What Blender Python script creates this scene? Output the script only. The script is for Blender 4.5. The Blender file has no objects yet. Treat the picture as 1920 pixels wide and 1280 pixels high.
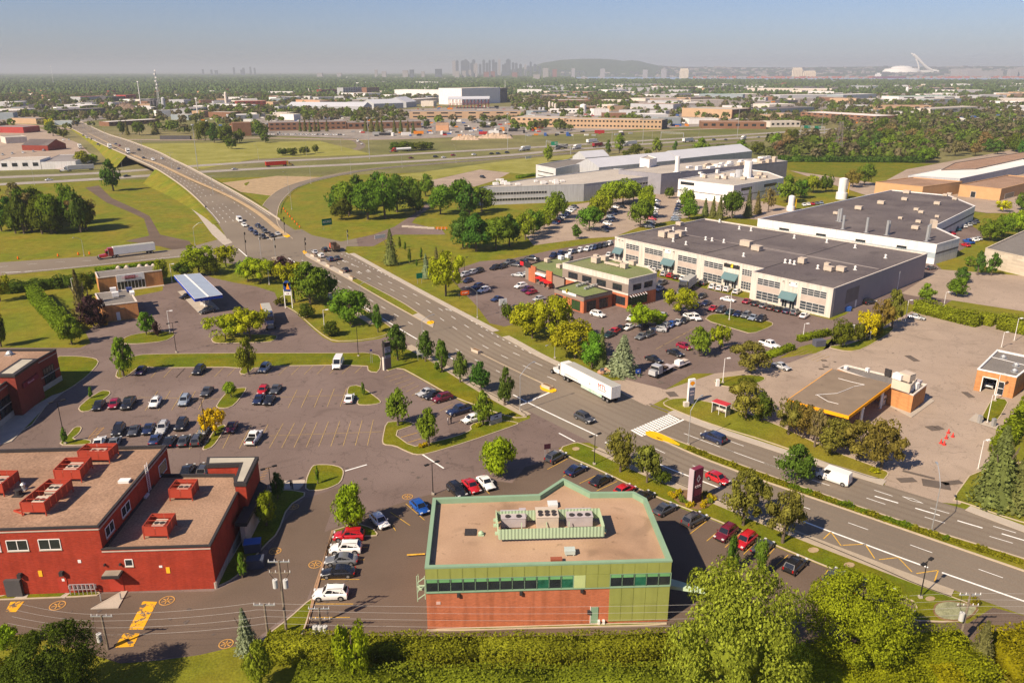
import bpy,math,random
import numpy as np
from mathutils import Vector,Matrix
from mathutils.geometry import tessellate_polygon
random.seed(7); RNG = np.random.default_rng(11)
SC = bpy.context.scene
COL = SC.collection
# ---------------------------------------------------------------- camera
FPX,HORY,CAMH = 1480.0,133.0,66.0
PITCH = math.atan((640 - HORY) / FPX)
cam_d = bpy.data.cameras.new('camera'); cam = bpy.data.objects.new('camera',cam_d); COL.objects.link(cam)
cam_d.sensor_width = 36; cam_d.lens = 36 * FPX / 1920; cam_d.clip_start = .5; cam_d.clip_end = 90000
cam.location = (0,0,CAMH); cam.rotation_euler = (math.pi / 2 - PITCH,0,0)
SC.camera = cam
# ---------------------------------------------------------------- light
SUN_AZ,SUN_EL = math.radians(229),math.radians(41)
w = bpy.data.worlds.new('World'); SC.world = w; w.use_nodes = True
nt = w.node_tree; nt.nodes.clear()
sky = nt.nodes.new('ShaderNodeTexSky'); sky.sky_type = 'NISHITA'; sky.sun_disc = False
sky.sun_elevation = SUN_EL; sky.sun_rotation = SUN_AZ; sky.altitude = 60
sky.air_density = 1.0; sky.dust_density = .6; sky.ozone_density = 2.0
bg = nt.nodes.new('ShaderNodeBackground'); bg.inputs['Strength'].default_value = 0.05
wo = nt.nodes.new('ShaderNodeOutputWorld')
stn = nt.nodes.new('ShaderNodeMix'); stn.data_type = 'RGBA'; stn.blend_type = 'MULTIPLY'; stn.inputs[0].default_value = 1; stn.inputs[7].default_value = (.78,.85,1.17,1)
nt.links.new(sky.outputs[0],stn.inputs[6]); nt.links.new(stn.outputs[2],bg.inputs[0]); nt.links.new(bg.outputs[0],wo.inputs[0])
sd = bpy.data.lights.new('sun','SUN'); sd.energy = 4.4; sd.angle = math.radians(.5); sd.color = (1,.85,.66)
sun = bpy.data.objects.new('sun',sd); COL.objects.link(sun)
sdir = Vector((math.sin(SUN_AZ) * math.cos(SUN_EL),math.cos(SUN_AZ) * math.cos(SUN_EL),math.sin(SUN_EL)))
sun.rotation_euler = sdir.to_track_quat('Z','Y').to_euler(); sun.location = (0,0,150)
SC.view_settings.view_transform = 'Standard'; SC.view_settings.look = 'None'
SC.view_settings.exposure = 0.85; SC.view_settings.gamma = 1; SC.view_settings.use_curve_mapping = False
cy = SC.cycles
cy.use_denoising = True; cy.max_bounces = 5; cy.diffuse_bounces = 2; cy.glossy_bounces = 2; cy.transmission_bounces = 2
cy.transparent_max_bounces = 4; cy.volume_bounces = 1; cy.caustics_reflective = False; cy.caustics_refractive = False
try: cy.denoising_prefilter = 'FAST'
except Exception: pass
# ---------------------------------------------------------------- surveying: a photo pixel (1920x1280) and a height give a place
CP,SP = math.cos(PITCH),math.sin(PITCH)
def P(x,y,z=0.0):
    u = (x - 960) / FPX; v = (640 - y) / FPX
    dy = CP + v * SP; dz = -SP + v * CP
    t = (z - CAMH) / dz
    return (u * t,dy * t,z)
def J(X,Y,Z=0.0):
    zc = Y * CP - (Z - CAMH) * SP; yc = Y * SP + (Z - CAMH) * CP
    return 960 + FPX * X / zc,640 - FPX * yc / zc
def PD(x,y,Y):      # the place at depth Y seen in pixel x,y
    u = (x - 960) / FPX; v = (640 - y) / FPX
    dy = CP + v * SP; dz = -SP + v * CP
    t = Y / dy
    return (u * t,Y,CAMH + dz * t)
def PXM(y,z=0.0):    # pixels per metre across at image row y
    X0 = P(960,y,z); zc = X0[1] * CP - (z - CAMH) * SP
    return FPX / zc
def HT(b,top):       # height of an upright thing from base pixel row and top pixel row
    B = P(b[0],b[1]); lo,hi = 0,90
    for _ in range(40):
        m = (lo + hi) / 2
        if J(B[0],B[1],m)[1] > top: lo = m
        else: hi = m
    return lo
def HEAD(x,y,dx,dy):
    a = P(x,y); b = P(x + dx * .2,y + dy * .2)
    return math.atan2(b[1] - a[1],b[0] - a[0])
# ---------------------------------------------------------------- materials
def srgb(r,g,b):
    f = lambda c: (c / 255 / 12.92) if c / 255 <= .04045 else ((c / 255 + .055) / 1.055) ** 2.4
    return (f(r),f(g),f(b),1)
MATS = {}
def N(nt,t,**k):
    n = nt.nodes.new(t)
    for a,b in k.items(): setattr(n,a,b)
    return n
def mat(name,col,rough=.85,var=.12,scale=.35,fine=0.0,fscale=6,metal=0.0,spec=.08,tint=None,tscale=.08,tint_amt=.5,crack=0,ribs=None,brick=None,bump=0,coat=0,obj_color=False,stains=0,streak=0):
    if name in MATS: return MATS[name]
    m = bpy.data.materials.new(name); m.use_nodes = True; nt = m.node_tree; L = nt.links
    b = nt.nodes['Principled BSDF']; b.inputs['Roughness'].default_value = rough; b.inputs['Metallic'].default_value = metal
    b.inputs['Specular IOR Level'].default_value = spec
    if coat: b.inputs['Coat Weight'].default_value = coat; b.inputs['Coat Roughness'].default_value = .08
    geo = N(nt,'ShaderNodeNewGeometry')
    def mul(a,f):
        x = N(nt,'ShaderNodeMix',data_type='RGBA',blend_type='MULTIPLY'); x.inputs[0].default_value = 1
        L.new(a,x.inputs[6]); L.new(f,x.inputs[7]); return x.outputs[2]
    def noise(sc,det=4,dist=0):
        n = N(nt,'ShaderNodeTexNoise'); n.inputs['Scale'].default_value = sc; n.inputs['Detail'].default_value = det; n.inputs['Distortion'].default_value = dist
        L.new(geo.outputs['Position'],n.inputs['Vector']); return n.outputs['Fac']
    def rng(f,a,b_,lo=.25,hi=.75):
        r = N(nt,'ShaderNodeMapRange'); r.inputs[1].default_value = lo; r.inputs[2].default_value = hi; r.inputs[3].default_value = a; r.inputs[4].default_value = b_
        L.new(f,r.inputs[0]); return r.outputs[0]
    if obj_color:
        oi = N(nt,'ShaderNodeObjectInfo'); c = oi.outputs['Color']
    else:
        rgb = N(nt,'ShaderNodeRGB'); rgb.outputs[0].default_value = tuple(col[:3]) + (1,); c = rgb.outputs[0]
    if tint:
        x = N(nt,'ShaderNodeMix',data_type='RGBA'); L.new(rng(noise(tscale,5,.4),0,tint_amt * 2,.35,.7),x.inputs[0]); L.new(c,x.inputs[6]); x.inputs[7].default_value = tuple(tint[:3]) + (1,); c = x.outputs[2]
    if var: c = mul(c,rng(noise(scale,6),1 - var,1 + var))
    if fine: c = mul(c,rng(noise(fscale,2),1 - fine,1 + fine))
    if stains:
        c = mul(c,rng(noise(.12,3,1.5),1,1 - stains,.58,.72)); c = mul(c,rng(noise(.9,2,.5),1,1 - stains * 1.3,.66,.74))
    if streak:
        vs = N(nt,'ShaderNodeVectorMath',operation='MULTIPLY'); vs.inputs[1].default_value = (1.6,1.6,.13); L.new(geo.outputs['Position'],vs.inputs[0]); nn = N(nt,'ShaderNodeTexNoise'); nn.inputs['Scale'].default_value = 1.0; nn.inputs['Detail'].default_value = 4; L.new(vs.outputs[0],nn.inputs['Vector']); c = mul(c,rng(nn.outputs['Fac'],1 + streak * .4,1 - streak,.42,.68))
    if crack:
        v = N(nt,'ShaderNodeTexVoronoi',feature='DISTANCE_TO_EDGE'); v.inputs['Scale'].default_value = crack
        nz = N(nt,'ShaderNodeTexNoise'); nz.inputs['Scale'].default_value = .5; L.new(geo.outputs['Position'],nz.inputs['Vector'])
        va = N(nt,'ShaderNodeVectorMath',operation='MULTIPLY_ADD'); L.new(nz.outputs['Color'],va.inputs[0]); va.inputs[1].default_value = (4,4,0); L.new(geo.outputs['Position'],va.inputs[2])
        L.new(va.outputs[0],v.inputs['Vector'])
        c = mul(c,rng(v.outputs['Distance'],.78,1,.003,.018))
    if ribs:
        wv = N(nt,'ShaderNodeTexWave'); wv.inputs['Scale'].default_value = ribs[0]; wv.bands_direction = ribs[1]; L.new(geo.outputs['Position'],wv.inputs['Vector'])
        c = mul(c,rng(wv.outputs['Fac'],1 - ribs[2],1,0,1))
    if brick:
        sx = N(nt,'ShaderNodeSeparateXYZ'); L.new(geo.outputs['Position'],sx.inputs[0])
        ad = N(nt,'ShaderNodeMath',operation='ADD'); L.new(sx.outputs[0],ad.inputs[0]); L.new(sx.outputs[1],ad.inputs[1])
        cx = N(nt,'ShaderNodeCombineXYZ'); L.new(ad.outputs[0],cx.inputs[0]); L.new(sx.outputs[2],cx.inputs[1])
        bt = N(nt,'ShaderNodeTexBrick'); bt.inputs['Scale'].default_value = 1; bt.inputs['Brick Width'].default_value = brick[0]; bt.inputs['Row Height'].default_value = brick[1]
        bt.inputs['Mortar Size'].default_value = brick[2]; bt.inputs['Color1'].default_value = (1.1,1.1,1.1,1); bt.inputs['Color2'].default_value = (.84,.84,.84,1); bt.inputs['Mortar'].default_value = (brick[3],) * 3 + (1,)
        L.new(cx.outputs[0],bt.inputs['Vector']); c = mul(c,bt.outputs['Color'])
    if bump:
        n = N(nt,'ShaderNodeTexNoise'); n.inputs['Scale'].default_value = bump; n.inputs['Detail'].default_value = 5; L.new(geo.outputs['Position'],n.inputs['Vector'])
        bp = N(nt,'ShaderNodeBump'); bp.inputs['Strength'].default_value = .5; bp.inputs['Distance'].default_value = .15; L.new(n.outputs['Fac'],bp.inputs['Height']); L.new(bp.outputs[0],b.inputs['Normal'])
    L.new(c,b.inputs['Base Color']); MATS[name] = m; return m
def leafmat(name,hue=(1,1,1)):
    m = bpy.data.materials.new(name); m.use_nodes = True; nt = m.node_tree; L = nt.links; nt.nodes.clear()
    oi = N(nt,'ShaderNodeObjectInfo'); g = N(nt,'ShaderNodeNewGeometry')
    r = N(nt,'ShaderNodeMapRange'); r.inputs[3].default_value = .62; r.inputs[4].default_value = 1.42; L.new(g.outputs['Random Per Island'],r.inputs[0])
    nz = N(nt,'ShaderNodeTexNoise'); nz.inputs['Scale'].default_value = .45; nz.inputs['Detail'].default_value = 3; L.new(g.outputs['Position'],nz.inputs['Vector'])
    r2 = N(nt,'ShaderNodeMapRange'); r2.inputs[1].default_value = .3; r2.inputs[2].default_value = .7; r2.inputs[3].default_value = .8; r2.inputs[4].default_value = 1.2; L.new(nz.outputs['Fac'],r2.inputs[0])
    mm = N(nt,'ShaderNodeMath',operation='MULTIPLY'); L.new(r.outputs[0],mm.inputs[0]); L.new(r2.outputs[0],mm.inputs[1])
    x = N(nt,'ShaderNodeMix',data_type='RGBA',blend_type='MULTIPLY'); x.inputs[0].default_value = 1; L.new(oi.outputs['Color'],x.inputs[6]); L.new(mm.outputs[0],x.inputs[7])
    h = N(nt,'ShaderNodeHueSaturation'); hr = N(nt,'ShaderNodeMapRange'); hr.inputs[3].default_value = .478; hr.inputs[4].default_value = .515; L.new(oi.outputs['Random'],hr.inputs[0]); L.new(hr.outputs[0],h.inputs['Hue']); L.new(x.outputs[2],h.inputs['Color'])
    d = N(nt,'ShaderNodeBsdfDiffuse'); t = N(nt,'ShaderNodeBsdfTranslucent'); L.new(h.outputs[0],d.inputs[0])
    tc = N(nt,'ShaderNodeMix',data_type='RGBA',blend_type='MULTIPLY'); tc.inputs[0].default_value = 1; L.new(h.outputs[0],tc.inputs[6]); tc.inputs[7].default_value = (1.3,1.25,.5,1); L.new(tc.outputs[2],t.inputs[0])
    ms = N(nt,'ShaderNodeMixShader'); ms.inputs[0].default_value = .3; L.new(d.outputs[0],ms.inputs[1]); L.new(t.outputs[0],ms.inputs[2])
    o = N(nt,'ShaderNodeOutputMaterial'); L.new(ms.outputs[0],o.inputs[0]); MATS[name] = m; return m
ASPH = mat('asphalt_lot',(.160,.116,.098),var=.10,scale=.08,fine=.16,fscale=5,crack=.16,tint=(.195,.145,.125),tscale=.04,stains=.18)
ASPH2 = mat('asphalt_dark',(.118,.085,.063),var=.10,scale=.1,fine=.15,fscale=6,tint=(.15,.108,.08),tscale=.07)
ASPH3 = mat('asphalt_pale',(.375,.29,.22),var=.10,scale=.1,fine=.14,fscale=5,crack=.2,tint=(.30,.23,.175),tscale=.05,stains=.15)
ROADM = mat('asphalt_road',(.218,.178,.135),var=.07,scale=.05,fine=.10,fscale=5,tint=(.175,.142,.108),tscale=.03)
CONC = mat('concrete',(.42,.36,.29),var=.1,scale=.5,fine=.08)
KERBM = mat('kerb_concrete',(.46,.37,.26),var=.12,scale=1)
BRICKKERB = mat('paver_kerb',(.36,.22,.13),var=.15,scale=2)
GRASS = mat('grass_lawn',(.135,.155,.012),var=.22,scale=.35,fine=.25,fscale=3,tint=(.225,.165,.02),tscale=.06,tint_amt=.38,bump=4)
GRASSD = mat('grass_fresh',(.10,.128,.006),var=.2,scale=.5,fine=.22,fscale=4,tint=(.17,.145,.008),tscale=.12,bump=5)
GRASSY = mat('grass_dry',(.28,.26,.07),var=.15,scale=.2,fine=.15,fscale=3,tint=(.2,.19,.03),tscale=.05,bump=3)
GROUND = mat('ground_far',(.11,.125,.03),var=.25,scale=.03,fine=.2,fscale=.4,tint=(.2,.17,.075),tscale=.004,tint_amt=.6)
YARD = mat('yard_gravel',(.30,.26,.22),var=.25,scale=.02,fine=.25,fscale=.15,tint=(.2,.175,.15),tscale=.01)
SOIL = mat('mulch',(.2,.12,.06),var=.2,scale=2)
DIRT = mat('dirt',(.36,.26,.15),var=.2,scale=.3)
WHITEP = mat('white_paint',(.78,.76,.70),var=.12,scale=1.5,fine=.15)
YELP = mat('yellow_paint',(.62,.36,.05),var=.2,scale=1.5,fine=.2)
PALEP = mat('worn_yellow_paint',(.42,.29,.12),var=.25,scale=1.2,fine=.2)
YELK = mat('yellow_kerb_paint',(.78,.42,.01),var=.12,scale=1.5)
STEEL = mat('galvanised_steel',(.48,.48,.47),rough=.5,metal=.6,var=.1)
WHM = mat('white_metal',(.75,.72,.68),rough=.5,var=.05)
BLKM = mat('black_metal',(.025,.023,.022),rough=.5,var=.1)
WOOD = mat('weathered_wood',(.22,.175,.13),var=.25,scale=3)
GLASSD = mat('dark_glass',(.02,.025,.03),rough=.08,spec=.6,var=.3,scale=.6)
GLASSG = mat('green_glass',(.02,.11,.065),rough=.1,spec=.6,var=.4,scale=.9)
RUBBER = mat('tyre_rubber',(.02,.02,.02),rough=.9,var=0)
RIM = mat('wheel_rim',(.45,.45,.46),rough=.35,metal=.7,var=0)
CARP = mat('car_paint',(1,1,1),rough=.32,var=0,obj_color=True,spec=.5,coat=.8)
CARG = mat('car_glass',(.012,.014,.018),rough=.05,spec=.7,var=0)
BARK = mat('bark',(.13,.10,.075),var=.2,scale=4)
LEAF = leafmat('leaves')
OBJC = mat('painted_metal',(1,1,1),rough=.5,var=.05,obj_color=True)
def flat(name,c,rough=.6,**k): return mat(name,c,rough=rough,var=k.pop('var',.06),**k)
# ---------------------------------------------------------------- object helpers
ORG = {}
def tag(o,label=None,category=None,group=None,kind=None):
    if label: o['label'] = label
    if category: o['category'] = category
    if group: o['group'] = group
    if kind: o['kind'] = kind
    return o
def empty(name,loc,label,category,group=None,rz=0):
    o = bpy.data.objects.new(name,None); COL.objects.link(o); o.location = loc; o.rotation_euler = (0,0,rz); o.empty_display_size = .5
    ORG[o.name] = Vector(loc); return tag(o,label,category,group)
def add(name,me,parent=None,color=None,**t):
    o = bpy.data.objects.new(name,me); COL.objects.link(o)
    if parent is not None:
        o.parent = parent; ORG[o.name] = ORG.get(parent.name,Vector((0,0,0)))
    if color: o.color = tuple(color[:3]) + (1,)
    return tag(o,**t)
class MB:
    """collects geometry in world coordinates"""
    def __init__(s): s.v = []; s.f = []; s.m = []
    def face(s,pts,m=0):
        i = len(s.v); s.v += [tuple(p) for p in pts]; s.f.append(tuple(range(i,i + len(pts)))); s.m.append(m)
    def hexa(s,b,t,m=0,mt=None):   # bottom ring b, top ring t (ccw from above)
        n = len(b); i = len(s.v); s.v += [tuple(p) for p in b] + [tuple(p) for p in t]
        for k in range(n):
            k2 = (k + 1) % n; s.f.append((i + k,i + k2,i + n + k2,i + n + k)); s.m.append(m)
        s.f.append(tuple(range(i + n,i + 2 * n))); s.m.append(m if mt is None else mt)
        s.f.append(tuple(range(i + n - 1,i - 1,-1))); s.m.append(m)
    def box(s,x,y,z,sx,sy,sz,rz=0,m=0,mt=None,taper=1,taper_y=None):   # z = bottom; x,y centre
        c,q = math.cos(rz),math.sin(rz); ty = taper if taper_y is None else taper_y
        R = lambda a,b_: (x + a * c - b_ * q,y + a * q + b_ * c)
        cs = [(-.5,-.5),(.5,-.5),(.5,.5),(-.5,.5)]
        s.hexa([(*R(a * sx,b_ * sy),z) for a,b_ in cs],[(*R(a * sx * taper,b_ * sy * ty),z + sz) for a,b_ in cs],m,mt)
    def bar(s,a,b,w,h,m=0):   # box beam from a to b, width w, height h
        a = Vector(a); b = Vector(b); d = (b - a).normalized(); up = Vector((0,0,1)) if abs(d.z) < .95 else Vector((1,0,0))
        r = d.cross(up).normalized(); u = r.cross(d)
        ra = [a + r * w / 2 * i + u * h / 2 * j for i,j in ((-1,-1),(1,-1),(1,1),(-1,1))]
        rb = [b + r * w / 2 * i + u * h / 2 * j for i,j in ((-1,-1),(1,-1),(1,1),(-1,1))]
        s.hexa(ra[::-1],rb[::-1],m)
    def tube(s,a,b,r0,r1=None,n=8,m=0,cap=True):
        r1 = r0 if r1 is None else r1; a = Vector(a); b = Vector(b); d = (b - a)
        if d.length < 1e-6: return
        d.normalize(); up = Vector((0,0,1)) if abs(d.z) < .95 else Vector((1,0,0))
        r = d.cross(up).normalized(); u = r.cross(d)
        A = [a + (r * math.cos(t) + u * math.sin(t)) * r0 for t in [k * 2 * math.pi / n for k in range(n)]]
        B = [b + (r * math.cos(t) + u * math.sin(t)) * r1 for t in [k * 2 * math.pi / n for k in range(n)]]
        s.hexa(A[::-1],B[::-1],m)
    def path(s,pts,r,n=6,m=0):
        for a,b in zip(pts,pts[1:]): s.tube(a,b,r,r,n,m)
    def poly(s,pts,m=0):
        pts = [Vector(p) for p in pts]; i = len(s.v); s.v += [tuple(p) for p in pts]
        nz = sum((pts[k].x * pts[(k + 1) % len(pts)].y - pts[(k + 1) % len(pts)].x * pts[k].y) for k in range(len(pts)))
        for t in tessellate_polygon([pts]):
            a,b,c = [pts[k] for k in t]; cr = (b - a).cross(c - a).z
            s.f.append(tuple(i + k for k in (t if cr >= 0 else t[::-1]))); s.m.append(m)
    def prism(s,pts2,z0,z1,m=0,mt=None):
        if area(pts2) < 0: pts2 = pts2[::-1]
        n = len(pts2); i = len(s.v); s.v += [(p[0],p[1],z0) for p in pts2] + [(p[0],p[1],z1) for p in pts2]
        for k in range(n):
            k2 = (k + 1) % n; s.f.append((i + k,i + k2,i + n + k2,i + n + k)); s.m.append(m)
        s.poly([(p[0],p[1],z1) for p in pts2],m if mt is None else mt)
    def build(s,name,mats,parent=None,smooth=False,color=None,**t):
        if not isinstance(mats,(list,tuple)): mats = [mats]
        o0 = ORG.get(parent.name,Vector((0,0,0))) if parent is not None else Vector((0,0,0))
        v = [(a - o0.x,b - o0.y,c - o0.z) for a,b,c in s.v]
        me = bpy.data.meshes.new(name); me.from_pydata(v,[],s.f)
        for m in mats: me.materials.append(m)
        if len(mats) > 1: me.polygons.foreach_set('material_index',s.m)
        if smooth:
            me.polygons.foreach_set('use_smooth',[True] * len(me.polygons))
            try: me.set_sharp_from_angle(angle=math.radians(smooth if smooth is not True else 40))
            except Exception: pass
        me.update(); return add(name,me,parent,color,**t)
def area(p): return .5 * sum(p[i][0] * p[(i + 1) % len(p)][1] - p[(i + 1) % len(p)][0] * p[i][1] for i in range(len(p)))
def offset(p,d):     # positive = inward
    p = [(q[0],q[1]) for q in p]
    if area(p) < 0: p = p[::-1]
    out = []; n = len(p)
    for i in range(n):
        a,b,c = p[i - 1],p[i],p[(i + 1) % n]
        d1 = Vector((b[0] - a[0],b[1] - a[1])); d2 = Vector((c[0] - b[0],c[1] - b[1]))
        if d1.length < 1e-6 or d2.length < 1e-6: out.append(b); continue
        d1.normalize(); d2.normalize(); n1 = Vector((-d1.y,d1.x)); n2 = Vector((-d2.y,d2.x)); nn = n1 + n2
        if nn.length < 1e-3: nn = n1
        nn.normalize(); k = max(.4,nn.dot(n1)); out.append((b[0] + nn.x * d / k,b[1] + nn.y * d / k))
    return out
def chaikin(p,it=1,q=.25):
    for _ in range(it):
        o = []
        for i in range(len(p)):
            a,b = p[i],p[(i + 1) % len(p)]
            o += [(a[0] * (1 - q) + b[0] * q,a[1] * (1 - q) + b[1] * q),(a[0] * q + b[0] * (1 - q),a[1] * q + b[1] * (1 - q))]
        p = o
    return p
def spline(pts,step=4.0):   # Catmull-Rom through n-dim points
    P_ = [np.array(p,float) for p in pts]; P_ = [2 * P_[0] - P_[1]] + P_ + [2 * P_[-1] - P_[-2]]; out = []
    for i in range(1,len(P_) - 2):
        a,b,c,d = P_[i - 1:i + 3]; n = max(1,int(np.linalg.norm(c - b) / step))
        for k in range(n):
            t = k / n; out.append(.5 * ((2 * b) + (c - a) * t + (2 * a - 5 * b + 4 * c - d) * t * t + (-a + 3 * b - 3 * c + d) * t ** 3))
    out.append(P_[-2]); return out
W2 = lambda pts,z=0: [P(x,y,z)[:2] for x,y in pts]
LAY = [0.012]
def sheet(name,px,m,world=False,z=None,step=.005,**t):
    if z is None: LAY[0] += step * .25; z = LAY[0]
    b = MB(); b.poly([(p[0],p[1],z) for p in (px if world else W2(px))]); o = b.build(name,m,kind='structure',**t); o['_z'] = z; return o
def island(name,px,rnd=1,m=None,h=.13,world=False,kerb=KERBM,q=.22,kw=.18):
    p = list(px) if world else W2(px)
    if rnd: p = chaikin(p,rnd,q)
    if area(p) < 0: p = p[::-1]
    inn = offset(p,kw); b = MB(); n = len(p)
    for i in range(n):
        j = (i + 1) % n
        b.face([(*p[i],0),(*p[j],0),(*p[j],h),(*p[i],h)]); b.face([(*p[i],h),(*p[j],h),(*inn[j],h),(*inn[i],h)]); b.face([(*inn[i],h),(*inn[j],h),(*inn[j],h - .06),(*inn[i],h - .06)])
    b.build('kerb',kerb,kind='structure')
    g = MB(); g.poly([(*q_,h - .03) for q_ in inn]); return g.build(name,m or GRASSD,kind='structure')
def strip_pts(line,w0,w1):    # ribbon between two offsets of a 3-D line
    if line is None: return [],[]
    L_,R_ = [],[]
    for i,p in enumerate(line):
        a = line[max(0,i - 1)]; b = line[min(len(line) - 1,i + 1)]; d = np.array([b[0] - a[0],b[1] - a[1]]); d /= max(1e-9,np.linalg.norm(d)); n = np.array([-d[1],d[0]])
        z = p[2] if len(p) > 2 else 0
        L_.append((p[0] + n[0] * w0,p[1] + n[1] * w0,z)); R_.append((p[0] + n[0] * w1,p[1] + n[1] * w1,z))
    return L_,R_
def ribbon(name,line,w0,w1,m,dz=0,thick=None,b=None,build=True,**t):
    bb = b or MB(); A,B = strip_pts(line,w0,w1)
    for i in range(len(A) - 1):
        q = [A[i],A[i + 1],B[i + 1],B[i]]; q = [(a,c,e + dz) for a,c,e in q]
        if area(q) < 0: q = q[::-1]
        bb.face(q)
        if thick:
            for e0,e1 in ((A[i],A[i + 1]),(B[i + 1],B[i])):
                bb.face([(e0[0],e0[1],e0[2] + dz - thick),(e1[0],e1[1],e1[2] + dz - thick),(e1[0],e1[1],e1[2] + dz),(e0[0],e0[1],e0[2] + dz)])
    if build: return bb.build(name,m,kind='structure',**t)
def arclen(line):
    s = [0]
    for a,b in zip(line,line[1:]): s.append(s[-1] + math.hypot(b[0] - a[0],b[1] - a[1]))
    return s
def cut(line,a,b):    # part of a polyline between two arc lengths
    s = arclen(line); L = np.array([list(p) + [0] * (3 - len(p)) for p in line]); a = max(0,a); b = min(b,s[-1])
    if b <= a: return None
    f = lambda t: np.array([np.interp(t,s,L[:,k]) for k in range(3)])
    return [f(a)] + [L[i] for i in range(len(s)) if a < s[i] < b] + [f(b)]
def dash(bb,line,off,width,on,gap,z,start=0):
    if line is None: return
    tot = arclen(line)[-1]; t = start
    while t < tot:
        c = cut(line,t,t + on)
        if c: ribbon('',c,off - width / 2,off + width / 2,None,dz=z,b=bb,build=False)
        t += on + gap
def pline(bb,a,b,width,z):   # painted line between two pixel points
    A,B = P(*a),P(*b); ribbon('',[A,B],-width / 2,width / 2,None,dz=z,b=bb,build=False)
# ================================================================ GROUND, ROADS, LOTS
b = MB(); b.face([(-40000,-300,0),(40000,-300,0),(40000,60000,0),(-40000,60000,0)]); b.build('ground',GROUND,kind='structure')
sheet('lawn',[(-900,1700),(2600,1700),(2300,330),(1500,300),(600,330),(-400,350)],GRASS,z=.008)
HZB = MB(); HZB.box(0,19000,-1,50000,41000,243)
hm = bpy.data.materials.new('haze_air'); hm.use_nodes = True; hn = hm.node_tree; hn.nodes.clear(); hv = hn.nodes.new('ShaderNodeVolumePrincipled'); hv.inputs['Density'].default_value = 0.9e-4; hv.inputs['Color'].default_value = (.56,.60,.68,1)
ho = hn.nodes.new('ShaderNodeOutputMaterial'); hn.links.new(hv.outputs[0],ho.inputs['Volume']); HZB.build('haze',hm,kind='stuff')
def ext(l,a=60,b=0):
    l = [np.array(p,float) for p in l]; d = l[-1] - l[-2]; l.append(l[-1] + d / np.linalg.norm(d) * a)
    if b: d = l[0] - l[1]; l.insert(0,l[0] + d / np.linalg.norm(d) * b)
    return l
WS = lambda px,**k: spline(ext(W2(px),**k),3)
FAR = WS([(655,476),(792,552),(942,632),(1042,685),(1270,782),(1440,842),(1655,910),(1790,950),(1920,998)])
MT = WS([(567,470),(670,523),(745,562),(785,587),(882,652),(1010,715),(1230,810),(1440,890),(1552,929),(1702,980),(1920,1047)])
MB_ = WS([(572,480),(660,528),(717,561),(772,592),(870,646),(960,692),(1247,829),(1370,880),(1440,906),(1597,960),(1732,1007),(1920,1072)])
SOL = WS([(535,480),(565,500),(627,541),(717,597),(782,636),(840,668),(962,740),(1120,817),(1235,870),(1350,915),(1500,975),(1637,1026),(1740,1064),(1920,1127)])
NEAR = strip_pts(SOL,-3.3,-3.3)[0]
def side(l,w):
    A = strip_pts(l,w,w)[0]; return [(p[0],p[1]) for p in A]
# asphalt lots (each a sheet of its own)
WLOT = [(-80,652),(150,652),(170,643),(160,622),(186,606),(262,596),(250,556),(305,545),(306,534),(330,528),(378,512),(400,521),(440,530),(480,537),(515,548),(522,565),(555,587),(587,617),(605,632),(625,642),(670,641),(712,635),(752,620),(800,650),(760,680),(750,690),(850,745),(885,762),(935,787),(960,797),(1030,770),(1090,800),(1130,830),(1080,827),(1047,840),(1066,858),(1110,877),(1150,896),(1220,930),(1272,951),(1330,972),(1452,1024),(1517,1051),(1555,1067),(1632,1097),(1672,1112),(1722,1131),(1695,1166),(1815,1168),(1862,1138),(1960,1165),(1960,1215),(1700,1207),(1500,1203),(487,1203),(447,1210),(375,1227),(300,1237),(225,1243),(180,1215),(60,1190),(-140,1190)]
sheet('parking_lot',WLOT,ASPH)
sheet('parking_lot',[(602,1000),(636,986),(692,962),(765,938),(830,920),(900,898),(960,905),(985,875),(1020,865),(1047,850),(1066,858),(1150,896),(1272,951),(1452,1024),(1632,1097),(1722,1131),(1695,1166),(1600,1190),(1300,1195),(560,1195),(582,1120)],ASPH2)
sheet('service_lane',[(-140,1120),(400,1108),(450,1085),(500,1040),(530,980),(570,935),(640,912),(610,990),(585,1100),(575,1125),(487,1192),(447,1209),(375,1227),(225,1243),(60,1190),(-140,1190)],ASPH2)
sheet('service_lane',[(780,1200),(1300,1186),(1690,1162),(1815,1168),(1862,1138),(1960,1165),(1960,1212),(1700,1207),(1500,1205),(800,1206)],ASPH2)
# office and warehouse lots, fuel station apron, far lots
ELOT = [(835,512),(900,490),(960,485),(1030,470),(1160,447),(1156,500),(1560,600),(1585,590),(1740,480),(1760,500),(1815,545),(1740,590),(1700,565),(1650,600),(1540,660),(1460,672),(1500,650),(1560,635),(1610,640),(1560,652),(1450,690),(1400,700),(1300,700),(1240,735),(1175,715),(1130,690),(1000,600),(945,612),(918,606),(895,575)]
sheet('parking_lot',ELOT,ASPH)
sheet('fuel_station_apron',[(1150,720),(1250,730),(1340,700),(1430,690),(1480,680),(1560,650),(1610,636),(1720,578),(1950,625),(1960,690),(1960,760),(1900,830),(1840,900),(1800,945),(1760,941),(1660,910),(1655,895),(1560,860),(1350,790),(1250,745),(1215,763),(1130,712)],ASPH3)
sheet('parking_lot',[(1760,505),(1960,520),(1960,590),(1740,556),(1720,556),(1690,550)],ASPH3)
sheet('parking_lot',[(985,440),(1010,405),(1070,385),(1130,375),(1190,370),(1260,352),(1290,372),(1290,408),(1200,425),(1152,444),(1100,447),(1000,460)],ASPH3,step=.01)
sheet('parking_lot',[(795,340),(830,330),(900,318),(960,322),(930,338),(890,350),(810,352)],ASPH3,step=.01)
sheet('service_road',[(1240,350),(1290,345),(1480,390),(1560,400),(1690,420),(1690,435),(1540,412),(1420,412),(1300,400)],ASPH3,step=.01)
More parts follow.
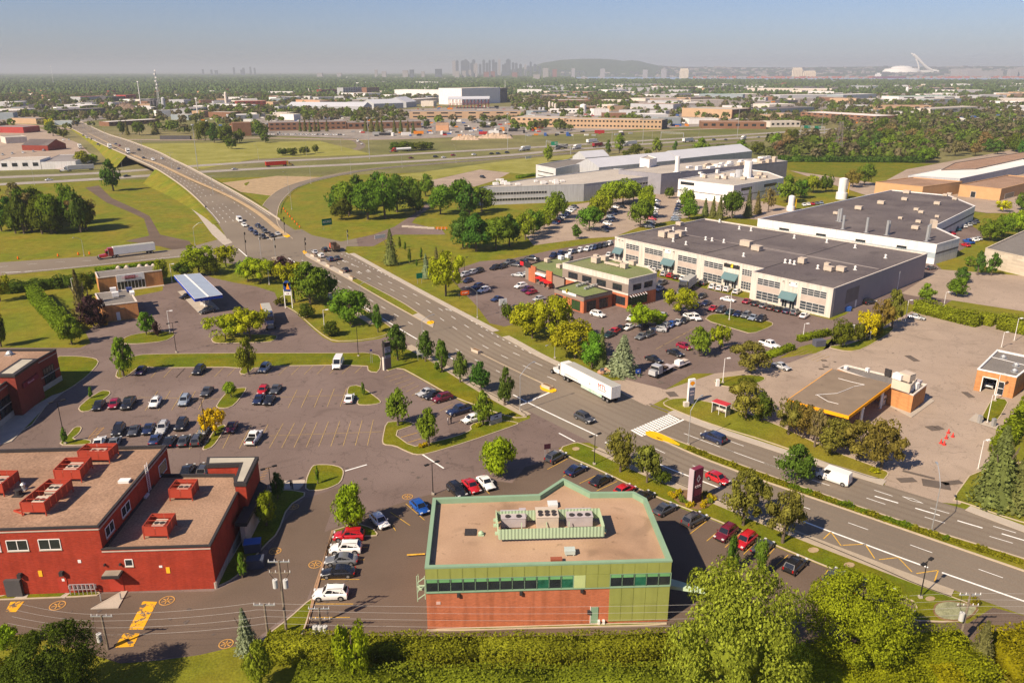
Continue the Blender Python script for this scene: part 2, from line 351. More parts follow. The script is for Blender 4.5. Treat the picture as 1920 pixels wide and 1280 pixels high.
sheet('parking_lot',[(1780,400),(1850,440),(1800,470),(1740,500),(1720,480),(1760,430)],ASPH,step=.01)
sheet('service_lane',[(668,447),(700,440),(740,425),(775,402),(803,380),(830,372),(812,386),(778,410),(772,418),(830,432),(835,440),(740,440),(700,462),(672,462)],ASPH,step=.01)
sheet('asphalt_path',[(160,352),(185,348),(210,372),(250,390),(280,405),(300,440),(355,452),(362,465),(330,470),(300,462),(235,452),(280,442),(270,410),(240,396),(200,380)],ASPH2,step=.01)
sheet('dirt_patch',[(400,345),(520,330),(600,332),(560,350),(530,370),(450,360)],DIRT,step=.01)
# cross street and junction
sheet('cross_street',[(-200,500),(0,492),(185,480),(347,466),(430,450),(470,500),(347,482),(170,500),(0,517),(-200,535)],ROADM,step=.01)
sheet('junction',[(420,446),(440,440),(566,430),(585,441),(640,453),(668,447),(672,462),(650,462),(646,472),(662,482),(600,530),(535,482),(470,500),(425,478),(347,482),(347,466)],ROADM,step=.01)
ramp = spline([P(530,450),P(505,425),P(503,402),P(515,375),P(545,352),P(600,335),P(687,319),P(790,309),P(960,296),P(1200,277)],6)
LAY[0] += .004; ribbon('ramp',ramp,-4.0,4.0,ROADM,dz=LAY[0])
rk = MB(); ribbon('',ramp,-4.3,-4.0,None,dz=LAY[0] + .1,b=rk,build=False); ribbon('',ramp,4.0,4.3,None,dz=LAY[0] + .1,b=rk,build=False); rk.build('kerb',KERBM,kind='structure')
# boulevard
road = [(p[0],p[1]) for p in FAR] + [(p[0],p[1]) for p in NEAR][::-1]
LAY[0] += .004; ZR = LAY[0]; bb = MB()
def loft(bb,A,B,z,n=90):
    sa,sb = arclen(A),arclen(B)
    f = lambda L_,s,t: (np.interp(t * s[-1],s,[p[0] for p in L_]),np.interp(t * s[-1],s,[p[1] for p in L_]))
    for i in range(n):
        q = [(*f(A,sa,i / n),z),(*f(A,sa,(i + 1) / n),z),(*f(B,sb,(i + 1) / n),z),(*f(B,sb,i / n),z)]
        if area(q) < 0: q = q[::-1]
        bb.face(q)
loft(bb,FAR,NEAR,ZR); bb.build('boulevard',ROADM,kind='structure')
# drive mouths
sheet('drive_mouth',[(990,770),(1050,800),(1110,830),(1080,830),(1000,800)],ASPH,z=ZR + .006)
sheet('drive_mouth',[(1120,715),(1210,760),(1250,745),(1240,728),(1175,712)],ASPH3,z=ZR + .006)
# sidewalks (0.13 high), cut at drives
def walk(line,a,b,w0,w1,m=CONC):
    c = cut(line,a,b)
    if c: ribbon('sidewalk',c,w0,w1,m,dz=.13,thick=.13)
def near_s(line,px):
    X = P(*px); s = arclen(line); d = [math.hypot(p[0] - X[0],p[1] - X[1]) for p in line]; return s[int(np.argmin(d))]
tot = arclen(FAR)[-1]
sgn = 1 if strip_pts(FAR,1,1)[0][5][1] > FAR[5][1] else -1
for a,b in ((0,near_s(FAR,(925,622))),(near_s(FAR,(945,633)),near_s(FAR,(1120,716))),(near_s(FAR,(1250,773)),near_s(FAR,(1655,910))),(near_s(FAR,(1800,953)),tot)): walk(FAR,a,b,0,sgn * 2.0)
for a,b in ((0,near_s(NEAR,(700,610))),(near_s(NEAR,(760,650)),near_s(NEAR,(1000,780))),(near_s(NEAR,(1120,830)),near_s(NEAR,(1790,1098))),): walk(NEAR,a,b,0,-sgn * 2.0,mat('sidewalk_grey',(.38,.31,.225),var=.1,scale=.6,fine=.1))
# medians
def median(s0,s1,m,name='median'):
    A = rsl(cut(MT,*s0),40); B = rsl(cut(MB_,*s1),40); b = MB(); h = .17
    if math.hypot(A[0][0] - B[0][0],A[0][1] - B[0][1]) < .2: return
    for i in range(39):
        a0_,a1_,b0_,b1_ = A[i],A[i + 1],B[i],B[i + 1]; w = math.hypot(a0_[0] - b0_[0],a0_[1] - b0_[1]); k = min(.45,.38 / w)
        L_ = lambda p,q,t: (p[0] + (q[0] - p[0]) * t,p[1] + (q[1] - p[1]) * t)
        for p0,p1,q0,q1 in ((a0_,a1_,L_(a0_,b0_,k),L_(a1_,b1_,k)),(b0_,b1_,L_(b0_,a0_,k),L_(b1_,a1_,k))):
            f = [(*p0,h),(*p1,h),(*q1,h),(*q0,h)]; b.face(f if area(f) > 0 else f[::-1]); b.face([(*p0,0),(*p1,0),(*p1,h),(*p0,h)])
    b.face([(*A[0],0),(*B[0],0),(*B[0],h),(*A[0],h)]); b.face([(*A[-1],0),(*B[-1],0),(*B[-1],h),(*A[-1],h)])
    b.build('kerb',KERBM,kind='structure'); b = MB()
    L_ = lambda p,q,t: (p[0] + (q[0] - p[0]) * t,p[1] + (q[1] - p[1]) * t)
    loft(b,[L_(p,q,min(.45,.38 / math.dist(p,q))) for p,q in zip(A,B)],[L_(q,p,min(.45,.38 / math.dist(p,q))) for p,q in zip(A,B)],h - .02,39)
    return b.build(name,m,kind='structure')
def rsl(L_,n):
    s = arclen(L_); return [tuple(float(np.interp(t * s[-1],s,[p[k] for p in L_])) for k in (0,1)) for t in np.linspace(0,1,n)]
def S2(pt,pb): return near_s(MT,pt),near_s(MB_,pb)
a0,a1 = S2((567,471),(572,480)); c0,c1 = S2((664,521),(663,530)); e0,e1 = S2((787,588),(776,594)); f0,f1 = S2((812,604),(812,614))
median((a0 + 1,c0),(a1 + 1,c1),CONC); median((c0 + .01,e0),(c1 + .01,e1),GRASS,'median_grass'); median((e0 + .01,f0),(e1 + .01,f1),CONC)
g0,g1 = S2((884,655),(880,652)); h0,h1 = S2((908,668),(904,664)); i0,i1 = S2((1004,712),(1000,711)); j0,j1 = S2((1038,727),(1028,727))
median((g0,h0),(g1,h1),CONC); median((h0 + .01,i0),(h1 + .01,i1),GRASS,'median_grass'); median((i0 + .01,j0),(i1 + .01,j1),CONC)
k0,k1 = S2((1232,812),(1232,824)); median((k0,arclen(MT)[-1]),(k1,arclen(MB_)[-1]),GRASS,'median_grass')
for pts in ([(1210,810),(1222,809),(1236,813),(1258,823),(1280,838),(1250,829),(1225,822),(1211,815)],[(1012,722),(1030,726),(1042,730),(1044,734),(1034,737),(1014,731)],[(801,603),(812,602),(815,606),(808,609),(800,608)],[(530,436),(541,440),(545,444),(538,446),(530,442)],[(567,471),(574,471),(576,475),(570,477)]):
    island('median_nose',pts,1,YELK,kerb=YELK,h=.2)
# ---- paint
bp = MB(); zp = ZR + .008; zf = sgn
cutMT = lambda a,b: cut(MT,a,b)
for off,on,gap,wd in ((3.5,3,6,.14),(7.0,3,6,.14)):
    for a,b in ((a0,near_s(MT,(1030,724))),(near_s(MT,(1260,823)),tot)):
        c = cutMT(a + 8,b)
        if c: dash(bp,c,sgn * off,wd,on,gap,zp)
for a,b in ((a1 + 6,near_s(MB_,(960,692))),(near_s(MB_,(1240,826)),arclen(MB_)[-1])):
    c = cut(MB_,a,b)
    if c: dash(bp,c,-sgn * 3.5,.14,3,6,zp)
dash(bp,cut(MT,a0 + 14,near_s(MT,(945,684))),sgn * 10.3,.2,1,2.2,zp)
st = arclen(SOL)[-1]
ribbon('',cut(SOL,4,near_s(SOL,(565,500))),-.18,.18,None,dz=zp,b=bp,build=False)
for a,b in (((627,541),(640,549)),((655,560),(670,568)),((682,576),(695,584)),((717,597),(782,636)),((838,667),(860,680)),((955,737),(1120,817)),((1190,850),(1200,854)),((1235,870),(1350,915)),((1370,923),(1380,927)),((1495,973),(1590,1008)),((1594,1010),(1637,1026)),((1657,1034),(1740,1064)),((1757,1070),(1935,1132))):
    ribbon('',cut(SOL,near_s(SOL,a),near_s(SOL,b)),-.17,.17,None,dz=zp,b=bp,build=False)
far_run = near_s(MT,(1248,818))
c = cutMT(far_run,near_s(MT,(1440,888)))
ribbon('',c,sgn * 3.45,sgn * 3.6,None,dz=zp,b=bp,build=False)
for a,b in ((1640,1684),(1716,1762),(1795,1842),(1878,1925)): pline(bp,(a,930 + (a - 1640) * .296),(b,930 + (b - 1640) * .296),.3,zp)
# stop lines
for a,b,wd in (((1228,811),(1283,786),.45),((975,760),(1030,736),.45),((500,449),(536,444),.4),((447,467),(463,481),.4),((505,409),(485,449),.15),((1048,812),(1078,828),.3),((792,852),(832,878),.3),((647,883),(688,871),.3)): pline(bp,a,b,wd,zp)
# zebra crossing: bars lie along the road
za,zb = P(1182,806),P(1266,784); rd = P(1262,788); e1_,e2_ = P(1257,776),P(1269,782)
dv = np.array([e2_[0] - e1_[0],e2_[1] - e1_[1]]); dv /= np.linalg.norm(dv); dv = dv * 3.3
n = 15
for i in range(n):
    t = i / (n - 1); x = P(1190 + (1256 - 1190) * t,808 + (778 - 808) * t); q0 = P(1184,806); q1 = P(1252,777)
    x = (q0[0] + (q1[0] - q0[0]) * t,q0[1] + (q1[1] - q0[1]) * t); u = np.array([q1[0] - q0[0],q1[1] - q0[1]]); u = u / np.linalg.norm(u) * .27
    A_ = [(x[0] - u[0],x[1] - u[1]),(x[0] + u[0],x[1] + u[1]),(x[0] + u[0] + dv[0],x[1] + u[1] + dv[1]),(x[0] - u[0] + dv[0],x[1] - u[1] + dv[1])]
    if area(A_) < 0: A_ = A_[::-1]
    bp.face([(*p,zp) for p in A_])
for i in range(4):
    q0 = P(1135,829); q1 = P(1150,822); t = i / 3.0; x = (q0[0] + (q1[0] - q0[0]) * t,q0[1] + (q1[1] - q0[1]) * t); u = np.array([q1[0] - q0[0],q1[1] - q0[1]]); u = u / np.linalg.norm(u) * .27
    A_ = [(x[0] - u[0],x[1] - u[1]),(x[0] + u[0],x[1] + u[1]),(x[0] + u[0] + dv[0],x[1] + u[1] + dv[1]),(x[0] - u[0] + dv[0],x[1] - u[1] + dv[1])]
    if area(A_) < 0: A_ = A_[::-1]
    bp.face([(*p,zp) for p in A_])
# turn arrows and lane symbols
def arrow(px,py,hx,hy,L=3.6,z=None,kind='s'):
    x,y,_ = P(px,py); a = HEAD(px,py,hx,hy); c,s = math.cos(a),math.sin(a); z = zp if z is None else z
    R = lambda u,v: (x + u * c - v * s,y + u * s + v * c,z)
    bp.face([R(-L / 2,-.09),R(L / 5,-.09),R(L / 5,.09),R(-L / 2,.09)]); bp.face([R(L / 5,-.38),R(L / 2,0),R(L / 5,.38)])
    if kind == 'l': bp.face([R(-.2,.09),R(0,.09),R(0,1.0),R(-.2,1.0)])
for q in ((662,497),(645,490),(692,508),(675,511),(652,476),(683,490),(712,508)): arrow(*q,-90,-50)
def diamond(px,py,hx,hy,L=3.4,w_=.9):
    x,y,_ = P(px,py); a = HEAD(px,py,hx,hy); c,s = math.cos(a),math.sin(a); R = lambda u,v: (x + u * c - v * s,y + u * s + v * c,zp)
    o = [(L / 2,0),(0,w_ / 2),(-L / 2,0),(0,-w_ / 2)]
    for i in range(4):
        p0,p1 = o[i],o[(i + 1) % 4]; bp.face([R(*p0),R(*p1),R(p1[0] * .72,p1[1] * .72),R(p0[0] * .72,p0[1] * .72)])
for q in ((1711,937),(841,581),(683,490)): diamond(*q,90,30)
dash(bp,spline([P(-60,506),P(100,492),P(200,487),P(330,477)],4),0,.14,3,6,zp); dash(bp,spline([P(-60,513),P(60,509)],4),0,.2,60,6,zp); ribbon('',spline([P(10,512),P(100,505),P(180,497),P(345,480)],5),-.12,.12,None,dz=zp,b=bp,build=False)
bp.build('road_markings',WHITEP,kind='structure')
tw = MB(); tm_ = mat('tyre_worn_asphalt',(.188,.150,.113),var=.12,scale=.05,fine=.12,fscale=5)
for L_,s_,lanes in ((MT,sgn,(1.75,5.2,8.8)),(MB_,-sgn,(1.75,5.2))):
    for ln in lanes:
        for q in (-.85,.85): c = cut(L_,14,arclen(L_)[-1]); ribbon('',c,s_ * (ln + q) - .32,s_ * (ln + q) + .32,None,dz=ZR + .004,b=tw,build=False)
tw.build('tyre_wear',tm_,kind='structure')
ob = MB(); ro = random.Random(31)
for x0,y0,x1,y1,n_ in ((330,690,660,706,22),(250,740,640,765,30),(220,795,690,835,45),(1150,600,1300,660,25),(610,1010,670,1180,18),(1050,860,1500,1060,14),(1500,640,1820,800,30),(560,850,900,900,14),(100,1125,420,1190,12)):
    for _ in range(n_):
        X,Y,_z = P(ro.uniform(x0,x1),ro.uniform(y0,y1)); r = ro.uniform(.12,.42); k0 = ro.uniform(0,6); ob.poly([(X + r * ro.uniform(.6,1.2) * math.cos(k0 + k * .7),Y + r * ro.uniform(.6,1.2) * math.sin(k0 + k * .7),.046) for k in range(9)])
ob.build('oil_stains',mat('oil_stain',(.115,.092,.078),var=.3,scale=2),kind='structure')
by = MB()
Z = [(1544,1010),(1558,997),(1577,1023),(1580,1022),(1622,1020),(1640,1047),(1648,1049),(1684,1045),(1710,1072),(1718,1075),(1759,1069),(1752,1090)]
for a,b in zip(Z,Z[1:]):
    if math.dist(a,b) > 10: pline(by,a,b,.16,zp)
by.build('road_markings',YELP,kind='structure')
# ---- bridge approach
Ls = spline([P(428,452,0),P(400,407,.5),P(350,357,3),P(297,320,6),P(262,303,6.8),P(237,292,6.5),P(210,280,5.2),P(172,262,2.5),P(135,242,.8),P(107,230,.1),P(80,218,.1)],8)
Rs = spline([P(560,436,0),P(480,384,.5),P(425,352,3),P(360,317,6),P(325,300,6.8),P(295,285,6.5),P(240,264,5.2),P(197,250,2.5),P(155,230,.8),P(128,220,.1),P(100,210,.1)],8)
def rs(L_,n):
    s = arclen(L_); return [np.array([np.interp(t * s[-1],s,[p[k] for p in L_]) for k in range(3)]) for t in np.linspace(0,1,n)]
n = 80; Ls,Rs = rs(Ls,n),rs(Rs,n); bb = MB()
for i in range(n - 1):
    q = [Ls[i] + [0,0,.03],Rs[i] + [0,0,.03],Rs[i + 1] + [0,0,.03],Ls[i + 1] + [0,0,.03]]
    bb.face(q if area(q) > 0 else q[::-1])
    for E_ in (Ls,Rs):
        a,b = E_[i],E_[i + 1]
        if a[2] > 1: bb.face([a + [0,0,-1.1],b + [0,0,-1.1],b + [0,0,.02],a + [0,0,.02]])
bb.build('bridge_road',ROADM,kind='structure')
bb = MB()
for E_,O_ in ((Ls,Rs),(Rs,Ls)):
    for i in range(n - 1):
        a,b,oa,ob = E_[i],E_[i + 1],O_[i],O_[i + 1]
        ym = (a[1] + b[1]) / 2
        if min(a[2],b[2]) < .15 or 514 < ym < 592: continue
        da = (a - oa)[:2]; da /= np.linalg.norm(da); db = (b - ob)[:2]; db /= np.linalg.norm(db)
        W_ = 3.2 if E_ is Ls else 2.6
        a1_ = np.array([*(a[:2] + da * 2.2),a[2] - .1]); b1_ = np.array([*(b[:2] + db * 2.2),b[2] - .1])
        a2 = np.array([*(a[:2] + da * (2.2 + W_ * a[2])),-.02]); b2 = np.array([*(b[:2] + db * (2.2 + W_ * b[2])),-.02])
        for q in ([a,b,b1_,a1_],[a1_,b1_,b2,a2]): bb.face(q if area(q) > 0 else q[::-1])
bb.build('embankment',GRASS,kind='structure')
bb = MB(); bb2 = MB()
for E_,O_,sw in ((Ls,Rs,1),(Rs,Ls,0)):
    for i in range(2,n - 8):
        a,b = E_[i].copy(),E_[i + 1].copy(); d = (O_[i] - E_[i])[:2]; d /= np.linalg.norm(d)
        if sw and a[1] < 385: continue
        bb.hexa([(a[0],a[1],a[2]),(b[0],b[1],b[2]),(b[0] + d[0] * .3,b[1] + d[1] * .3,b[2]),(a[0] + d[0] * .3,a[1] + d[1] * .3,a[2])],[(a[0],a[1],a[2] + .85),(b[0],b[1],b[2] + .85),(b[0] + d[0] * .3,b[1] + d[1] * .3,b[2] + .85),(a[0] + d[0] * .3,a[1] + d[1] * .3,a[2] + .85)])
bb.build('bridge_parapet',CONC,label='pale concrete parapets along both sides of the bridge road',category='parapet')
md = MB(); pw = MB()
med3 = spline([P(536,442,.0),P(480,397,.6),P(425,366,2.7),P(357,336,5),P(300,309,6.6),P(262,296,6.7),P(225,279,6),P(190,262,3),P(150,243,.8),P(125,231,.1)],6)
for i in range(len(med3) - 1):
    a,b = med3[i],med3[i + 1]; fr = i / len(med3); w_ = 1.0 if fr < .35 else .35
    A_,B_ = strip_pts([a,b],-w_,w_); md.hexa([(A_[0][0],A_[0][1],A_[0][2]),(B_[0][0],B_[0][1],B_[0][2]),(B_[1][0],B_[1][1],B_[1][2]),(A_[1][0],A_[1][1],A_[1][2])],[(A_[0][0],A_[0][1],A_[0][2] + .22),(B_[0][0],B_[0][1],B_[0][2] + .22),(B_[1][0],B_[1][1],B_[1][2] + .22),(A_[1][0],A_[1][1],A_[1][2] + .22)])
md.build('bridge_median',mat('tan_median',(.42,.30,.17),var=.15),kind='structure')
bw = MB()
def lerpline(f,n0=0,n1=n): return [Ls[i] * (1 - f) + Rs[i] * f for i in range(n0,n1)]
for f in (.14,.27,.40,.66,.80): dash(bw,lerpline(f,3,n - 6),0,.16,3,6,.05)
for f in (.03,.95): ribbon('',lerpline(f,3,n - 6),-.08,.08,None,dz=.05,b=bw,build=False)
bw.build('road_markings',WHITEP,kind='structure')
# retaining wall + walkway beside the bridge
sheet('walkway',[(318,345),(335,352),(362,385),(392,412),(420,440),(436,455),(420,460),(398,440),(372,405),(345,378)],CONC,step=.01)
# highway carriageways
hw = [spline([P(-300,356),P(0,346),P(200,335),P(390,322),P(480,317),P(692,307),P(805,301),P(960,291),P(1065,281),P(1260,267),P(1440,256),P(1600,245),P(1800,232),P(2100,216)],25),spline([P(-300,342),P(0,333),P(200,324),P(357,312),P(480,304),P(600,299),P(842,285),P(960,279),P(1092,271),P(1260,261),P(1440,250),P(1600,240),P(1800,227),P(2100,211)],25)]
bw = MB()
for l in hw:
    LAY[0] += .006; ribbon('highway',l,-6.5,6.5,mat('highway_concrete',(.30,.265,.225),var=.1,scale=.02,fine=.1,fscale=1),dz=LAY[0] + .05)
    for o in (-1.9,1.9): dash(bw,l,o,.25,4,8,LAY[0] + .08)
bw.build('road_markings',WHITEP,kind='structure')
loop = spline([P(250,266),P(357,263),P(480,256),P(605,255),P(660,262),P(677,272),P(665,281),P(600,291),P(500,300),P(430,307)],12)
LAY[0] += .006; ribbon('ramp',loop,-4,4,ROADM,dz=LAY[0])
svc = spline([P(240,262),P(380,262),P(480,259),P(700,262),P(900,255),P(1100,250),P(1300,243),P(1450,238)],20)
LAY[0] += .006; ribbon('service_road',svc,-5,5,ASPH3,dz=LAY[0])
ribbon('ramp',spline([P(960,296),P(1100,285),P(1300,272),P(1450,262)],20),-4,4,ROADM,dz=LAY[0] + .02)
for px_ in ([(112,230),(60,219),(0,213),(-200,206)],[(112,230),(150,221),(240,216),(480,214)],[(-200,228),(0,232),(90,238),(140,244)]):
    LAY[0] += .006; ribbon('street',spline(W2(px_),30),-6,6,ASPH3,dz=LAY[0] + .1)
# fields and yards
sheet('meadow',[(740,330),(960,300),(1080,290),(1010,330),(900,318),(800,340)],GRASSY,step=.02)
sheet('meadow',[(260,270),(600,265),(700,290),(480,298),(380,318),(300,300)],GRASSY,step=.02)
sheet('field',[(1470,302),(1640,304),(1760,308),(1770,318),(1700,330),(1600,335),(1480,320)],GRASSD,step=.02)
sheet('yard',[(-400,300),(0,302),(120,320),(180,300),(150,270),(60,235),(-400,235)],ASPH3,step=.02)
sheet('yard',[(420,250),(700,262),(1000,252),(1250,240),(1450,232),(1500,205),(900,200),(500,215)],YARD,step=.03)
sheet('yard',[(980,205),(1500,205),(2300,215),(2300,185),(1700,170),(1000,170)],YARD,step=.05)
sheet('yard',[(1480,320),(1650,345),(1700,318),(1960,270),(2100,330),(2100,400),(1850,400),(1640,372)],ASPH3,step=.02)
sheet('yard',[(-300,235),(150,230),(260,215),(480,205),(480,190),(-300,200)],YARD,step=.05)
b = MB(); b.poly([(*p,.6) for p in W2([(1040,149),(1110,151),(1300,152.5),(1600,154),(2000,155),(2400,156),(2400,145),(1900,144.6),(1500,144),(1250,142),(1080,141.5)])])
b.build('river',mat('river_water',(.26,.33,.42),rough=.25,var=.05,scale=.002,spec=.5),kind='structure')
# ---- grass islands on the lots
ISL = [
 [(230,677),(250,668),(272,664),(447,662),(655,662),(690,661),(716,668),(712,699),(690,697),(688,684),(480,687),(462,703),(447,700),(455,688),(300,690),(262,687),(238,706),(222,710),(215,704)],
 [(145,765),(166,747),(190,732),(206,733),(208,739),(190,753),(172,770),(152,773)],
 [(403,765),(412,750),(430,730),(462,726),(462,732),(440,760),(425,766)],
 [(378,842),(390,825),(405,800),(425,795),(418,812),(400,838),(384,844)],
 [(651,730),(655,724),(672,722),(690,733),(715,752),(713,757),(690,760),(668,759),(672,745),(650,741)],
 [(573,900),(582,878),(590,871),(620,871),(640,876),(646,885),(640,905),(620,915),(600,920),(572,920)],
 [(723,792),(740,790),(765,790),(781,796),(736,811),(773,838),(800,832),(858,817),(884,806),(880,800),(890,792),(935,788),(960,790),(975,794),(960,800),(880,828),(800,852),(778,853),(760,846),(740,836),(718,834),(716,825)],
 [(223,640),(240,630),(262,625),(300,621),(326,622),(328,630),(310,640),(262,645),(232,645)],
 [(395,635),(410,628),(440,626),(520,628),(519,636),(505,642),(420,644),(400,643)],
 [(522,560),(540,548),(620,545),(700,590),(742,620),(712,633),(670,639),(625,640),(607,630),(588,615),(557,586),(526,570)],
 [(1047,840),(1080,829),(1092,832),(1180,868),(1300,918),(1420,970),(1525,1012),(1640,1060),(1725,1098),(1800,1124),(1838,1140),(1822,1158),(1790,1167),(1700,1164),(1722,1132),(1672,1110),(1555,1065),(1452,1022),(1330,970),(1220,928),(1110,875),(1064,856)],
 [(622,995),(640,990),(665,980),(700,990),(711,1004),(690,1006),(628,1005)],
 [(582,1122),(588,1126),(575,1170),(562,1203),(487,1203),(500,1190),(540,1160)],
 [(799,1180),(900,1176),(1250,1166),(1250,1172),(1100,1176),(805,1184)],
 [(1330,590),(1350,588),(1440,602),(1450,606),(1448,612),(1410,627),(1380,618),(1320,600)],
 [(1240,757),(1255,748),(1290,746),(1340,756),(1440,788),(1560,845),(1660,882),(1668,888),(1655,903),(1560,872),(1440,828),(1330,795),(1262,768)],
 [(1335,716),(1350,708),(1400,702),(1435,706),(1434,714),(1400,725),(1360,726)],
 [(1835,790),(1860,745),(1893,750),(1880,775),(1868,792)],
 [(1783,938),(1825,880),(1960,860),(1960,990),(1900,975),(1800,940)],
 [(1545,650),(1600,645),(1665,610),(1680,618),(1620,655),(1590,660)],
 [(1722,576),(1740,572),(1960,618),(1960,628),(1720,582)],
 [(716,670),(735,655),(760,652),(800,672),(870,712),(960,760),(995,782),(960,784),(880,756),(845,742),(780,705),(750,689),(722,698)],
 [(100,668),(150,668),(180,672),(187,680),(165,705),(130,730),(98,745),(50,812),(-60,840),(-60,800),(60,740)],
 [(108,835),(125,818),(140,800),(155,800),(150,812),(134,824),(170,824),(172,832),(150,835)],
 [(400,1100),(425,1060),(470,985),(500,920),(545,918),(580,925),(540,950),(522,1000),(500,1020),(465,1060),(440,1085),(410,1100)],
 [(0,1118),(-80,1120),(-80,1127),(0,1125),(180,1118),(190,1112),(180,1108),(20,1112)],
]
for i,q in enumerate(ISL): island('grass_island',q,1 if i not in (9,10,15,21,24) else 1,GRASSD if i not in (8,9,15,18,19) else GRASS)
island('verge',[(455,345),(470,340),(462,350)],1)
island('kerb_strip',[(567,1203),(622,995),(626,996),(592,1100),(571,1204)],0,BRICKKERB,kerb=BRICKKERB,h=.18)
for q in ([(-80,800),(50,770),(98,742),(120,735),(88,760),(60,790),(22,828),(-80,860)],[(170,1142),(235,1105),(240,1107),(222,1140)],[(515,918),(530,902),(572,900),(572,906),(560,918)],[(112,1120),(128,1110),(134,1111),(122,1121)],[(26,1122),(48,1111),(55,1112),(50,1122)],[(1104,1172),(1122,1160),(1125,1170)],[(800,645),(950,690),(945,700)][:0]):
    if q: island('walkway',q,0,CONC,h=.14,kerb=CONC)
island('planting_bed',[(1250,925),(1290,918),(1345,928),(1342,940),(1318,958),(1280,950)],1,SOIL,h=.19,kerb=SOIL)
island('planting_bed',[(1752,1133),(1775,1127),(1815,1132),(1836,1140),(1822,1158),(1795,1166),(1765,1163),(1748,1150)],1,mat('sage_ground_cover',(.25,.25,.14),var=.3,scale=1.2,fine=.3),h=.22,kerb=SOIL)
for x,y,r in ((1080,842,6),(1525,1032,9),(1592,1060,9),(1744,1123,8)):
    island('tree_pit',[(x + r * 1.2 * math.cos(t),y + r * .55 * math.sin(t)) for t in [k * .7854 for k in range(8)]],0,DIRT,h=.17,kerb=DIRT)
# concrete pad under pumps
sheet('concrete_pad',[(333,547),(372,540),(412,580),(376,591)],CONC,z=.12)
sheet('concrete_pad',[(1815,788),(1830,775),(1878,800),(1870,806)],CONC,z=.1)
# ---- parking stall paint
bs = MB(); bpale = MB()
def stalls(a,b,c,d,n,bb=None,w_=.11,z=.05,joint=True):
    """n lines from a->b ... to c->d; z above the sheet"""
    bb = bb or bpale; A,B,C_,D = [np.array(P(*q)[:2]) for q in (a,b,c,d)]
    for i in range(n):
        t = i / max(1,n - 1); ribbon('',[A + (C_ - A) * t,B + (D - B) * t],-w_ / 2,w_ / 2,None,dz=z,b=bb,build=False)
def T(x,y,ox,oy): return (ox + x / 4,oy + y / 4)
stalls((330,708),(347,690),(665,700),(682,684),15)
stalls((283,708),(300,690),(330,708),(347,690),3)
stalls((540,765),(557,731),(638,762),(650,728),5); pline(bpale,(510,745),(647,741),.1,.05)
stalls((272,770),(296,733),(372,768),(390,733),5); pline(bpale,(250,745),(412,748),.1,.05)
stalls((505,840),(531,794),(689,835),(700,787),9); pline(bpale,(505,817),(722,809),.1,.05)
stalls((355,842),(372,805),(480,840),(503,795),5)
stalls((720,708),(757,698),(772,742),(793,729),6); stalls((790,750),(815,741),(860,793),(885,776),5)
stalls((752,820),(783,811),(764,830),(790,822),2,bs)
stalls((1026,880),(1064,860),(1222,965),(1262,950),7,bs); stalls((1292,1002),(1327,975),(1430,1052),(1452,1028),5,bs); stalls((1455,1060),(1478,1040),(1540,1085),(1553,1068),3,bs)
stalls((732,960),(769,985),(806,914) and (761,944),(796,975),2,bs); stalls((898,905),(918,926),(905,902),(925,920),1,bs); stalls((735,984),(742,995),(740,984),(747,995),1,bs)
for y0 in (1004,1026,1049,1086,1132,1157,1183): pline(bs,(601 - (y0 - 1086) * .21 if y0 > 1100 else 622 - (y0 - 1004) * .25,y0),(674 - (y0 - 1086) * .25,y0),.11,.05)
stalls((1292,620) ,(1310,612),(1230,655),(1246,646),6); stalls((1476,663),(1500,653),(1530,678),(1555,668),8,z=.08)
pline(bs,(763,1043),(797,1041),.35,.3)
bs.build('stall_markings',YELP,kind='structure'); bpale.build('stall_markings',PALEP,kind='structure')
# broad yellow bands, roundels and hatching on the service lane
bb = MB()
for q in ([(268,1127),(295,1128),(268,1180),(241,1180)],[(232,1187),(262,1187),(250,1212),(214,1214)],[(20,1128),(46,1127),(30,1147),(10,1147)],[(820,1203),(848,1201),(846,1208),(818,1209)],[(1108,1192),(1140,1190),(1135,1197),(1106,1198)]): bb.poly([(*p,.05) for p in W2(q)])
def wornmat():
    m = mat('worn_yellow_band',(.72,.36,.02),var=.1,scale=1.5); nt = m.node_tree; L = nt.links; b = nt.nodes['Principled BSDF']
    src = b.inputs['Base Color'].links[0].from_socket; g = N(nt,'ShaderNodeNewGeometry'); n = N(nt,'ShaderNodeTexNoise'); n.inputs['Scale'].default_value = .9; n.inputs['Detail'].default_value = 8; n.inputs['Roughness'].default_value = .75
    L.new(g.outputs['Position'],n.inputs['Vector']); r = N(nt,'ShaderNodeMapRange'); r.inputs[1].default_value = .52; r.inputs[2].default_value = .56; L.new(n.outputs['Fac'],r.inputs[0])
    x = N(nt,'ShaderNodeMix',data_type='RGBA'); L.new(r.outputs[0],x.inputs[0]); L.new(src,x.inputs[6]); x.inputs[7].default_value = (.11,.09,.08,1); L.new(x.outputs[2],b.inputs['Base Color']); return m
bb.build('road_markings',wornmat(),kind='structure')
bb = MB()
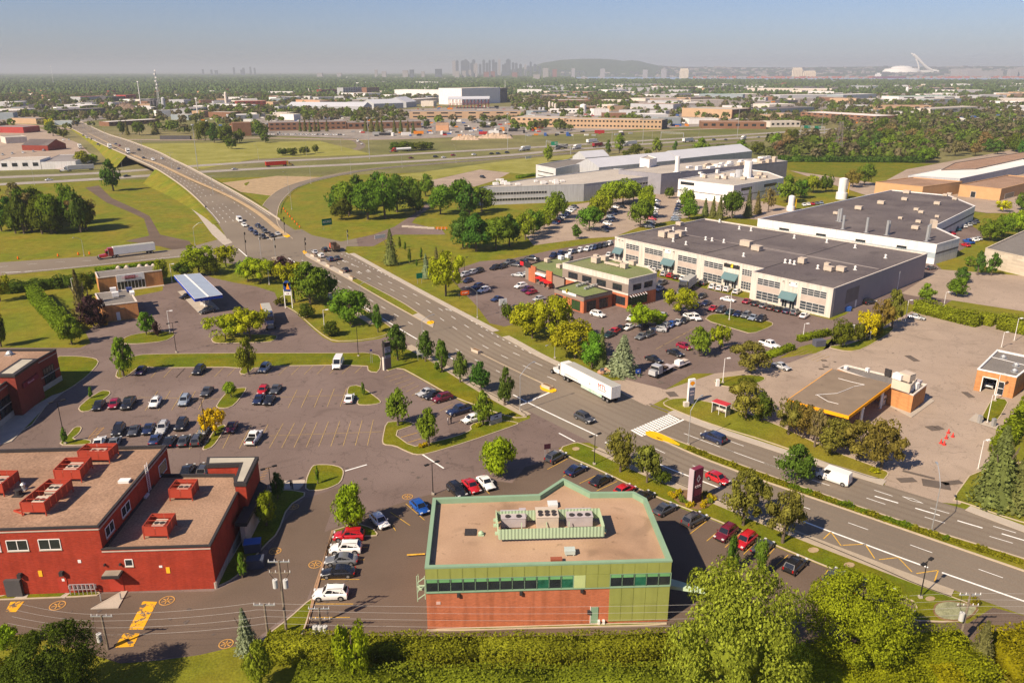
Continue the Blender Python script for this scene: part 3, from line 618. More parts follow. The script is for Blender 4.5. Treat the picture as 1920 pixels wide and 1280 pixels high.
for x,y,r in ((108,1135,1.0),(313,1126,1.0),(591,1058,.95),(424,1207,.9),(764,931,.9),(550,950,.9),(516,1033,.9),(-0,0,0)):
    if not r: continue
    X,Y,_ = P(x,y); M_ = 20
    for k in range(M_):
        t0,t1 = k * 2 * math.pi / M_,(k + 1) * 2 * math.pi / M_
        bb.face([(X + r * math.cos(t0),Y + r * math.sin(t0),.06),(X + r * math.cos(t1),Y + r * math.sin(t1),.06),(X + (r - .14) * math.cos(t1),Y + (r - .14) * math.sin(t1),.06),(X + (r - .14) * math.cos(t0),Y + (r - .14) * math.sin(t0),.06)])
    for a in (.5,1.6,2.6):
        c_,s_ = math.cos(a),math.sin(a); A_ = [(X - c_ * r * .7 - s_ * .07,Y - s_ * r * .7 + c_ * .07),(X - c_ * r * .7 + s_ * .07,Y - s_ * r * .7 - c_ * .07),(X + c_ * r * .7 + s_ * .07,Y + s_ * r * .7 - c_ * .07),(X + c_ * r * .7 - s_ * .07,Y + s_ * r * .7 + c_ * .07)]
        bb.face([(*q,.065) for q in (A_ if area(A_) > 0 else A_[::-1])])
stalls((165,822),(183,802),(178,820),(195,801),2,bb,.1); pline(bb,(165,822),(190,822),.1,.05)
for k in range(7): pline(bb,(168 + k * 3.3,819 - k * 2.8),(176 + k * 3.3,820 - k * 2.8),.1,.052)
for k in range(5): pline(bb,(484 + k * 3,900 - k * 5),(496 + k * 2.5,897 - k * 5),.1,.052)
bb.build('stall_markings',mat('ochre_paint',(.50,.27,.08),var=.25,scale=2),kind='structure')
# patches, covers
bb = MB()
for x,y,wd,hd,a in ((1260,739,2.0,2.6,.2),(1238,717,1.4,1.4,.3),(1755,908,2.6,4.2,1.2),(1785,905,3.5,1.2,.2),(1722,890,5,.7,-.6),(1700,900,3,1.5,.1),(1760,802,1.2,1.6,.3),(1748,803,1.8,2,.2),(1340,667,2,1.6,0),(1815,740,1.4,3,0),(1545,676,1.3,.9,0),(1548,688,1.3,1,0),(1540,692,1.2,.8,0),(1710,672,1.6,4,.1)):
    X,Y,_ = P(x,y); bb.box(X,Y,.04,wd,hd,.055,a)
bb.build('asphalt_patch',mat('fresh_asphalt',(.125,.10,.082),var=.15),kind='structure')
# ================================================================ BUILDINGS
R_RED = mat('red_brick',(.34,.047,.026),streak=.1,var=.12,scale=.6,brick=(.4,.13,.02,.95),fine=.06)
R_REDD = mat('dark_red_brick',(.24,.05,.035),var=.08,scale=.6,brick=(.4,.13,.02,.9))
R_ORB = mat('orange_brick',(.45,.145,.07),streak=.16,var=.07,scale=.7,brick=(.4,.13,.02,.95))
R_TANB = mat('tan_brick',(.52,.24,.095),streak=.14,var=.07,scale=.7,brick=(.4,.13,.02,.92))
R_CREAM = mat('cream_stucco',(.60,.53,.455),streak=.16,var=.06,scale=.4)
R_WHITE = mat('white_cladding',(.74,.71,.68),streak=.14,var=.05,scale=.3)
R_GREYC = mat('grey_cladding',(.42,.42,.43),streak=.12,var=.06,scale=.2)
R_TAUPE = mat('taupe_cladding',(.25,.20,.165),var=.06,scale=.4)
R_PANEL = mat('olive_green_panel',(.27,.29,.075),streak=.06,var=.08,scale=.5)
R_MINT = mat('mint_trim',(.22,.33,.215),var=.07,scale=.7)
R_MINTS = mat('mint_screen',(.36,.46,.30),var=.05,scale=.7)
G_TAN = mat('gravel_roof',(.33,.21,.14),var=.12,scale=.25,fine=.3,fscale=3.5,tint=(.26,.16,.105),tscale=.1)
G_PINK = mat('tan_membrane_roof',(.43,.285,.185),var=.08,scale=.15,fine=.07,fscale=4,tint=(.34,.215,.135),tscale=.12,stains=.25)
G_DARK = mat('dark_felt_roof',(.105,.088,.088),var=.12,scale=.06,fine=.14,fscale=2.5,tint=(.165,.14,.13),tscale=.05,stains=.3)
G_GREY = mat('grey_gravel_roof',(.19,.17,.15),var=.1,scale=.3,fine=.2,fscale=3)
G_GREEN = mat('green_felt_roof',(.17,.21,.075),var=.1,scale=.15,fine=.15,fscale=2.5,tint=(.2,.2,.1),tscale=.1)
G_PALE = mat('pale_gravel_roof',(.46,.41,.345),var=.1,scale=.1,fine=.1,fscale=1,tint=(.36,.32,.27),tscale=.05)
DKTRIM = mat('dark_trim',(.045,.04,.04),rough=.5,var=.1)
STONE = mat('limestone_base',(.46,.39,.32),var=.1,scale=1)
UNITM = mat('beige_unit',(.52,.43,.34),rough=.6,var=.08,scale=1)
UNITG = mat('grey_unit',(.42,.37,.37),rough=.55,var=.08,scale=1)
class B: pass
def bldg(name,label,roof,H,wall,roofm,cop=None,par=.35,world=False,category='building',z0=0,cw=.3,parent=None,group=None):
    o = B(); pts = [tuple(p[:2]) for p in roof] if world else [P(x,y,H)[:2] for x,y in roof]
    o.flip = area(pts) < 0; o.pts = pts; o.H = H; o.rz = H - par
    cx = sum(p[0] for p in pts) / len(pts); cy_ = sum(p[1] for p in pts) / len(pts); o.c = (cx,cy_)
    o.e = empty(name,(cx,cy_,z0),label,category,group) if parent is None else parent
    o.ang = math.atan2(pts[1][1] - pts[0][1],pts[1][0] - pts[0][0])
    q = pts[::-1] if o.flip else pts; n = len(q); b = MB(); inn = offset(q,cw)
    for i in range(n):
        j = (i + 1) % n; b.face([(*q[i],z0),(*q[j],z0),(*q[j],H),(*q[i],H)])
        pass
    b.build('wall',wall,o.e)
    b = MB(); out = offset(q,-.06)
    for i in range(n):
        j = (i + 1) % n; b.face([(*out[i],H + .02),(*out[j],H + .02),(*inn[j],H + .02),(*inn[i],H + .02)]); b.face([(*out[i],H - .22),(*out[j],H - .22),(*out[j],H + .02),(*out[i],H + .02)]); b.face([(*inn[j],H - par - .05),(*inn[i],H - par - .05),(*inn[i],H + .02),(*inn[j],H + .02)])
    b.build('coping',cop or wall,o.e)
    b = MB(); b.poly([(*p,H - par) for p in inn]); o.roof = b.build('roof',roofm,o.e)
    return o
def EP(o,i,u,z,out=0):    # point on wall i at fraction u, height z, out metres proud
    a,b = o.pts[i],o.pts[(i + 1) % len(o.pts)]; d = Vector((b[0] - a[0],b[1] - a[1])); n = Vector((d.y,-d.x)).normalized()
    if o.flip: n = -n
    return (a[0] + d.x * u + n.x * out,a[1] + d.y * u + n.y * out,z)
def EL(o,i): return math.dist(o.pts[i],o.pts[(i + 1) % len(o.pts)])
def ux(o,i,px,z):
    lo,hi = 0.,1.; f = lambda u: J(*EP(o,i,u,z))[0]
    s = f(1) > f(0)
    for _ in range(30):
        m = (lo + hi) / 2
        if (f(m) < px) == s: lo = m
        else: hi = m
    return lo
def slab(b,o,i,u0,u1,z0,z1,out=.06,inn=-.02,m=0):
    q = [EP(o,i,u0,0,inn)[:2],EP(o,i,u1,0,inn)[:2],EP(o,i,u1,0,out)[:2],EP(o,i,u0,0,out)[:2]]
    if area(q) < 0: q = q[::-1]
    b.hexa([(*p,z0) for p in q],[(*p,z1) for p in q],m)
def feat(o,name,i,u0,u1,z0,z1,m,out=.06,parent=None,inn=-.02,**t):
    b = MB(); slab(b,o,i,u0,u1,z0,z1,out,inn); return b.build(name,m,parent or o.e,**t)
def window(o,i,u0,u1,z0,z1,nx=1,ny=1,frame=WHM,glass=GLASSD,fw=.07,panes=True,name='window',sill=None,out=.07):
    L_ = EL(o,i); fu = fw / L_; b = MB()
    for k in range(nx + 1):
        uc = u0 + (u1 - u0) * k / nx; slab(b,o,i,uc - fu / 2,uc + fu / 2,z0,z1,out)
    for k in range(ny + 1):
        zc = z0 + (z1 - z0) * k / ny; slab(b,o,i,u0,u1,zc - fw / 2,zc + fw / 2,out - .004)
    w_ = b.build(name,frame,o.e)
    if panes:
        for k in range(nx):
            for l in range(ny): feat(o,'pane',i,u0 + (u1 - u0) * k / nx + fu / 2,u0 + (u1 - u0) * (k + 1) / nx - fu / 2,z0 + (z1 - z0) * l / ny + fw / 2,z0 + (z1 - z0) * (l + 1) / ny - fw / 2,glass,.025,w_)
    else: feat(o,'pane',i,u0,u1,z0,z1,glass,.025,w_)
    if sill: feat(o,'sill',i,u0 - fu,u1 + fu,z0 - .18,z0 - .04,sill,.12,w_)
    return w_
def unit(o,px,py,sx,sy,sz,m=UNITM,name='rooftop_unit',fans=0,ang=None,z=None,cap=None,leg=.25):
    z = o.rz if z is None else z; X,Y,_ = P(px,py,z); a = o.ang if ang is None else ang; b = MB()
    b.box(X,Y,z + leg,sx,sy,sz,a); c,s = math.cos(a),math.sin(a)
    if leg:
        for i in (-1,1): b.box(X + c * sx * .35 * i,Y + s * sx * .35 * i,z,.15,sy * .9,leg,a)
    b.box(X,Y,z + leg + sz,sx * 1.04,sy * 1.04,.06,a); u = b.build(name,m,o.e)
    for k in range(fans):
        fx = (k % 3 - (min(fans,3) - 1) / 2) * sx / (min(fans,3) + .2); fy = -sy * .28 + (k // 3) * sy * .28
        f = MB(); x,y = X + c * fx - s * fy,Y + s * fx + c * fy; r = min(sx / 9,.36)
        f.tube((x,y,z + leg + sz + .05),(x,y,z + leg + sz + .2),r,r,12); f.build('fan',DKTRIM,u)
    return u
def vent(o,px,py,r=.25,h=.9,m=STEEL,hood=True,z=None,name='roof_vent'):
    z = o.rz if z is None else z; X,Y,_ = P(px,py,z); b = MB(); b.tube((X,Y,z),(X,Y,z + h),r,r,10)
    if hood: b.tube((X,Y,z + h),(X,Y,z + h + r),r * 1.5,r * .6,10)
    b.box(X,Y,z,r * 3,r * 3,.15); return b.build(name,m,o.e)
def text(s,parent,loc,size,m,ang,name='lettering',tilt=math.pi / 2,ex=.03,align='CENTER',roll=0):
    c = bpy.data.curves.new(name,'FONT'); c.body = s; c.size = size; c.extrude = ex; c.align_x = align; c.align_y = 'CENTER'; c.materials.append(m)
    t_ = bpy.data.objects.new(name,c); me = bpy.data.meshes.new_from_object(t_); bpy.data.objects.remove(t_); me.name = name; me.materials.clear(); me.materials.append(m)
    o = add(name,me,parent); o['kind'] = 'stuff'; o0 = ORG.get(parent.name,Vector((0,0,0))); o.location = Vector(loc) - o0; o.rotation_euler = (tilt,0,ang); return o
def etext(o,i,u,z,s,size,m,out=.1,parent=None):
    p = EP(o,i,u,z,out); q0,q1 = EP(o,i,0,0),EP(o,i,1,0); a = math.atan2(q1[1] - q0[1],q1[0] - q0[0])
    n = EP(o,i,0,0,1); nx,ny = n[0] - q0[0],n[1] - q0[1]
    if math.cos(a) * ny - math.sin(a) * nx > 0: a += math.pi
    return text(s,parent or o.e,p,size,m,a)

# ---- 1. green-trimmed two-storey building, centre front
g = bldg('office_building','two-storey building with mint green trim, green panels and a tan roof',[(797,1063),(1260,1050),(1212,934),(1188,921),(1108,922),(1056,896),(1010,926),(812,933)],9.0,R_ORB,G_PINK,cop=R_MINT,par=.75,cw=.45)
us = lambda x,z=9: ux(g,0,x,z)
nP = 20
u_b = us(1143,5)
feat(g,'panel_backing',0,0.0,1.0,7.28,8.76,R_PANEL,.03); feat(g,'panel_backing',0,u_b,1.0,.25,5.4,R_PANEL,.03); feat(g,'panel_backing',0,us(1078,6),us(1145,6),5.4,7.28,R_PANEL,.03)
for k in range(nP):
    u0,u1 = k / nP,(k + 1) / nP; feat(g,'panel',0,u0 + .0012,u1 - .0012,7.32,8.74,R_PANEL,.07)
    if u0 > u_b - .02:
        feat(g,'panel',0,max(u0,u_b) + .0012,u1 - .0012,.3,2.8,R_PANEL,.07); feat(g,'panel',0,max(u0,u_b) + .0012,u1 - .0012,2.84,5.36,R_PANEL,.07)
    if 12 <= k < 15: feat(g,'panel',0,u0 + .0012,u1 - .0012,5.44,7.24,R_PANEL if k > 12 else mat('pale_green_panel',(.45,.52,.22)),.07)
    else:
        w_ = window(g,0,u0,u1,5.45,7.26,1,1,R_MINT,GLASSG if k in (9,11,17) else GLASSD,fw=.11)
        feat(g,'blind',0,u0 + .004,u1 - .004,6.75,7.2,mat('green_blind',(.15,.35,.14)),.032,w_)
feat(g,'ledge',0,0,1,5.28,5.4,R_MINT,.12)
d = feat(g,'door',0,us(1107,1),us(1121,1),.1,2.5,R_MINT,.08); feat(g,'door_frame',0,us(1106,1),us(1107,1),.1,2.6,WHM,.1,d)
for x,z in ((1101,1.6),(857,4.7),(974,4.7),(1088,4.8)): feat(g,'wall_lamp',0,us(x,z),us(x + 5,z),z,z + .5,DKTRIM,.3)
feat(g,'notice',0,us(818,4),us(826,4),3.6,4.0,mat('pink_notice',(.6,.4,.33)),.05)
for x in (1120,1129): feat(g,'utility_box',0,us(x,0),us(x + 4,0),.1,.6,WHM,.4)
b = MB()
for u,zt in ((.985,7.6),(.86,6.2)):
    for q in (.15,1.1): b.bar(EP(g,7,u,3.9 if q > 1 else 4.2,q),EP(g,7,u,zt,q),.09,.09)
for zz_ in (4.0,5.2,6.4): b.bar(EP(g,7,.985,zz_ + 1,1.1),EP(g,7,.86,zz_,1.1),.09,.09); b.bar(EP(g,7,.985,zz_ + 1,.1),EP(g,7,.985,zz_ + .2,1.1),.09,.09)
for k in range(5): b.bar(EP(g,7,.985 - k * .03,6.2 - k * .5,.15),EP(g,7,.985 - k * .03,6.2 - k * .5,1.1),.3,.05)
b.build('outdoor_stair',R_MINTS,g.e)
b = MB(); p = EP(g,1,.28,0,0); q = EP(g,1,.02,0,6.5); r_ = EP(g,1,.15,0,0)
b.hexa([(p[0],p[1],3.3),(r_[0],r_[1],3.3),(q[0],q[1],3.3)],[(p[0],p[1],3.8),(r_[0],r_[1],3.8),(q[0],q[1],3.8)]); b.build('entrance_canopy',mat('mint_light',(.5,.62,.42)),g.e)
# rooftop mechanical screen (ribbed) and units
scr = [P(x,y,10.3)[:2] for x,y in ((935,992),(1134,986),(1124,952),(931,958))]
b = MB()
for k in range(4):
    a,c = scr[k],scr[(k + 1) % 4]; Ln = math.dist(a,c); nn = int(Ln / .22); dx,dy = (c[0] - a[0]) / Ln,(c[1] - a[1]) / Ln
    for j in range(nn):
        s0,s1 = j * Ln / nn,(j + 1) * Ln / nn; o_ = .03 if j % 2 else -.03; o2 = -o_
        f = lambda s,o: (a[0] + dx * s + dy * o,a[1] + dy * s - dx * o)
        b.face([(*f(s0,o_),8.75),(*f(s1,o2),8.75),(*f(s1,o2),10.3),(*f(s0,o_),10.3)])
b.build('roof_screen',R_MINTS,g.e)
for x,y in ((933,1000),(978,999),(1025,998),(1067,997),(1132,995),(930,975),(930,985)):
    X,Y,_ = P(x,y,8.3); b = MB(); b.box(X,Y,8.25,.7,.6,.2); b.bar((X,Y,8.3),(X,Y + .5,9.6),.1,.1); b.build('screen_foot',R_MINTS,g.e)
unit(g,962,983,3.2,2.2,1.3,UNITG,fans=2); unit(g,980,978,.9,2.2,1.2,UNITG); unit(g,1025,984,2.9,2.6,1.7,UNITM,fans=6); unit(g,1085,981,3.4,2.3,1.4,UNITG,fans=3)
unit(g,1036,948,1.35,1.25,.35,mat('skylight_dome',(.6,.62,.6),rough=.2),'skylight',leg=.1); unit(g,1068,1038,1.3,1.0,.5,mat('pale_unit',(.45,.5,.45)),'roof_fan',leg=.2); unit(g,1043,1053,1.4,.6,.5,mat('rusty_box',(.3,.09,.05)),'roof_hatch',leg=0); vent(g,902,1002,.25,.3,R_MINTS); vent(g,882,998,.5,.06,DKTRIM,False)

# ---- 2. red brick complex, bottom left
r = bldg('commercial_building','tall red brick block with a gravel roof and red screened units, bottom left',[(-260,1000),(184,986),(312,834),(10,842),(-230,846)],10.1,R_RED,G_TAN,cop=DKTRIM,par=.5)
for x0,x1 in ((-64,-40),(-45,2),(15,54),(75,115)): window(r,0,ux(r,0,x0,7),ux(r,0,x1,7),6.9,8.4,2,1,WHM,GLASSD,.1,sill=STONE)
feat(r,'cream_band',0,0,1,9.58,9.72,STONE,.09); feat(r,'cream_band',1,0,1,9.58,9.72,STONE,.09)
window(r,1,.06,.16,7.4,8.8,2,1,WHM,GLASSD,.1,sill=STONE); window(r,1,.27,.38,7.4,8.8,2,1,WHM,GLASSD,.1,sill=STONE); window(r,1,.83,.95,6.6,8.4,1,1,WHM,GLASSD,.1)
feat(r,'door',0,ux(r,0,111,1),ux(r,0,128,1),.15,2.4,mat('red_door',(.4,.05,.03)),.07)
feat(r,'door',0,ux(r,0,14,1),ux(r,0,44,1),.15,2.6,mat('grey_door',(.08,.075,.075)),.5)
feat(r,'poster',0,ux(r,0,73,3),ux(r,0,80,3),2.8,3.7,mat('yellow_notice',(.85,.45,.03)),.05); feat(r,'notice',0,ux(r,0,146,5),ux(r,0,152,5),4.7,5.15,WHM,.05); feat(r,'notice',0,ux(r,0,117,2),ux(r,0,122,2),2.0,2.4,WHM,.09)
for x,z in ((36,2.9),(114,3.0)): feat(r,'door_lamp',0,ux(r,0,x,z),ux(r,0,x + 7,z),z,z + .6,DKTRIM,.5)
b = MB(); u0,u1 = ux(r,0,134,1),ux(r,0,181,1)
for zz in (.9,1.7): b.bar(EP(r,0,u0,zz,.5),EP(r,0,u1,zz,.5),.08,.08)
for k in range(7):
    uu = u0 + (u1 - u0) * k / 6; b.bar(EP(r,0,uu,.1,.5),EP(r,0,uu,1.7,.5),.07,.07); b.box(*EP(r,0,uu,1.0,.35),.3,.25,.5)
b.build('gas_meter_rack',mat('meter_grey',(.35,.3,.3)),r.e)
b = MB(); b.bar(EP(r,1,.62,6.8,.3),EP(r,1,.62,11.3,.3),.06,.06); b.bar(EP(r,1,.655,6.8,.3),EP(r,1,.655,11.3,.3),.06,.06)
for k in range(14): b.bar(EP(r,1,.62,6.9 + k * .32,.3),EP(r,1,.655,6.9 + k * .32,.3),.04,.04)
b.build('roof_ladder',WHM,r.e)
r2 = bldg('commercial_building','low red brick wing with a service door under a dark canopy, beside the lane',[(190,1028),(394,1022),(446,921),(440,888),(299,888)],6.75,R_RED,G_TAN,cop=DKTRIM,par=.45)
feat(r2,'cream_band',0,0,1,6.22,6.36,STONE,.09); feat(r2,'stone_base',1,0,1,0,1.1,STONE,.12); feat(r2,'corner_stone',0,.985,1,.0,1.0,STONE,.06)
uu = lambda x,z: ux(r2,0,x,z)
window(r2,0,uu(236,4),uu(250,4),4.0,5.0,1,1,WHM,GLASSD,.1,sill=STONE)
feat(r2,'door',0,uu(206,1),uu(232,1),.15,2.5,mat('red_door',(.4,.05,.03)),.07)
cn = feat(r2,'door_canopy',0,uu(188,3),uu(232,3),3.0,3.35,DKTRIM,1.4); feat(r2,'canopy_inset',0,uu(193,3),uu(229,3),3.36,3.4,mat('canopy_dust',(.3,.26,.2),var=.3),1.2,cn)
feat(r2,'poster',0,uu(312,3),uu(319,3),2.7,3.6,mat('yellow_notice',(.85,.45,.03)),.05); feat(r2,'notice',0,uu(300,3),uu(306,3),3.6,3.9,WHM,.05)
for x in (196,225): feat(r2,'wall_lamp',0,uu(x,4),uu(x + 3,4),4.2,4.5,DKTRIM,.3)
fp = [P(x,y,8.2)[:2] for x,y in ((390,858),(483,857),(460,905),(440,905),(452,869),(388,871))]
b = MB(); b.prism(fp,3.2,8.2); b.build('entrance_tower',R_RED,r2.e)
b = MB(); b.prism(offset(fp,-.15),7.7,8.3); b.build('tower_cornice',DKTRIM,r2.e)
b = MB(); b.prism(offset(fp,.35),8.3,8.36); b.build('tower_cap',mat('cap_metal',(.42,.38,.3)),r2.e)
lp = [P(x,y,4.3)[:2] for x,y in ((440,980),(462,980),(500,908),(484,900))]
b = MB(); b.prism(lp,3.7,4.3); b.build('canopy',DKTRIM,r2.e); b = MB(); b.prism(offset(lp,.5),0,3.7); b.build('porch',STONE,r2.e)
def screen(o,corners,zt,hh=1.35,n=(3,2),ribs=True,nu=1,col=(.39,.06,.035)):
    c = [P(x,y,zt)[:2] for x,y in corners]; zb = zt - hh; par = empty('x',(0,0,0),None,None); bpy.data.objects.remove(par)
    m = mat('red_screen_39',col,rough=.5,var=.06); fr = MB(); cq = c if area(c) > 0 else c[::-1]
    for k in range(4):
        a,d = cq[k],cq[(k + 1) % 4]; fr.bar((*a,zt),(*d,zt),.1,.1); fr.bar((*a,zb),(*d,zb),.12,.1); fr.bar((*a,o.rz),(*a,zt),.12,.12)
    f0 = fr.build('unit_screen',m,o.e)
    for k in range(4):
        a,d = cq[k],cq[(k + 1) % 4]; nn = max(2,int(math.dist(a,d) / 1.25))
        for j in range(nn):
            q0 = (a[0] + (d[0] - a[0]) * (j + .02) / nn,a[1] + (d[1] - a[1]) * (j + .02) / nn); q1 = (a[0] + (d[0] - a[0]) * (j + .98) / nn,a[1] + (d[1] - a[1]) * (j + .98) / nn)
            pb = MB(); pb.bar((*q0,(zb + zt) / 2),(*q1,(zb + zt) / 2),.05,hh - .12); pb.build('screen_panel',m,f0)
    cxx,cyy = sum(p[0] for p in c) / 4,sum(p[1] for p in c) / 4; an = math.atan2(cq[1][1] - cq[0][1],cq[1][0] - cq[0][0]); L0,L1 = math.dist(cq[0],cq[1]),math.dist(cq[1],cq[2])
    for j in range(nu):
        t = (j + .5) / nu - .5; vx,vy = cq[2][0] - cq[1][0],cq[2][1] - cq[1][1]
        x,y = cxx + vx * t,cyy + vy * t; ub = MB(); ub.box(x,y,zb - .1,L0 * .5,L1 / nu * .62,1.0,an); u_ = ub.build('cooling_unit',UNITM,f0)
        for s in (-.2,.2):
            X_ = x + math.cos(an) * L0 * s * .6; Y_ = y + math.sin(an) * L0 * s * .6; fb = MB(); fb.tube((X_,Y_,zb + .9),(X_,Y_,zb + .98),.32,.32,10)
            if len(f0.children) < 60: fb.build('fan',DKTRIM,f0)
    for j in range(3):
        br = MB(); t = (j + .5) / 3; p0 = [cq[0][k] + (cq[3][k] - cq[0][k]) * t for k in (0,1)]; p1 = [cq[1][k] + (cq[2][k] - cq[1][k]) * t for k in (0,1)]; br.bar((*p0,zt - .05),(*p1,zt - .05),.07,.07); br.build('brace',m,f0)
screen(r,[(37,942),(82,942),(133,898),(92,898)],11.6,nu=2); screen(r,[(100,881),(149,881),(170,856),(123,858)],11.6); screen(r,[(145,846),(202,846),(219,831),(162,832)],11.6); screen(r,[(-40,907),(3,907),(33,882),(-10,882)],11.6)
screen(r2,[(316,917),(358,917),(370,898),(330,899)],8.2); screen(r2,[(267,987),(312,987),(328,962),(285,963)],8.2)
vent(r,36,928,.45,.9,DKTRIM,False); vent(r,45,918,.25,.9,STEEL); unit(r,234,903,1.5,1.0,.3,WHM,'roof_hatch',leg=0)
b = MB(); X,Y,_ = P(36,962,9.6); b.bar((X - 1,Y + .5,9.7),(X + 1,Y - .4,9.7),.12,.3); b.bar((X - 1,Y + .5,9.7),(X + .3,Y + 1,9.7),.12,.3); b.build('loose_panel',mat('red_screen_39',(.39,.06,.035)),r.e)
unit(r2,270,932,1.2,1.2,.3,mat('skylight_dome',(.6,.62,.6)),'skylight',leg=.1)
# ---- 3. brown-red brick shop on the left edge
s3 = bldg('shop_building','dark red brick shop with a brown gravel roof, cut by the left edge',[(-120,655),(105,654),(62,678),(-30,745),(-140,800)],7.5,R_REDD,G_TAN,cop=DKTRIM,par=.45)
ps = [P(x,y,8.8)[:2] for x,y in ((3,701),(24,701),(62,675),(42,675))]
b = MB(); b.prism(offset(ps,-.6),0,8.5); b.build('entrance_tower',R_REDD,s3.e); b = MB(); b.prism(offset(ps,-.8),8.4,8.9); b.build('tower_cornice',DKTRIM,s3.e); b = MB(); b.prism(ps,8.9,8.95); b.build('tower_cap',mat('cap_metal',(.42,.38,.3)),s3.e)
for e in (1,2): feat(s3,'stone_base',e,0,1,0,1.2,STONE,.15); feat(s3,'stone_band',e,0,1,3.0,3.15,STONE,.08); feat(s3,'stone_band',e,0,1,6.6,6.75,STONE,.08)
window(s3,1,.25,.7,1.3,4.8,4,2,BLKM,GLASSD,.12); window(s3,2,.35,.8,1.3,4.8,5,2,BLKM,GLASSD,.12)
ts = B(); q = offset(ps,-.62); ts.pts = q; ts.flip = False; ts.e = s3.e; ts.H = 8
for e in range(4):
    n_ = EP(ts,e,.5,0,1); m_ = EP(ts,e,.5,0,0)
    if n_[0] - m_[0] > .5: sb = feat(ts,'sign_board',e,.2,.85,5.2,6.2,mat('maroon_sign',(.22,.03,.04)),.3); etext(ts,e,.5,5.7,'Pharmacie',.6,mat('pink_letter',(.7,.35,.38)),.36)
vent(s3,18,665,.5,.4,STEEL)
# ---- 4. fuel station pair, left middle
t1 = bldg('shop_building','orange brick shop with a glazed storefront under a white fascia',[(183,521),(303,506),(292,497),(178,510)],5.0,R_TANB,G_GREY,cop=R_CREAM,par=.4)
u0,u1 = ux(t1,0,219,3),ux(t1,0,271,3)
fs = feat(t1,'fascia',0,u0,u1,2.9,5.1,R_WHITE,.35); sb = feat(t1,'sign_board',0,u0 + (u1 - u0) * .3,u0 + (u1 - u0) * .68,3.5,4.6,mat('maroon_sign',(.22,.03,.04)),.42,fs); etext(t1,0,u0 + (u1 - u0) * .49,4.05,'DÉPANNEUR',.85,mat('pink_letter',(.7,.35,.38)),.46)
window(t1,0,u0,u1,.2,2.9,8,1,WHM,GLASSD,.14); feat(t1,'step',0,0,1,0,.12,CONC,1.6)
for x,y in ((222,503),(238,502),(262,500),(276,500),(288,499)): vent(t1,x,y,.5,.35,UNITM,True)
t2 = bldg('kiosk_building','small orange brick building with a white service door beside a plum tree',[(190,573),(257,565),(243,542),(178,550)],4.8,R_TANB,G_GREY,cop=R_CREAM,par=.35)
feat(t2,'door',0,ux(t2,0,219,1),ux(t2,0,226,1),.1,2.4,WHM,.07); unit(t2,213,548,1.6,1.4,1.1,WHM); unit(t2,217,557,1.7,1.5,1.2,WHM); unit(t2,243,547,1.5,1.4,1.0,mat('navy_unit',(.05,.07,.2)),'rooftop_unit'); unit(t2,248,552,1.2,3.0,.6,WHM,'rooftop_unit'); feat(t2,'lamp_arm',0,.5,.62,3.4,3.5,DKTRIM,.8)
# fuel canopies
def canopy(name,label,corners,z,th,top,fascia,legs,legm=WHM,stripes=None):
    c = [P(x,y,z)[:2] for x,y in corners]
    if area(c) < 0: c = c[::-1]
    cx,cy_ = sum(p[0] for p in c) / 4,sum(p[1] for p in c) / 4; e = empty(name,(cx,cy_,0),label,'canopy')
    b = MB(); b.prism(c,z - th,z - .12); b.face([(*p,z - th) for p in c[::-1]]); b.build('fascia',fascia,e)
    b = MB(); b.prism(offset(c,.18),z - .14,z - .06 if not stripes else z + .02); b.build('deck',top,e)
    for x,y in legs:
        X,Y,_ = P(x,y); b = MB(); b.box(X,Y,0,.45,.45,z - th + .05); b.build('column',legm,e)
    return e,c
ca,cc = canopy('fuel_canopy','fuel canopy with a pale blue-grey deck and blue and white fascia',[(326,516),(365,560),(417,552),(374,512)],5.2,.95,mat('bluegrey_deck',(.27,.32,.40),var=.06),mat('royal_blue',(.015,.05,.33)),[(384,574),(352,545)])
b = MB(); m0 = [(cc[0][k] + cc[1][k]) / 2 for k in (0,1)]; 
cx4 = [P(x,y,5.24) for x,y in ((346,514),(391,556))]; b.bar(cx4[0],cx4[1],.5,.08); b.build('ridge_gutter',WHM,ca)
b = MB(); 
for i in range(4): b.bar((*cc[i],5.16),(*cc[(i + 1) % 4],5.16),.1,.07)
b.build('trim',WHM,ca)
def pump(x,y,label,ang=0,col=(.6,.58,.55)):
    X,Y,_ = P(x,y); e = empty('fuel_pump',(X,Y,0),label,'fuel pump','fuel pumps under the canopies'); b = MB(); b.box(X,Y,0,.9,.55,1.6,ang); b.box(X,Y,1.6,1.0,.6,.5,ang); b.build('cabinet',mat('pump_body',(.6,.57,.53)),e)
    b = MB(); b.box(X,Y,1.1,.5,.6,.4,ang); b.build('display',BLKM,e); b = MB(); b.path([(X + .5,Y,1.4),(X + .62,Y,1.0),(X + .6,Y,.4),(X + .5,Y,.6)],.03); b.build('hose',RUBBER,e)
pump(379,572,'pale fuel pump at the front column of the blue-edged canopy'); pump(390,570,'pale fuel pump right of the front column of the blue-edged canopy')
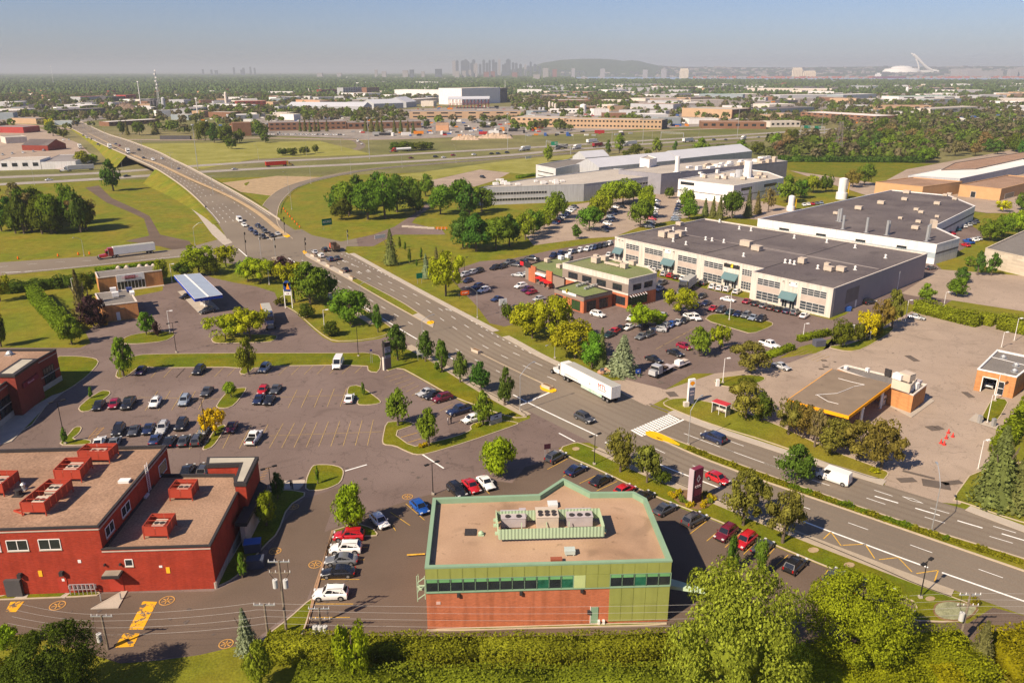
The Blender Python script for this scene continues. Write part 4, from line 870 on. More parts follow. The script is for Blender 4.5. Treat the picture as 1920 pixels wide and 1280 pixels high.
# ---- 5. two-storey office with green felt roof and low shops
o5 = bldg('office_building','two-storey office with a green roof, cream upper band and brick ground floor',[(1055,493),(1179,523),(1232,511),(1216,500),(1120,478)],9.0,R_CREAM,G_GREEN,cop=R_CREAM,par=.45)
feat(o5,'lower_cladding',0,0,1,4.6,7.3,R_TAUPE,.012); feat(o5,'brick_base',0,0,1,0,4.0,R_ORB,.014); feat(o5,'brick_base',1,0,1,0,4.0,R_ORB,.014)
for x in (1066,1092,1119,1149): window(o5,0,ux(o5,0,x,6),ux(o5,0,x + 17,6),4.9,6.7,3,1,DKTRIM,GLASSD,.1)
for x in (1187,1208): window(o5,1,ux(o5,1,x,6),ux(o5,1,x + 15,6),5.2,6.9,2,1,DKTRIM,GLASSD,.1)
window(o5,1,.02,.68,.7,3.4,6,2,DKTRIM,mat('shop_glass',(.03,.06,.02),rough=.1),.1); window(o5,0,ux(o5,0,1155,2),ux(o5,0,1172,2),.8,3.2,2,1,DKTRIM,GLASSD,.1)
for k in range(7): p = EP(o5,1,.06 + k * .09,3.9,.1); q = EP(o5,1,.06 + k * .09,3.5,.9); b = MB(); b.bar(p,q,.25,.06); b.build('awning_blade',R_WHITE,o5.e)
for x,y,sx,sy,sz in ((1117,493,2.4,2,1.6),(1134,489,2,1.8,1.3),(1170,503,2.2,1.6,1.3),(1187,497,2,2,1.2),(1148,498,6,.8,.5),(1118,484,1.6,1.2,.9),(1160,492,3,.6,.4)): unit(o5,x,y,sx,sy,sz,UNITM)
o6 = bldg('shop_building','low brick shop with a green roof and two rows of vents beside the office',[(1040,540),(1095,557),(1148,545),(1083,527)],4.9,R_ORB,G_GREEN,cop=DKTRIM,par=.35)
feat(o6,'sign_fascia',0,0,1,3.5,4.7,R_TAUPE,.1); feat(o6,'sign_fascia',1,0,1,3.9,4.7,R_TAUPE,.1)
window(o6,0,.05,.3,.4,3.2,2,1,DKTRIM,GLASSD,.1); window(o6,0,.6,.88,.4,3.2,2,1,DKTRIM,mat('shop_glass',(.03,.06,.02)),.1); window(o6,1,.1,.42,.4,3.2,3,1,DKTRIM,GLASSD,.1); window(o6,1,.55,.85,.4,3.2,3,1,DKTRIM,GLASSD,.1)
sb = feat(o6,'sign_board',0,.28,.75,4.3,5.0,R_WHITE,.2); b = MB(); p = EP(o6,0,.45,5.3,.2); b.tube((p[0] - .02,p[1],p[2]),(p[0] + .1,p[1] - .1,p[2]),.6,.6,14); b.build('sign_disc',mat('yellow_disc',(.6,.5,.03)),o6.e)
for r_,(ya,yb) in enumerate((((1083,538),(1108,530)),((1098,543),(1125,534)))):
    for k in range(6): unit(o6,ya[0] + (yb[0] - ya[0]) * k / 5,ya[1] + (yb[1] - ya[1]) * k / 5,.8,.8,.5,STEEL,'roof_vent',leg=.2)
o7 = bldg('shop_building','low cafe wing with a green roof behind red parasols',[(985,498),(1058,521),(1062,496),(1075,480),(1040,484),(1010,490)],4.6,R_TAUPE,G_GREEN,cop=DKTRIM,par=.3)
for u0,u1 in ((.12,.3),(.58,.72)): feat(o7,'brick_pier',0,u0,u1,0,5.4,R_ORB,.5)
sb = feat(o7,'sign_board',0,-.1,.18,4.6,5.9,mat('sign_black',(.03,.03,.03)),.6); feat(o7,'sign_emblem',0,-.1,-.01,4.6,5.9,mat('sign_red',(.6,.02,.03)),.64); window(o7,0,.31,.57,.3,3.0,4,1,DKTRIM,GLASSD,.1); feat(o7,'awning',0,.31,.57,3.1,3.7,R_WHITE,.8)
for x,y,m_ in ((1026,492,UNITM),(1049,503,UNITM),(1052,487,WHM),(1065,484,WHM)): unit(o7,x,y,1.8,1.4,1.1,m_)
# ---- 6. big warehouse with glazed bays
w6 = bldg('warehouse','huge cream fronted warehouse with a dark roof and teal awnings over its entrances',[(1153,443.5),(1431,503),(1410,509),(1563,541),(1739,475),(1322,409.5)],8.6,R_CREAM,G_DARK,cop=R_CREAM,par=.45)
SIDE = mat('grey_ribbed_cladding',(.34,.30,.31),var=.05,scale=.4,ribs=(3.0,'DIAGONAL',.18))
feat(w6,'side_cladding',3,.02,1,0,8.3,SIDE,.05); 
MULL = mat('window_frame_pale',(.55,.52,.48))
def bays(o,i,spans,z=((.7,3.2),(5.2,7.1))):
    for x0,x1 in spans:
        a,c = ux(o,i,x0,5),ux(o,i,x1,5)
        feat(o,'spandrel',i,a,c,3.3,5.1,mat('spandrel_taupe',(.46,.38,.32)),.03)
        for z0,z1 in z: window(o,i,a,c,z0,z1,4,3,MULL,mat('bay_glass',(.05,.06,.07),rough=.12,var=.5,scale=.8),.12,panes=True)
bays(w6,0,[(1174,1198),(1209,1242),(1271,1306),(1320,1355),(1391,1410)])
bays(w6,2,[(1420,1462),(1502,1549)])
TEAL = mat('teal_awning',(.11,.18,.19),var=.06)
def entrance(o,i,x0,x1,sign=None):
    a,c = ux(o,i,x0,3),ux(o,i,x1,3); b = MB(); p0,p1,p2,p3 = EP(o,i,a,4.9,.05),EP(o,i,c,4.9,.05),EP(o,i,c,3.1,1.7),EP(o,i,a,3.1,1.7)
    b.face([p0,p3,p2,p1]); b.face([p0,EP(o,i,a,3.1,.05),p3]); b.face([p1,p2,EP(o,i,c,3.1,.05)]); b.face([p3,p2,EP(o,i,c,2.8,1.7),EP(o,i,a,2.8,1.7)]); b.build('awning',TEAL,o.e)
    w_ = (c - a); window(o,i,a + w_ * .1,a + w_ * .42,.1,2.9,2,1,MULL,GLASSD,.12,name='door'); window(o,i,a + w_ * .58,a + w_ * .9,.1,2.9,2,1,MULL,GLASSD,.12,name='door')
    for k in range(3): feat(o,'gooseneck_lamp',i,a + w_ * (.1 + k * .4),a + w_ * (.12 + k * .4),7.7,7.9,DKTRIM,.9)
entrance(w6,0,1153,1169); entrance(w6,0,1243,1265); entrance(w6,0,1357,1384); entrance(w6,2,1464,1494)
feat(w6,'sign_board',0,ux(w6,0,1247,7),ux(w6,0,1258,7),6.7,7.9,R_WHITE,.15); feat(w6,'sign_board',2,ux(w6,2,1480,7),ux(w6,2,1496,7),6.7,7.9,R_WHITE,.15)
feat(w6,'sign_board',0,ux(w6,0,1358,7),ux(w6,0,1387,7),6.6,7.7,mat('sign_black',(.03,.03,.03)),.2); feat(w6,'sign_emblem',0,ux(w6,0,1371,7),ux(w6,0,1375,7),6.7,7.9,mat('yellow_disc',(.6,.5,.03)),.25)
feat(w6,'window_grate',3,ux(w6,3,1587,6),ux(w6,3,1611,6),2.4,6.6,mat('louvre_grey',(.2,.17,.16)),.1)
feat(w6,'door',3,.23,.245,.1,2.4,WHM,.08); feat(w6,'downpipe',3,.68,.683,.1,6,WHM,.2)
for x,y,sx,sy,sz in ((1243,445,3,2.2,2),(1253,440,2.2,2,1.6),(1262,447,3.2,2.6,1.6),(1275,443,3,2.4,1.8),(1274,423,2.4,2,1.2),(1399,462,4.0,2.2,1.8),(1419,470,3.2,2.4,1.5),(1504,494,2.2,2,1.6),(1551,500,1.5,1.5,1),(1554,508,2.6,2,1.2),(1577,509,2.6,1.8,1.3)): unit(w6,x,y,sx,sy,sz,UNITM)
for x,y in ((1349,417),(1386,430),(1408,433),(1323,450),(1335,452),(1357,455),(1286,459),(1262,432),(1286,433),(1489,447),(1550,455),(1603,465),(1660,484),(1472,493),(1481,494),(1489,496),(1394,481),(1533,504),(1603,506),(1262,453)): vent(w6,x,y,.3,1.0,WHM)
for a,c in (((1287,440),(1646,504)),((1396,457),(1648,504))):
    b = MB(); b.bar(P(*a,8.17),P(*c,8.17),.3,.06); b.build('roof_seam',mat('pale_seam',(.3,.26,.24)),w6.e)
for a,c in (((1318,476),(1480,437)),((1410,510),(1600,452))):
    b = MB(); b.bar(P(*a,8.18),P(*c,8.18),.25,.1); b.build('roof_joint',DKTRIM,w6.e)
# ---- 7. second warehouse behind
w7 = bldg('warehouse','long white-sided warehouse with a dark roof and tall grey exhaust stacks',[(1421,410),(1757,458),(1800,446),(1752,424),(1829,386),(1780,366),(1672,356)],7.4,R_WHITE,G_DARK,cop=R_WHITE,par=.4)
feat(w7,'grey_band',1,0,1,3.6,4.3,mat('band_dark',(.16,.15,.15)),.06); feat(w7,'grey_band',3,0,1,3.6,4.3,mat('band_dark',(.16,.15,.15)),.06); feat(w7,'blue_band',0,0,1,2.2,4.2,mat('band_bluegrey',(.35,.4,.42)),.05)
for x in (1461,1530,1604,1681): window(w7,0,ux(w7,0,x,4),ux(w7,0,x + 18,4),3.9,5.0,4,1,DKTRIM,GLASSD,.1)
for x,y,h in ((1571,415,5),(1575,416,5.5),(1580,430,5.5),(1624,436,5.8),(1662,441,5.6),(1665,439,5),(1737,453,6),(1740,448,5.5)): vent(w7,x,y,.5,h,STEEL,False,name='exhaust_stack')
for x,y,s in ((1700,363,3),(1652,383,3),(1610,393,3),(1567,402,2),(1696,376,2.6),(1718,395,2),(1727,400,2),(1716,430,2.6),(1722,418,2),(1688,411,1.6),(1757,384,2.6),(1772,368,2),(1790,375,2),(1757,408,1.6),(1780,366,2)): unit(w7,x,y,s,s * .7,s * .45,UNITM)
b = MB(); b.bar(P(1748,418,8.5),P(1753,421,8.5),1.8,3); b.build('roof_box',UNITM,w7.e)
# tanks
def tank(x,y,top,r,label,rings=0):
    h = HT((x,y),top); X,Y,_ = P(x,y); e = empty('storage_tank',(X,Y,0),label,'tank'); b = MB(); b.tube((X,Y,h * .32),(X,Y,h),r * .75,r * .75,20); b.tube((X,Y,h),(X,Y,h + .5),r * .75,r * .2,20); b.build('vessel',R_WHITE,e,smooth=True)
    b = MB(); b.tube((X,Y,0),(X,Y,h * .32),r,r * 1.0,20); b.build('skirt',R_WHITE,e,smooth=True)
    b = MB(); b.box(X + r * 1.15,Y,0,.5,.5,h * .8); b.build('ladder',mat('yellow_steel',(.6,.36,.02)),e); return e
tank(1577,373,335,2.9,'large white cylindrical tank with a yellow ladder behind the dark roofed warehouse'); tank(1482,395,368,2.0,'smaller white cylindrical tank left of the large one behind the warehouse')
# ---- 8. fuel station with orange edged canopy
k8 = bldg('kiosk_building','orange brick fuel station shop behind the flat canopy',[(1582,684),(1689,722),(1713,739),(1738,721),(1700,708),(1586,683)][:0] or [(1571,690),(1713,740),(1738,720),(1586,683)],4.1,R_TANB,G_GREY,cop=R_CREAM,par=.3)
for x,y,sx,sy,sz,m_ in ((1700,714,2.4,2,1.6,UNITM),(1684,712,2,1.5,1.1,WHM),(1716,730,1.0,1.0,1.2,WHM),(1707,733,.8,.8,1,WHM),(1722,720,1.0,1,.6,UNITG),(1664,706,1.4,.4,1.4,DKTRIM),(1586,693,.7,.7,.5,WHM),(1626,697,.7,.7,.6,WHM)): unit(k8,x,y,sx,sy,sz,m_)
b = MB(); b.bar(P(1672,718,5.2),P(1706,729,5.2),.12,1.9); b.bar(P(1706,729,5.2),P(1719,714,5.2),.12,1.4); b.build('unit_screen',mat('cream_screen',(.6,.5,.38)),k8.e)
b = MB(); b.prism([P(x,y)[:2] for x,y in ((1669,762),(1709,783),(1752,752),(1738,742))],0,.14); b.build('plinth',CONC,k8.e)
cb,cc = canopy('fuel_canopy','wide flat fuel canopy with a grey deck and an orange-yellow edge',[(1476,748),(1592,779),(1672,719),(1560,690)],4.9,.75,mat('brown_canopy_deck',(.225,.17,.12),var=.12,scale=.3,fine=.1,stains=.25),mat('orange_fascia',(.85,.36,.01)),[(1537,795),(1612,800),(1650,765),(1560,745)])
b = MB(); z_ = 4.92
for q in ([(1572,709),(1598,716),(1621,721),(1602,724)],[(1600,725),(1570,737),(1529,740)],[(1532,740),(1552,752),(1572,757)]): b.path([P(*p,z_) for p in q],.05,5)
b.build('roof_cable',WHM,cb)
for x,y,l in ((1543,790,'pale fuel pump under the front edge of the orange-edged canopy'),(1655,758,'large white dispenser cabinet beside the shop wall under the orange-edged canopy')): pump(x,y,l,.6)
# ---- 9. car wash, right edge
k9 = bldg('car_wash','orange brick car wash with an open bay holding a white car',[(1833,691),(1907,706),(1950,672),(1870,655)],5.0,R_TANB,G_GREY,cop=R_WHITE,par=.35)
u0,u1 = ux(k9,0,1841,2),ux(k9,0,1868,2); 
for o_ in list(k9.e.children):
    if o_.name.startswith('wall'): bpy.data.objects.remove(o_)
b = MB(); E0 = lambda u,z,q=0: EP(k9,0,u,z,q)
for ua,ub,za,zb_ in ((0,u0,0,5),(u1,1,0,5),(u0,u1,3.4,5)): b.face([E0(ua,za),E0(ub,za),E0(ub,zb_),E0(ua,zb_)])
for i in (1,2,3): b.face([EP(k9,i,0,0),EP(k9,i,1,0),EP(k9,i,1,5),EP(k9,i,0,5)])
b.build('wall',R_TANB,k9.e); b = MB(); b.face([E0(u0,0),E0(u0,3.4),E0(u0,3.4,-9),E0(u0,0,-9)]); b.face([E0(u1,0),E0(u1,3.4),E0(u1,3.4,-9),E0(u1,0,-9)]); b.face([E0(u0,0,-9),E0(u1,0,-9),E0(u1,3.4,-9),E0(u0,3.4,-9)]); b.face([E0(u0,3.4),E0(u1,3.4),E0(u1,3.4,-9),E0(u0,3.4,-9)]); b.build('bay_lining',mat('bay_lining',(.2,.17,.15)),k9.e); b = MB()
for s in (u0,u1): slab(b,k9,0,s - .012,s + .012,.1,3.6,.12)
slab(b,k9,0,u0,u1,3.4,3.62,.12); b.build('bay_frame',WHM,k9.e); window(k9,0,ux(k9,0,1871,2),ux(k9,0,1882,2),.2,3.2,1,2,WHM,GLASSD,.12)
for x,y in ((1881,672),(1905,687),(1902,698)): vent(k9,x,y,.4,.5,STEEL)
b = MB(); b.bar(P(1855,668,4.8),P(1925,685,4.8),.2,.08); b.build('roof_seam',WHM,k9.e)
# ---- 10. large grey research complex
def simple(name,label,roof,H,wall,roofm,cat='building',cop=None,par=.4,wins=(),cw=.4,**k):
    o = bldg(name,label,roof,H,wall,roofm,cop=cop,par=par,category=cat,cw=cw,**k)
    for e,u0,u1,z0,z1,nx in wins: window(o,e,u0,u1,z0,z1,nx,1,MULL if wall != R_WHITE else DKTRIM,GLASSD,.15,panes=False)
    return o
x1 = simple('laboratory_building','long grey clad laboratory wing with two bands of windows',[(895,352),(1068,346),(1095,345),(1270,325),(1290,322),(1150,316),(985,336)],9.2,R_GREYC,G_PALE,wins=((0,.02,.75,1.8,3.2,24),(0,.02,.75,5.0,6.4,24),(2,.45,.95,1.8,3.2,16),(2,.45,.95,5,6.4,16)))
x2 = simple('laboratory_building','white two-storey block with small windows beside conifers',[(1272,336),(1376,348),(1470,333),(1440,322),(1390,316)],9.5,R_WHITE,G_PALE,wins=((0,.05,.3,7,8.4,6),(1,.15,.35,6.0,7.4,5),(1,.6,.85,6.0,7.4,6)))
feat(x2,'grey_band',0,0,1,3.6,3.9,DKTRIM,.08); feat(x2,'grey_band',1,0,1,3.6,3.9,DKTRIM,.08)
x3 = simple('laboratory_building','long dark grey laboratory hall with many white rooftop units',[(1240,326),(1477,302),(1440,296),(1330,300),(1160,318)],11.5,mat('slate_cladding',(.26,.25,.27)),G_PALE)
x4 = simple('laboratory_building','white panelled low building with dark strips at the near end of the complex',[(1005,309),(1042,316),(1075,309),(1100,306),(1120,298),(1070,298)],9.5,mat('offwhite_panel',(.55,.54,.54)),G_GREY,wins=((0,.1,.9,3,3.6,1),(0,.1,.9,5.5,6.2,1)))
def ridge(name,label,a,c,wd,z0,z1,m,cat='building',wall=None):   # pitched metal roof hall from a to c
    A,C_ = P(*a,0),P(*c,0); cx,cy_ = (A[0] + C_[0]) / 2,(A[1] + C_[1]) / 2; e = empty(name,(cx,cy_,0),label,cat)
    d = Vector((C_[0] - A[0],C_[1] - A[1])).normalized(); n_ = Vector((-d.y,d.x)) * wd / 2; b = MB()
    a0_,a1_,c0_,c1_ = (A[0] + n_.x,A[1] + n_.y),(A[0] - n_.x,A[1] - n_.y),(C_[0] + n_.x,C_[1] + n_.y),(C_[0] - n_.x,C_[1] - n_.y)
    b.face([(*a0_,z0),(*c0_,z0),(C_[0],C_[1],z1),(A[0],A[1],z1)]); b.face([(*a1_,z0),(A[0],A[1],z1),(C_[0],C_[1],z1),(*c1_,z0)]); b.build('roof',m,e)
    b = MB()
    for p,q in ((a0_,c0_),(a1_,c1_),(a0_,a1_),(c0_,c1_)): b.face([(*p,0),(*q,0),(*q,z0),(*p,z0)])
    for p,q,r_ in ((a0_,a1_,A),(c0_,c1_,C_)): b.face([(*p,z0),(*q,z0),(r_[0],r_[1],z1)])
    b.build('wall',wall or R_GREYC,e); return e
MROOF = mat('pale_metal_roof',(.50,.50,.52),rough=.5,var=.05,scale=.1)
ridge('laboratory_hall','long pale metal gable roof running across the middle of the laboratory complex',(1100,338),(1250,322),22,9,13.5,MROOF); ridge('laboratory_hall','far pale metal gable roof at the back of the laboratory complex',(1250,320),(1385,304),22,9,13.5,MROOF); ridge('laboratory_hall','short grey gable roofed wing at the back left of the laboratory complex',(1085,313),(1130,309),14,7,11,MROOF)
x5 = simple('plant_room','white boxy plant room rising above the laboratory roofs',[(1200,296),(1218,299),(1232,296),(1215,291)],16,R_WHITE,G_PALE)
rs_ = random.Random(4)
for k in range(34):
    t = rs_.random(); x,y = 1290 + 165 * t + rs_.uniform(-8,8),318 - 17 * t + rs_.uniform(-2,3); unit(x3,x,y,rs_.uniform(2,5),rs_.uniform(2,3),rs_.uniform(1,2.4),WHM if rs_.random() < .6 else UNITM)
for k in range(16): unit(x2,1330 + rs_.uniform(-30,120),332 + rs_.uniform(-7,5),rs_.uniform(1.5,3),2,rs_.uniform(.8,2),UNITM if rs_.random() < .6 else WHM)
for k in range(16): unit(x1,930 + rs_.uniform(-10,130),343 + rs_.uniform(-4,5),rs_.uniform(1.5,3),2,rs_.uniform(.6,1.4),WHM)
vent(x3,1269,323,1.3,9,R_WHITE,False,name='exhaust_stack'); vent(x2,1401,333,2.2,9,R_WHITE,False,name='exhaust_stack'); vent(x2,1385,332,2,4,R_GREYC,False)
# ---- 11. tan works on the right
simple('factory_building','tan walled factory with a brown flat roof right of the tanks',[(1642,341),(1731,350),(1805,340),(1712,332)],7,mat('tan_block',(.5,.30,.15),var=.07),G_TAN)
simple('factory_building','tan factory with dark loading doors on the right edge',[(1800,346),(1878,354),(1960,334),(1890,328)],6.5,mat('tan_block',(.5,.30,.15),var=.07),G_TAN,wins=((0,.3,.42,.3,3.5,1),(1,.1,.3,.3,3,1)))
simple('factory_building','long factory with bright white membrane roof patches at the field edge',[(1703,329),(1800,335),(1950,304),(1900,296),(1790,312)],6,R_GREYC,mat('white_membrane',(.72,.68,.62),var=.1,scale=.05),par=.2)
simple('factory_building','brown gravel roofed factory behind the white roofed one',[(1765,318),(1830,316),(1960,288),(1920,285),(1790,305)],6.5,R_TAUPE,G_TAN)
simple('warehouse','beige block warehouse with a grey roof on the right edge',[(1848,465),(1960,490),(1990,420),(1935,425)],6.5,mat('beige_block',(.52,.44,.34),var=.06,brick=(2,.6,.03,.85)),G_GREY)
# ================================================================ VEHICLES
ORD = ['first','second','third','fourth','fifth','sixth','seventh','eighth','ninth','tenth','eleventh','twelfth','thirteenth','fourteenth','fifteenth','sixteenth','seventeenth','eighteenth','nineteenth','twentieth','twenty-first','twenty-second','twenty-third','twenty-fourth','twenty-fifth','twenty-sixth','twenty-seventh','twenty-eighth','twenty-ninth','thirtieth']
def lmesh(name,V,F,m,smooth=0):
    me = bpy.data.meshes.new(name); me.from_pydata(V,[],F); me.materials.append(m)
    if smooth:
        me.polygons.foreach_set('use_smooth',[True] * len(me.polygons)); me.set_sharp_from_angle(angle=math.radians(smooth))
    me.update(); return me
def loftm(secs):   # secs: list of rings (same length), closed ends
    V,F = [],[]; n = len(secs[0])
    for s in secs: V += s
    for i in range(len(secs) - 1):
        for k in range(n - 1): a = i * n + k; F.append((a,a + 1,a + n + 1,a + n))
    F.append(tuple(range(n - 1,-1,-1))); F.append(tuple(range((len(secs) - 1) * n,len(secs) * n))); return V,F
CK = {  # L, W, H, belt z, profile of hood/deck (x, z), greenhouse (xA, xroof front, xroof rear, xC), clearance
 'sedan': dict(L=4.7,W=1.82,H=1.44,belt=.93,hood=.74,tail=.90,g=(.95,.25,-.95,-1.75),r=.33),
 'coupe': dict(L=4.5,W=1.82,H=1.34,belt=.90,hood=.72,tail=.86,g=(.7,.05,-.75,-1.75),r=.34),
 'hatchback': dict(L=4.2,W=1.78,H=1.5,belt=.95,hood=.80,tail=.98,g=(1.0,.35,-1.5,-1.98),r=.32),
 'suv': dict(L=4.65,W=1.88,H=1.70,belt=1.06,hood=.95,tail=1.05,g=(1.05,.45,-1.75,-2.2),r=.37),
 'wagon': dict(L=4.8,W=1.84,H=1.52,belt=.96,hood=.80,tail=.95,g=(1.0,.35,-1.8,-2.25),r=.34),
 'minivan': dict(L=5.0,W=1.95,H=1.78,belt=1.1,hood=.98,tail=1.1,g=(1.5,.75,-2.1,-2.4),r=.35),
 'pickup': dict(L=5.7,W=2.0,H=1.85,belt=1.15,hood=1.08,tail=1.15,g=(1.15,.65,-.75,-1.0),r=.4),
 'van': dict(L=5.6,W=2.0,H=2.35,belt=1.25,hood=1.1,tail=1.25,g=(2.2,1.35,-2.65,-2.75),r=.36),
}
CARM = {}
def carmeshes(k):
    if k in CARM: return CARM[k]
    c = CK[k]; L,W,H,bz,g,r = c['L'],c['W'] / 2,c['H'],c['belt'],c['g'],c['r']; z0 = .22
    xs = [(L / 2,.55,.62,.78),(L / 2 - .1,.62,.30,.92),(L / 2 - .55,c['hood'] - .03,.24,.985),(L / 2 - 1.0,c['hood'] + .02,.22,1),(g[0] + .1,bz - .04,.22,1),(g[0] - .25,bz,.22,1),(0,bz + .01,.22,1),(g[3] + .5,bz + .01,.22,1),(g[3] - .02,c['tail'] + .02,.22,1),(-L / 2 + .35,c['tail'] + .0,.25,.985),(-L / 2 + .08,c['tail'] - .12,.34,.93),(-L / 2,.6,.5,.84)]
    xs.sort(key=lambda t: -t[0]); secs = []
    for x,zt,zb,w in xs:
        w *= W; zb = max(zb,z0); m_ = (zb + zt) / 2 + .05
        secs.append([(x,-w * .93,zb),(x,-w,zb + .12),(x,-w,m_),(x,-w * .955,zt - .07),(x,-w * .86,zt),(x,0,zt + .035),(x,w * .86,zt),(x,w * .955,zt - .07),(x,w,m_),(x,w,zb + .12),(x,w * .93,zb)])
    V,F = loftm(secs)
    F = [f[::-1] for f in F]
    # greenhouse in body colour
    wb,wt = W * .9,W * .72 if k not in ('van',) else W * .86
    xa,xr,xq,xc = g; zb = bz - .03; i = len(V)
    gb = [(xa,zb,wb * .93),(xr,H - .03,wt),((xr + xq) / 2,H,wt * 1.02),(xq,H - .05,wt * .97),(xc,zb,wb * .95)]
    for x,z,w in gb: V += [(x,-w,z),(x,w,z)]
    for a in range(4): F.append((i + a * 2,i + a * 2 + 1,i + a * 2 + 3,i + a * 2 + 2))
    F.append((i,i + 2,i + 4,i + 6,i + 8)); F.append((i + 1,i + 9,i + 7,i + 5,i + 3))
    if k == 'pickup':   # open bed
        i = len(V); x0,x1 = -1.1,-L / 2 + .1; zz = bz + .045; V += [(x0,-W * .8,zz),(x1,-W * .8,zz),(x1,W * .8,zz),(x0,W * .8,zz)]
    body = lmesh(k + '_body',V,F,CARP,50); M = dict(body=body)
    # glass: slightly proud quads
    V,F = [],[]
    def quad(*p): i = len(V); V.extend(p); F.append(tuple(range(i,i + len(p))))
    def lerp(a,b,t): return tuple(a[j] + (b[j] - a[j]) * t for j in range(3))
    e = .012
    A0,A1 = (xa + e,-wb * .93,zb + e),(xa + e,wb * .93,zb + e); R0,R1 = (xr + e,-wt,H - .03 + e),(xr + e,wt,H - .03 + e)
    f = lambda a,b,c_,d,u0,u1,v0,v1: quad(lerp(lerp(a,b,u0),lerp(d,c_,u0),v0),lerp(lerp(a,b,u1),lerp(d,c_,u1),v0),lerp(lerp(a,b,u1),lerp(d,c_,u1),v1),lerp(lerp(a,b,u0),lerp(d,c_,u0),v1))
    f(A0,A1,R1,R0,.06,.94,.08,.93)
    if k != 'van':
        C0,C1 = (xc - e,-wb * .95,zb + e),(xc - e,wb * .95,zb + e); Q0,Q1 = (xq - e,-wt * .97,H - .05 + e),(xq - e,wt * .97,H - .05 + e); f(C0,C1,Q1,Q0,.08,.92,.12,.9)
    for s in (-1,1):
        a,b,c_,d = (xa,s * (wb * .93 + e),zb),(xc,s * (wb * .95 + e),zb),(xq,s * (wt * .97 + e),H - .05),(xr,s * (wt + e),H - .03)
        sp = [(.10,.40),(.43,.72),(.75,.9)] if k not in ('pickup','coupe','van') else ([(.1,.5),(.54,.88)] if k != 'van' else [(.10,.30)])
        for u0,u1 in sp: f(a,b,c_,d,u0,u1,.16,.86)
    if k in ('suv','sedan','minivan') : pass
    M['glass'] = lmesh(k + '_glass',V,F,CARG)
    # wheels
    def wheel(m_,r,w_): 
        b = MB(); n = 16; b.tube((0,-w_ / 2,0),(0,w_ / 2,0),r,r,n); b.tube((0,-w_ / 2 - .012,0),(0,w_ / 2 + .012,0),r * .62,r * .62,10,1); me = bpy.data.meshes.new('wheel'); me.from_pydata(b.v,[],b.f); me.materials.append(RUBBER); me.materials.append(RIM); me.polygons.foreach_set('material_index',b.m); me.update(); return me
    M['wheel'] = wheel('w',r,.24); M['wpos'] = [(L / 2 - .88,W - .105),(L / 2 - .88,-W + .105),(-L / 2 + .9,W - .105),(-L / 2 + .9,-W + .105)]; M['r'] = r
    # arches (dark)
    V,F = [],[]
    for x,y in M['wpos']:
        s = 1 if y > 0 else -1; i = len(V); R = r + .07; V += [(x + R * math.cos(t),s * (W + .006),r + R * math.sin(t)) for t in [k_ * math.pi / 8 for k_ in range(9)]]; F.append(tuple(range(i,i + 9)))
    M['arch'] = lmesh('wheel_arch',V,F,RUBBER)
    z = c['hood'] - .13 if k not in ('van','pickup') else .85
    hm_ = flat('headlight_glass',(.6,.6,.58),.15); tm = flat('tail_light_glass',(.35,.01,.01),.2)
    def bx(x,y,z,sx,sy,sz,m_,nm): b = MB(); b.box(0,0,-sz / 2,sx,sy,sz); return lmesh(nm,b.v,b.f,m_)
    M['head'] = bx(0,0,0,.22,.36,.14,hm_,'headlight'); M['hp'] = [(L / 2 - .14,s * W * .70,z) for s in (-1,1)]
    M['tail'] = bx(0,0,0,.16,.34 if k not in ('suv','van','minivan','pickup') else .18,.15 if k not in ('suv','van','minivan','pickup') else .4,tm,'tail_light'); M['tp'] = [(-L / 2 + .09,s * W * .74,c['tail'] - .18) for s in (-1,1)]
    M['mir'] = bx(0,0,0,.14,.2,.14,CARP,'mirror'); M['mp'] = [(g[0] - .25,s * (W + .06),bz + .04) for s in (-1,1)]
    b = MB()
    if k in ('suv','wagon'):
        for s in (-1,1): b.bar((xr - .15,s * wt * .85,H + .03),(xq + .1,s * wt * .82,H + .01),.05,.05)
        M['rail'] = lmesh('roof_rail',b.v,b.f,BLKM)
    if k == 'pickup':
        b = MB(); x0,x1 = -1.08,-L / 2 + .12; b.box((x0 + x1) / 2,0,bz + .02,x0 - x1,W * 1.5,.04); M['bed'] = lmesh('cargo_bed',b.v,b.f,RUBBER)
    b = MB(); b.box(L / 2 - .06,0,.42,.12,W * 1.1,.2); M['grille'] = lmesh('grille',b.v,b.f,BLKM)
    CARM[k] = M; return M
PAL = dict(black=(.012,.012,.014),white=(.78,.76,.72),silver=(.42,.42,.42),grey=(.13,.135,.14),red=(.42,.010,.015),maroon=(.13,.008,.018),navy=(.012,.02,.06),blue=(.01,.07,.30),dark=(.03,.03,.034),charcoal=(.05,.052,.056),burgundy=(.25,.008,.03),brown=(.08,.05,.035),teal=(.02,.10,.16),plum=(.05,.015,.06))
PAL['dark grey'] = (.055,.057,.062); PAL['silver blue'] = (.24,.28,.33); PAL['dark blue'] = (.02,.035,.10); PAL['dark green'] = (.015,.035,.025)
CNT = {}
def put(mesh,name,parent,loc,rz=0,color=None):
    o = bpy.data.objects.new(name,mesh); COL.objects.link(o); o.parent = parent; o.location = loc
    if rz: o.rotation_euler = (0,0,rz)
    if color: o.color = (*color,1)
    return o
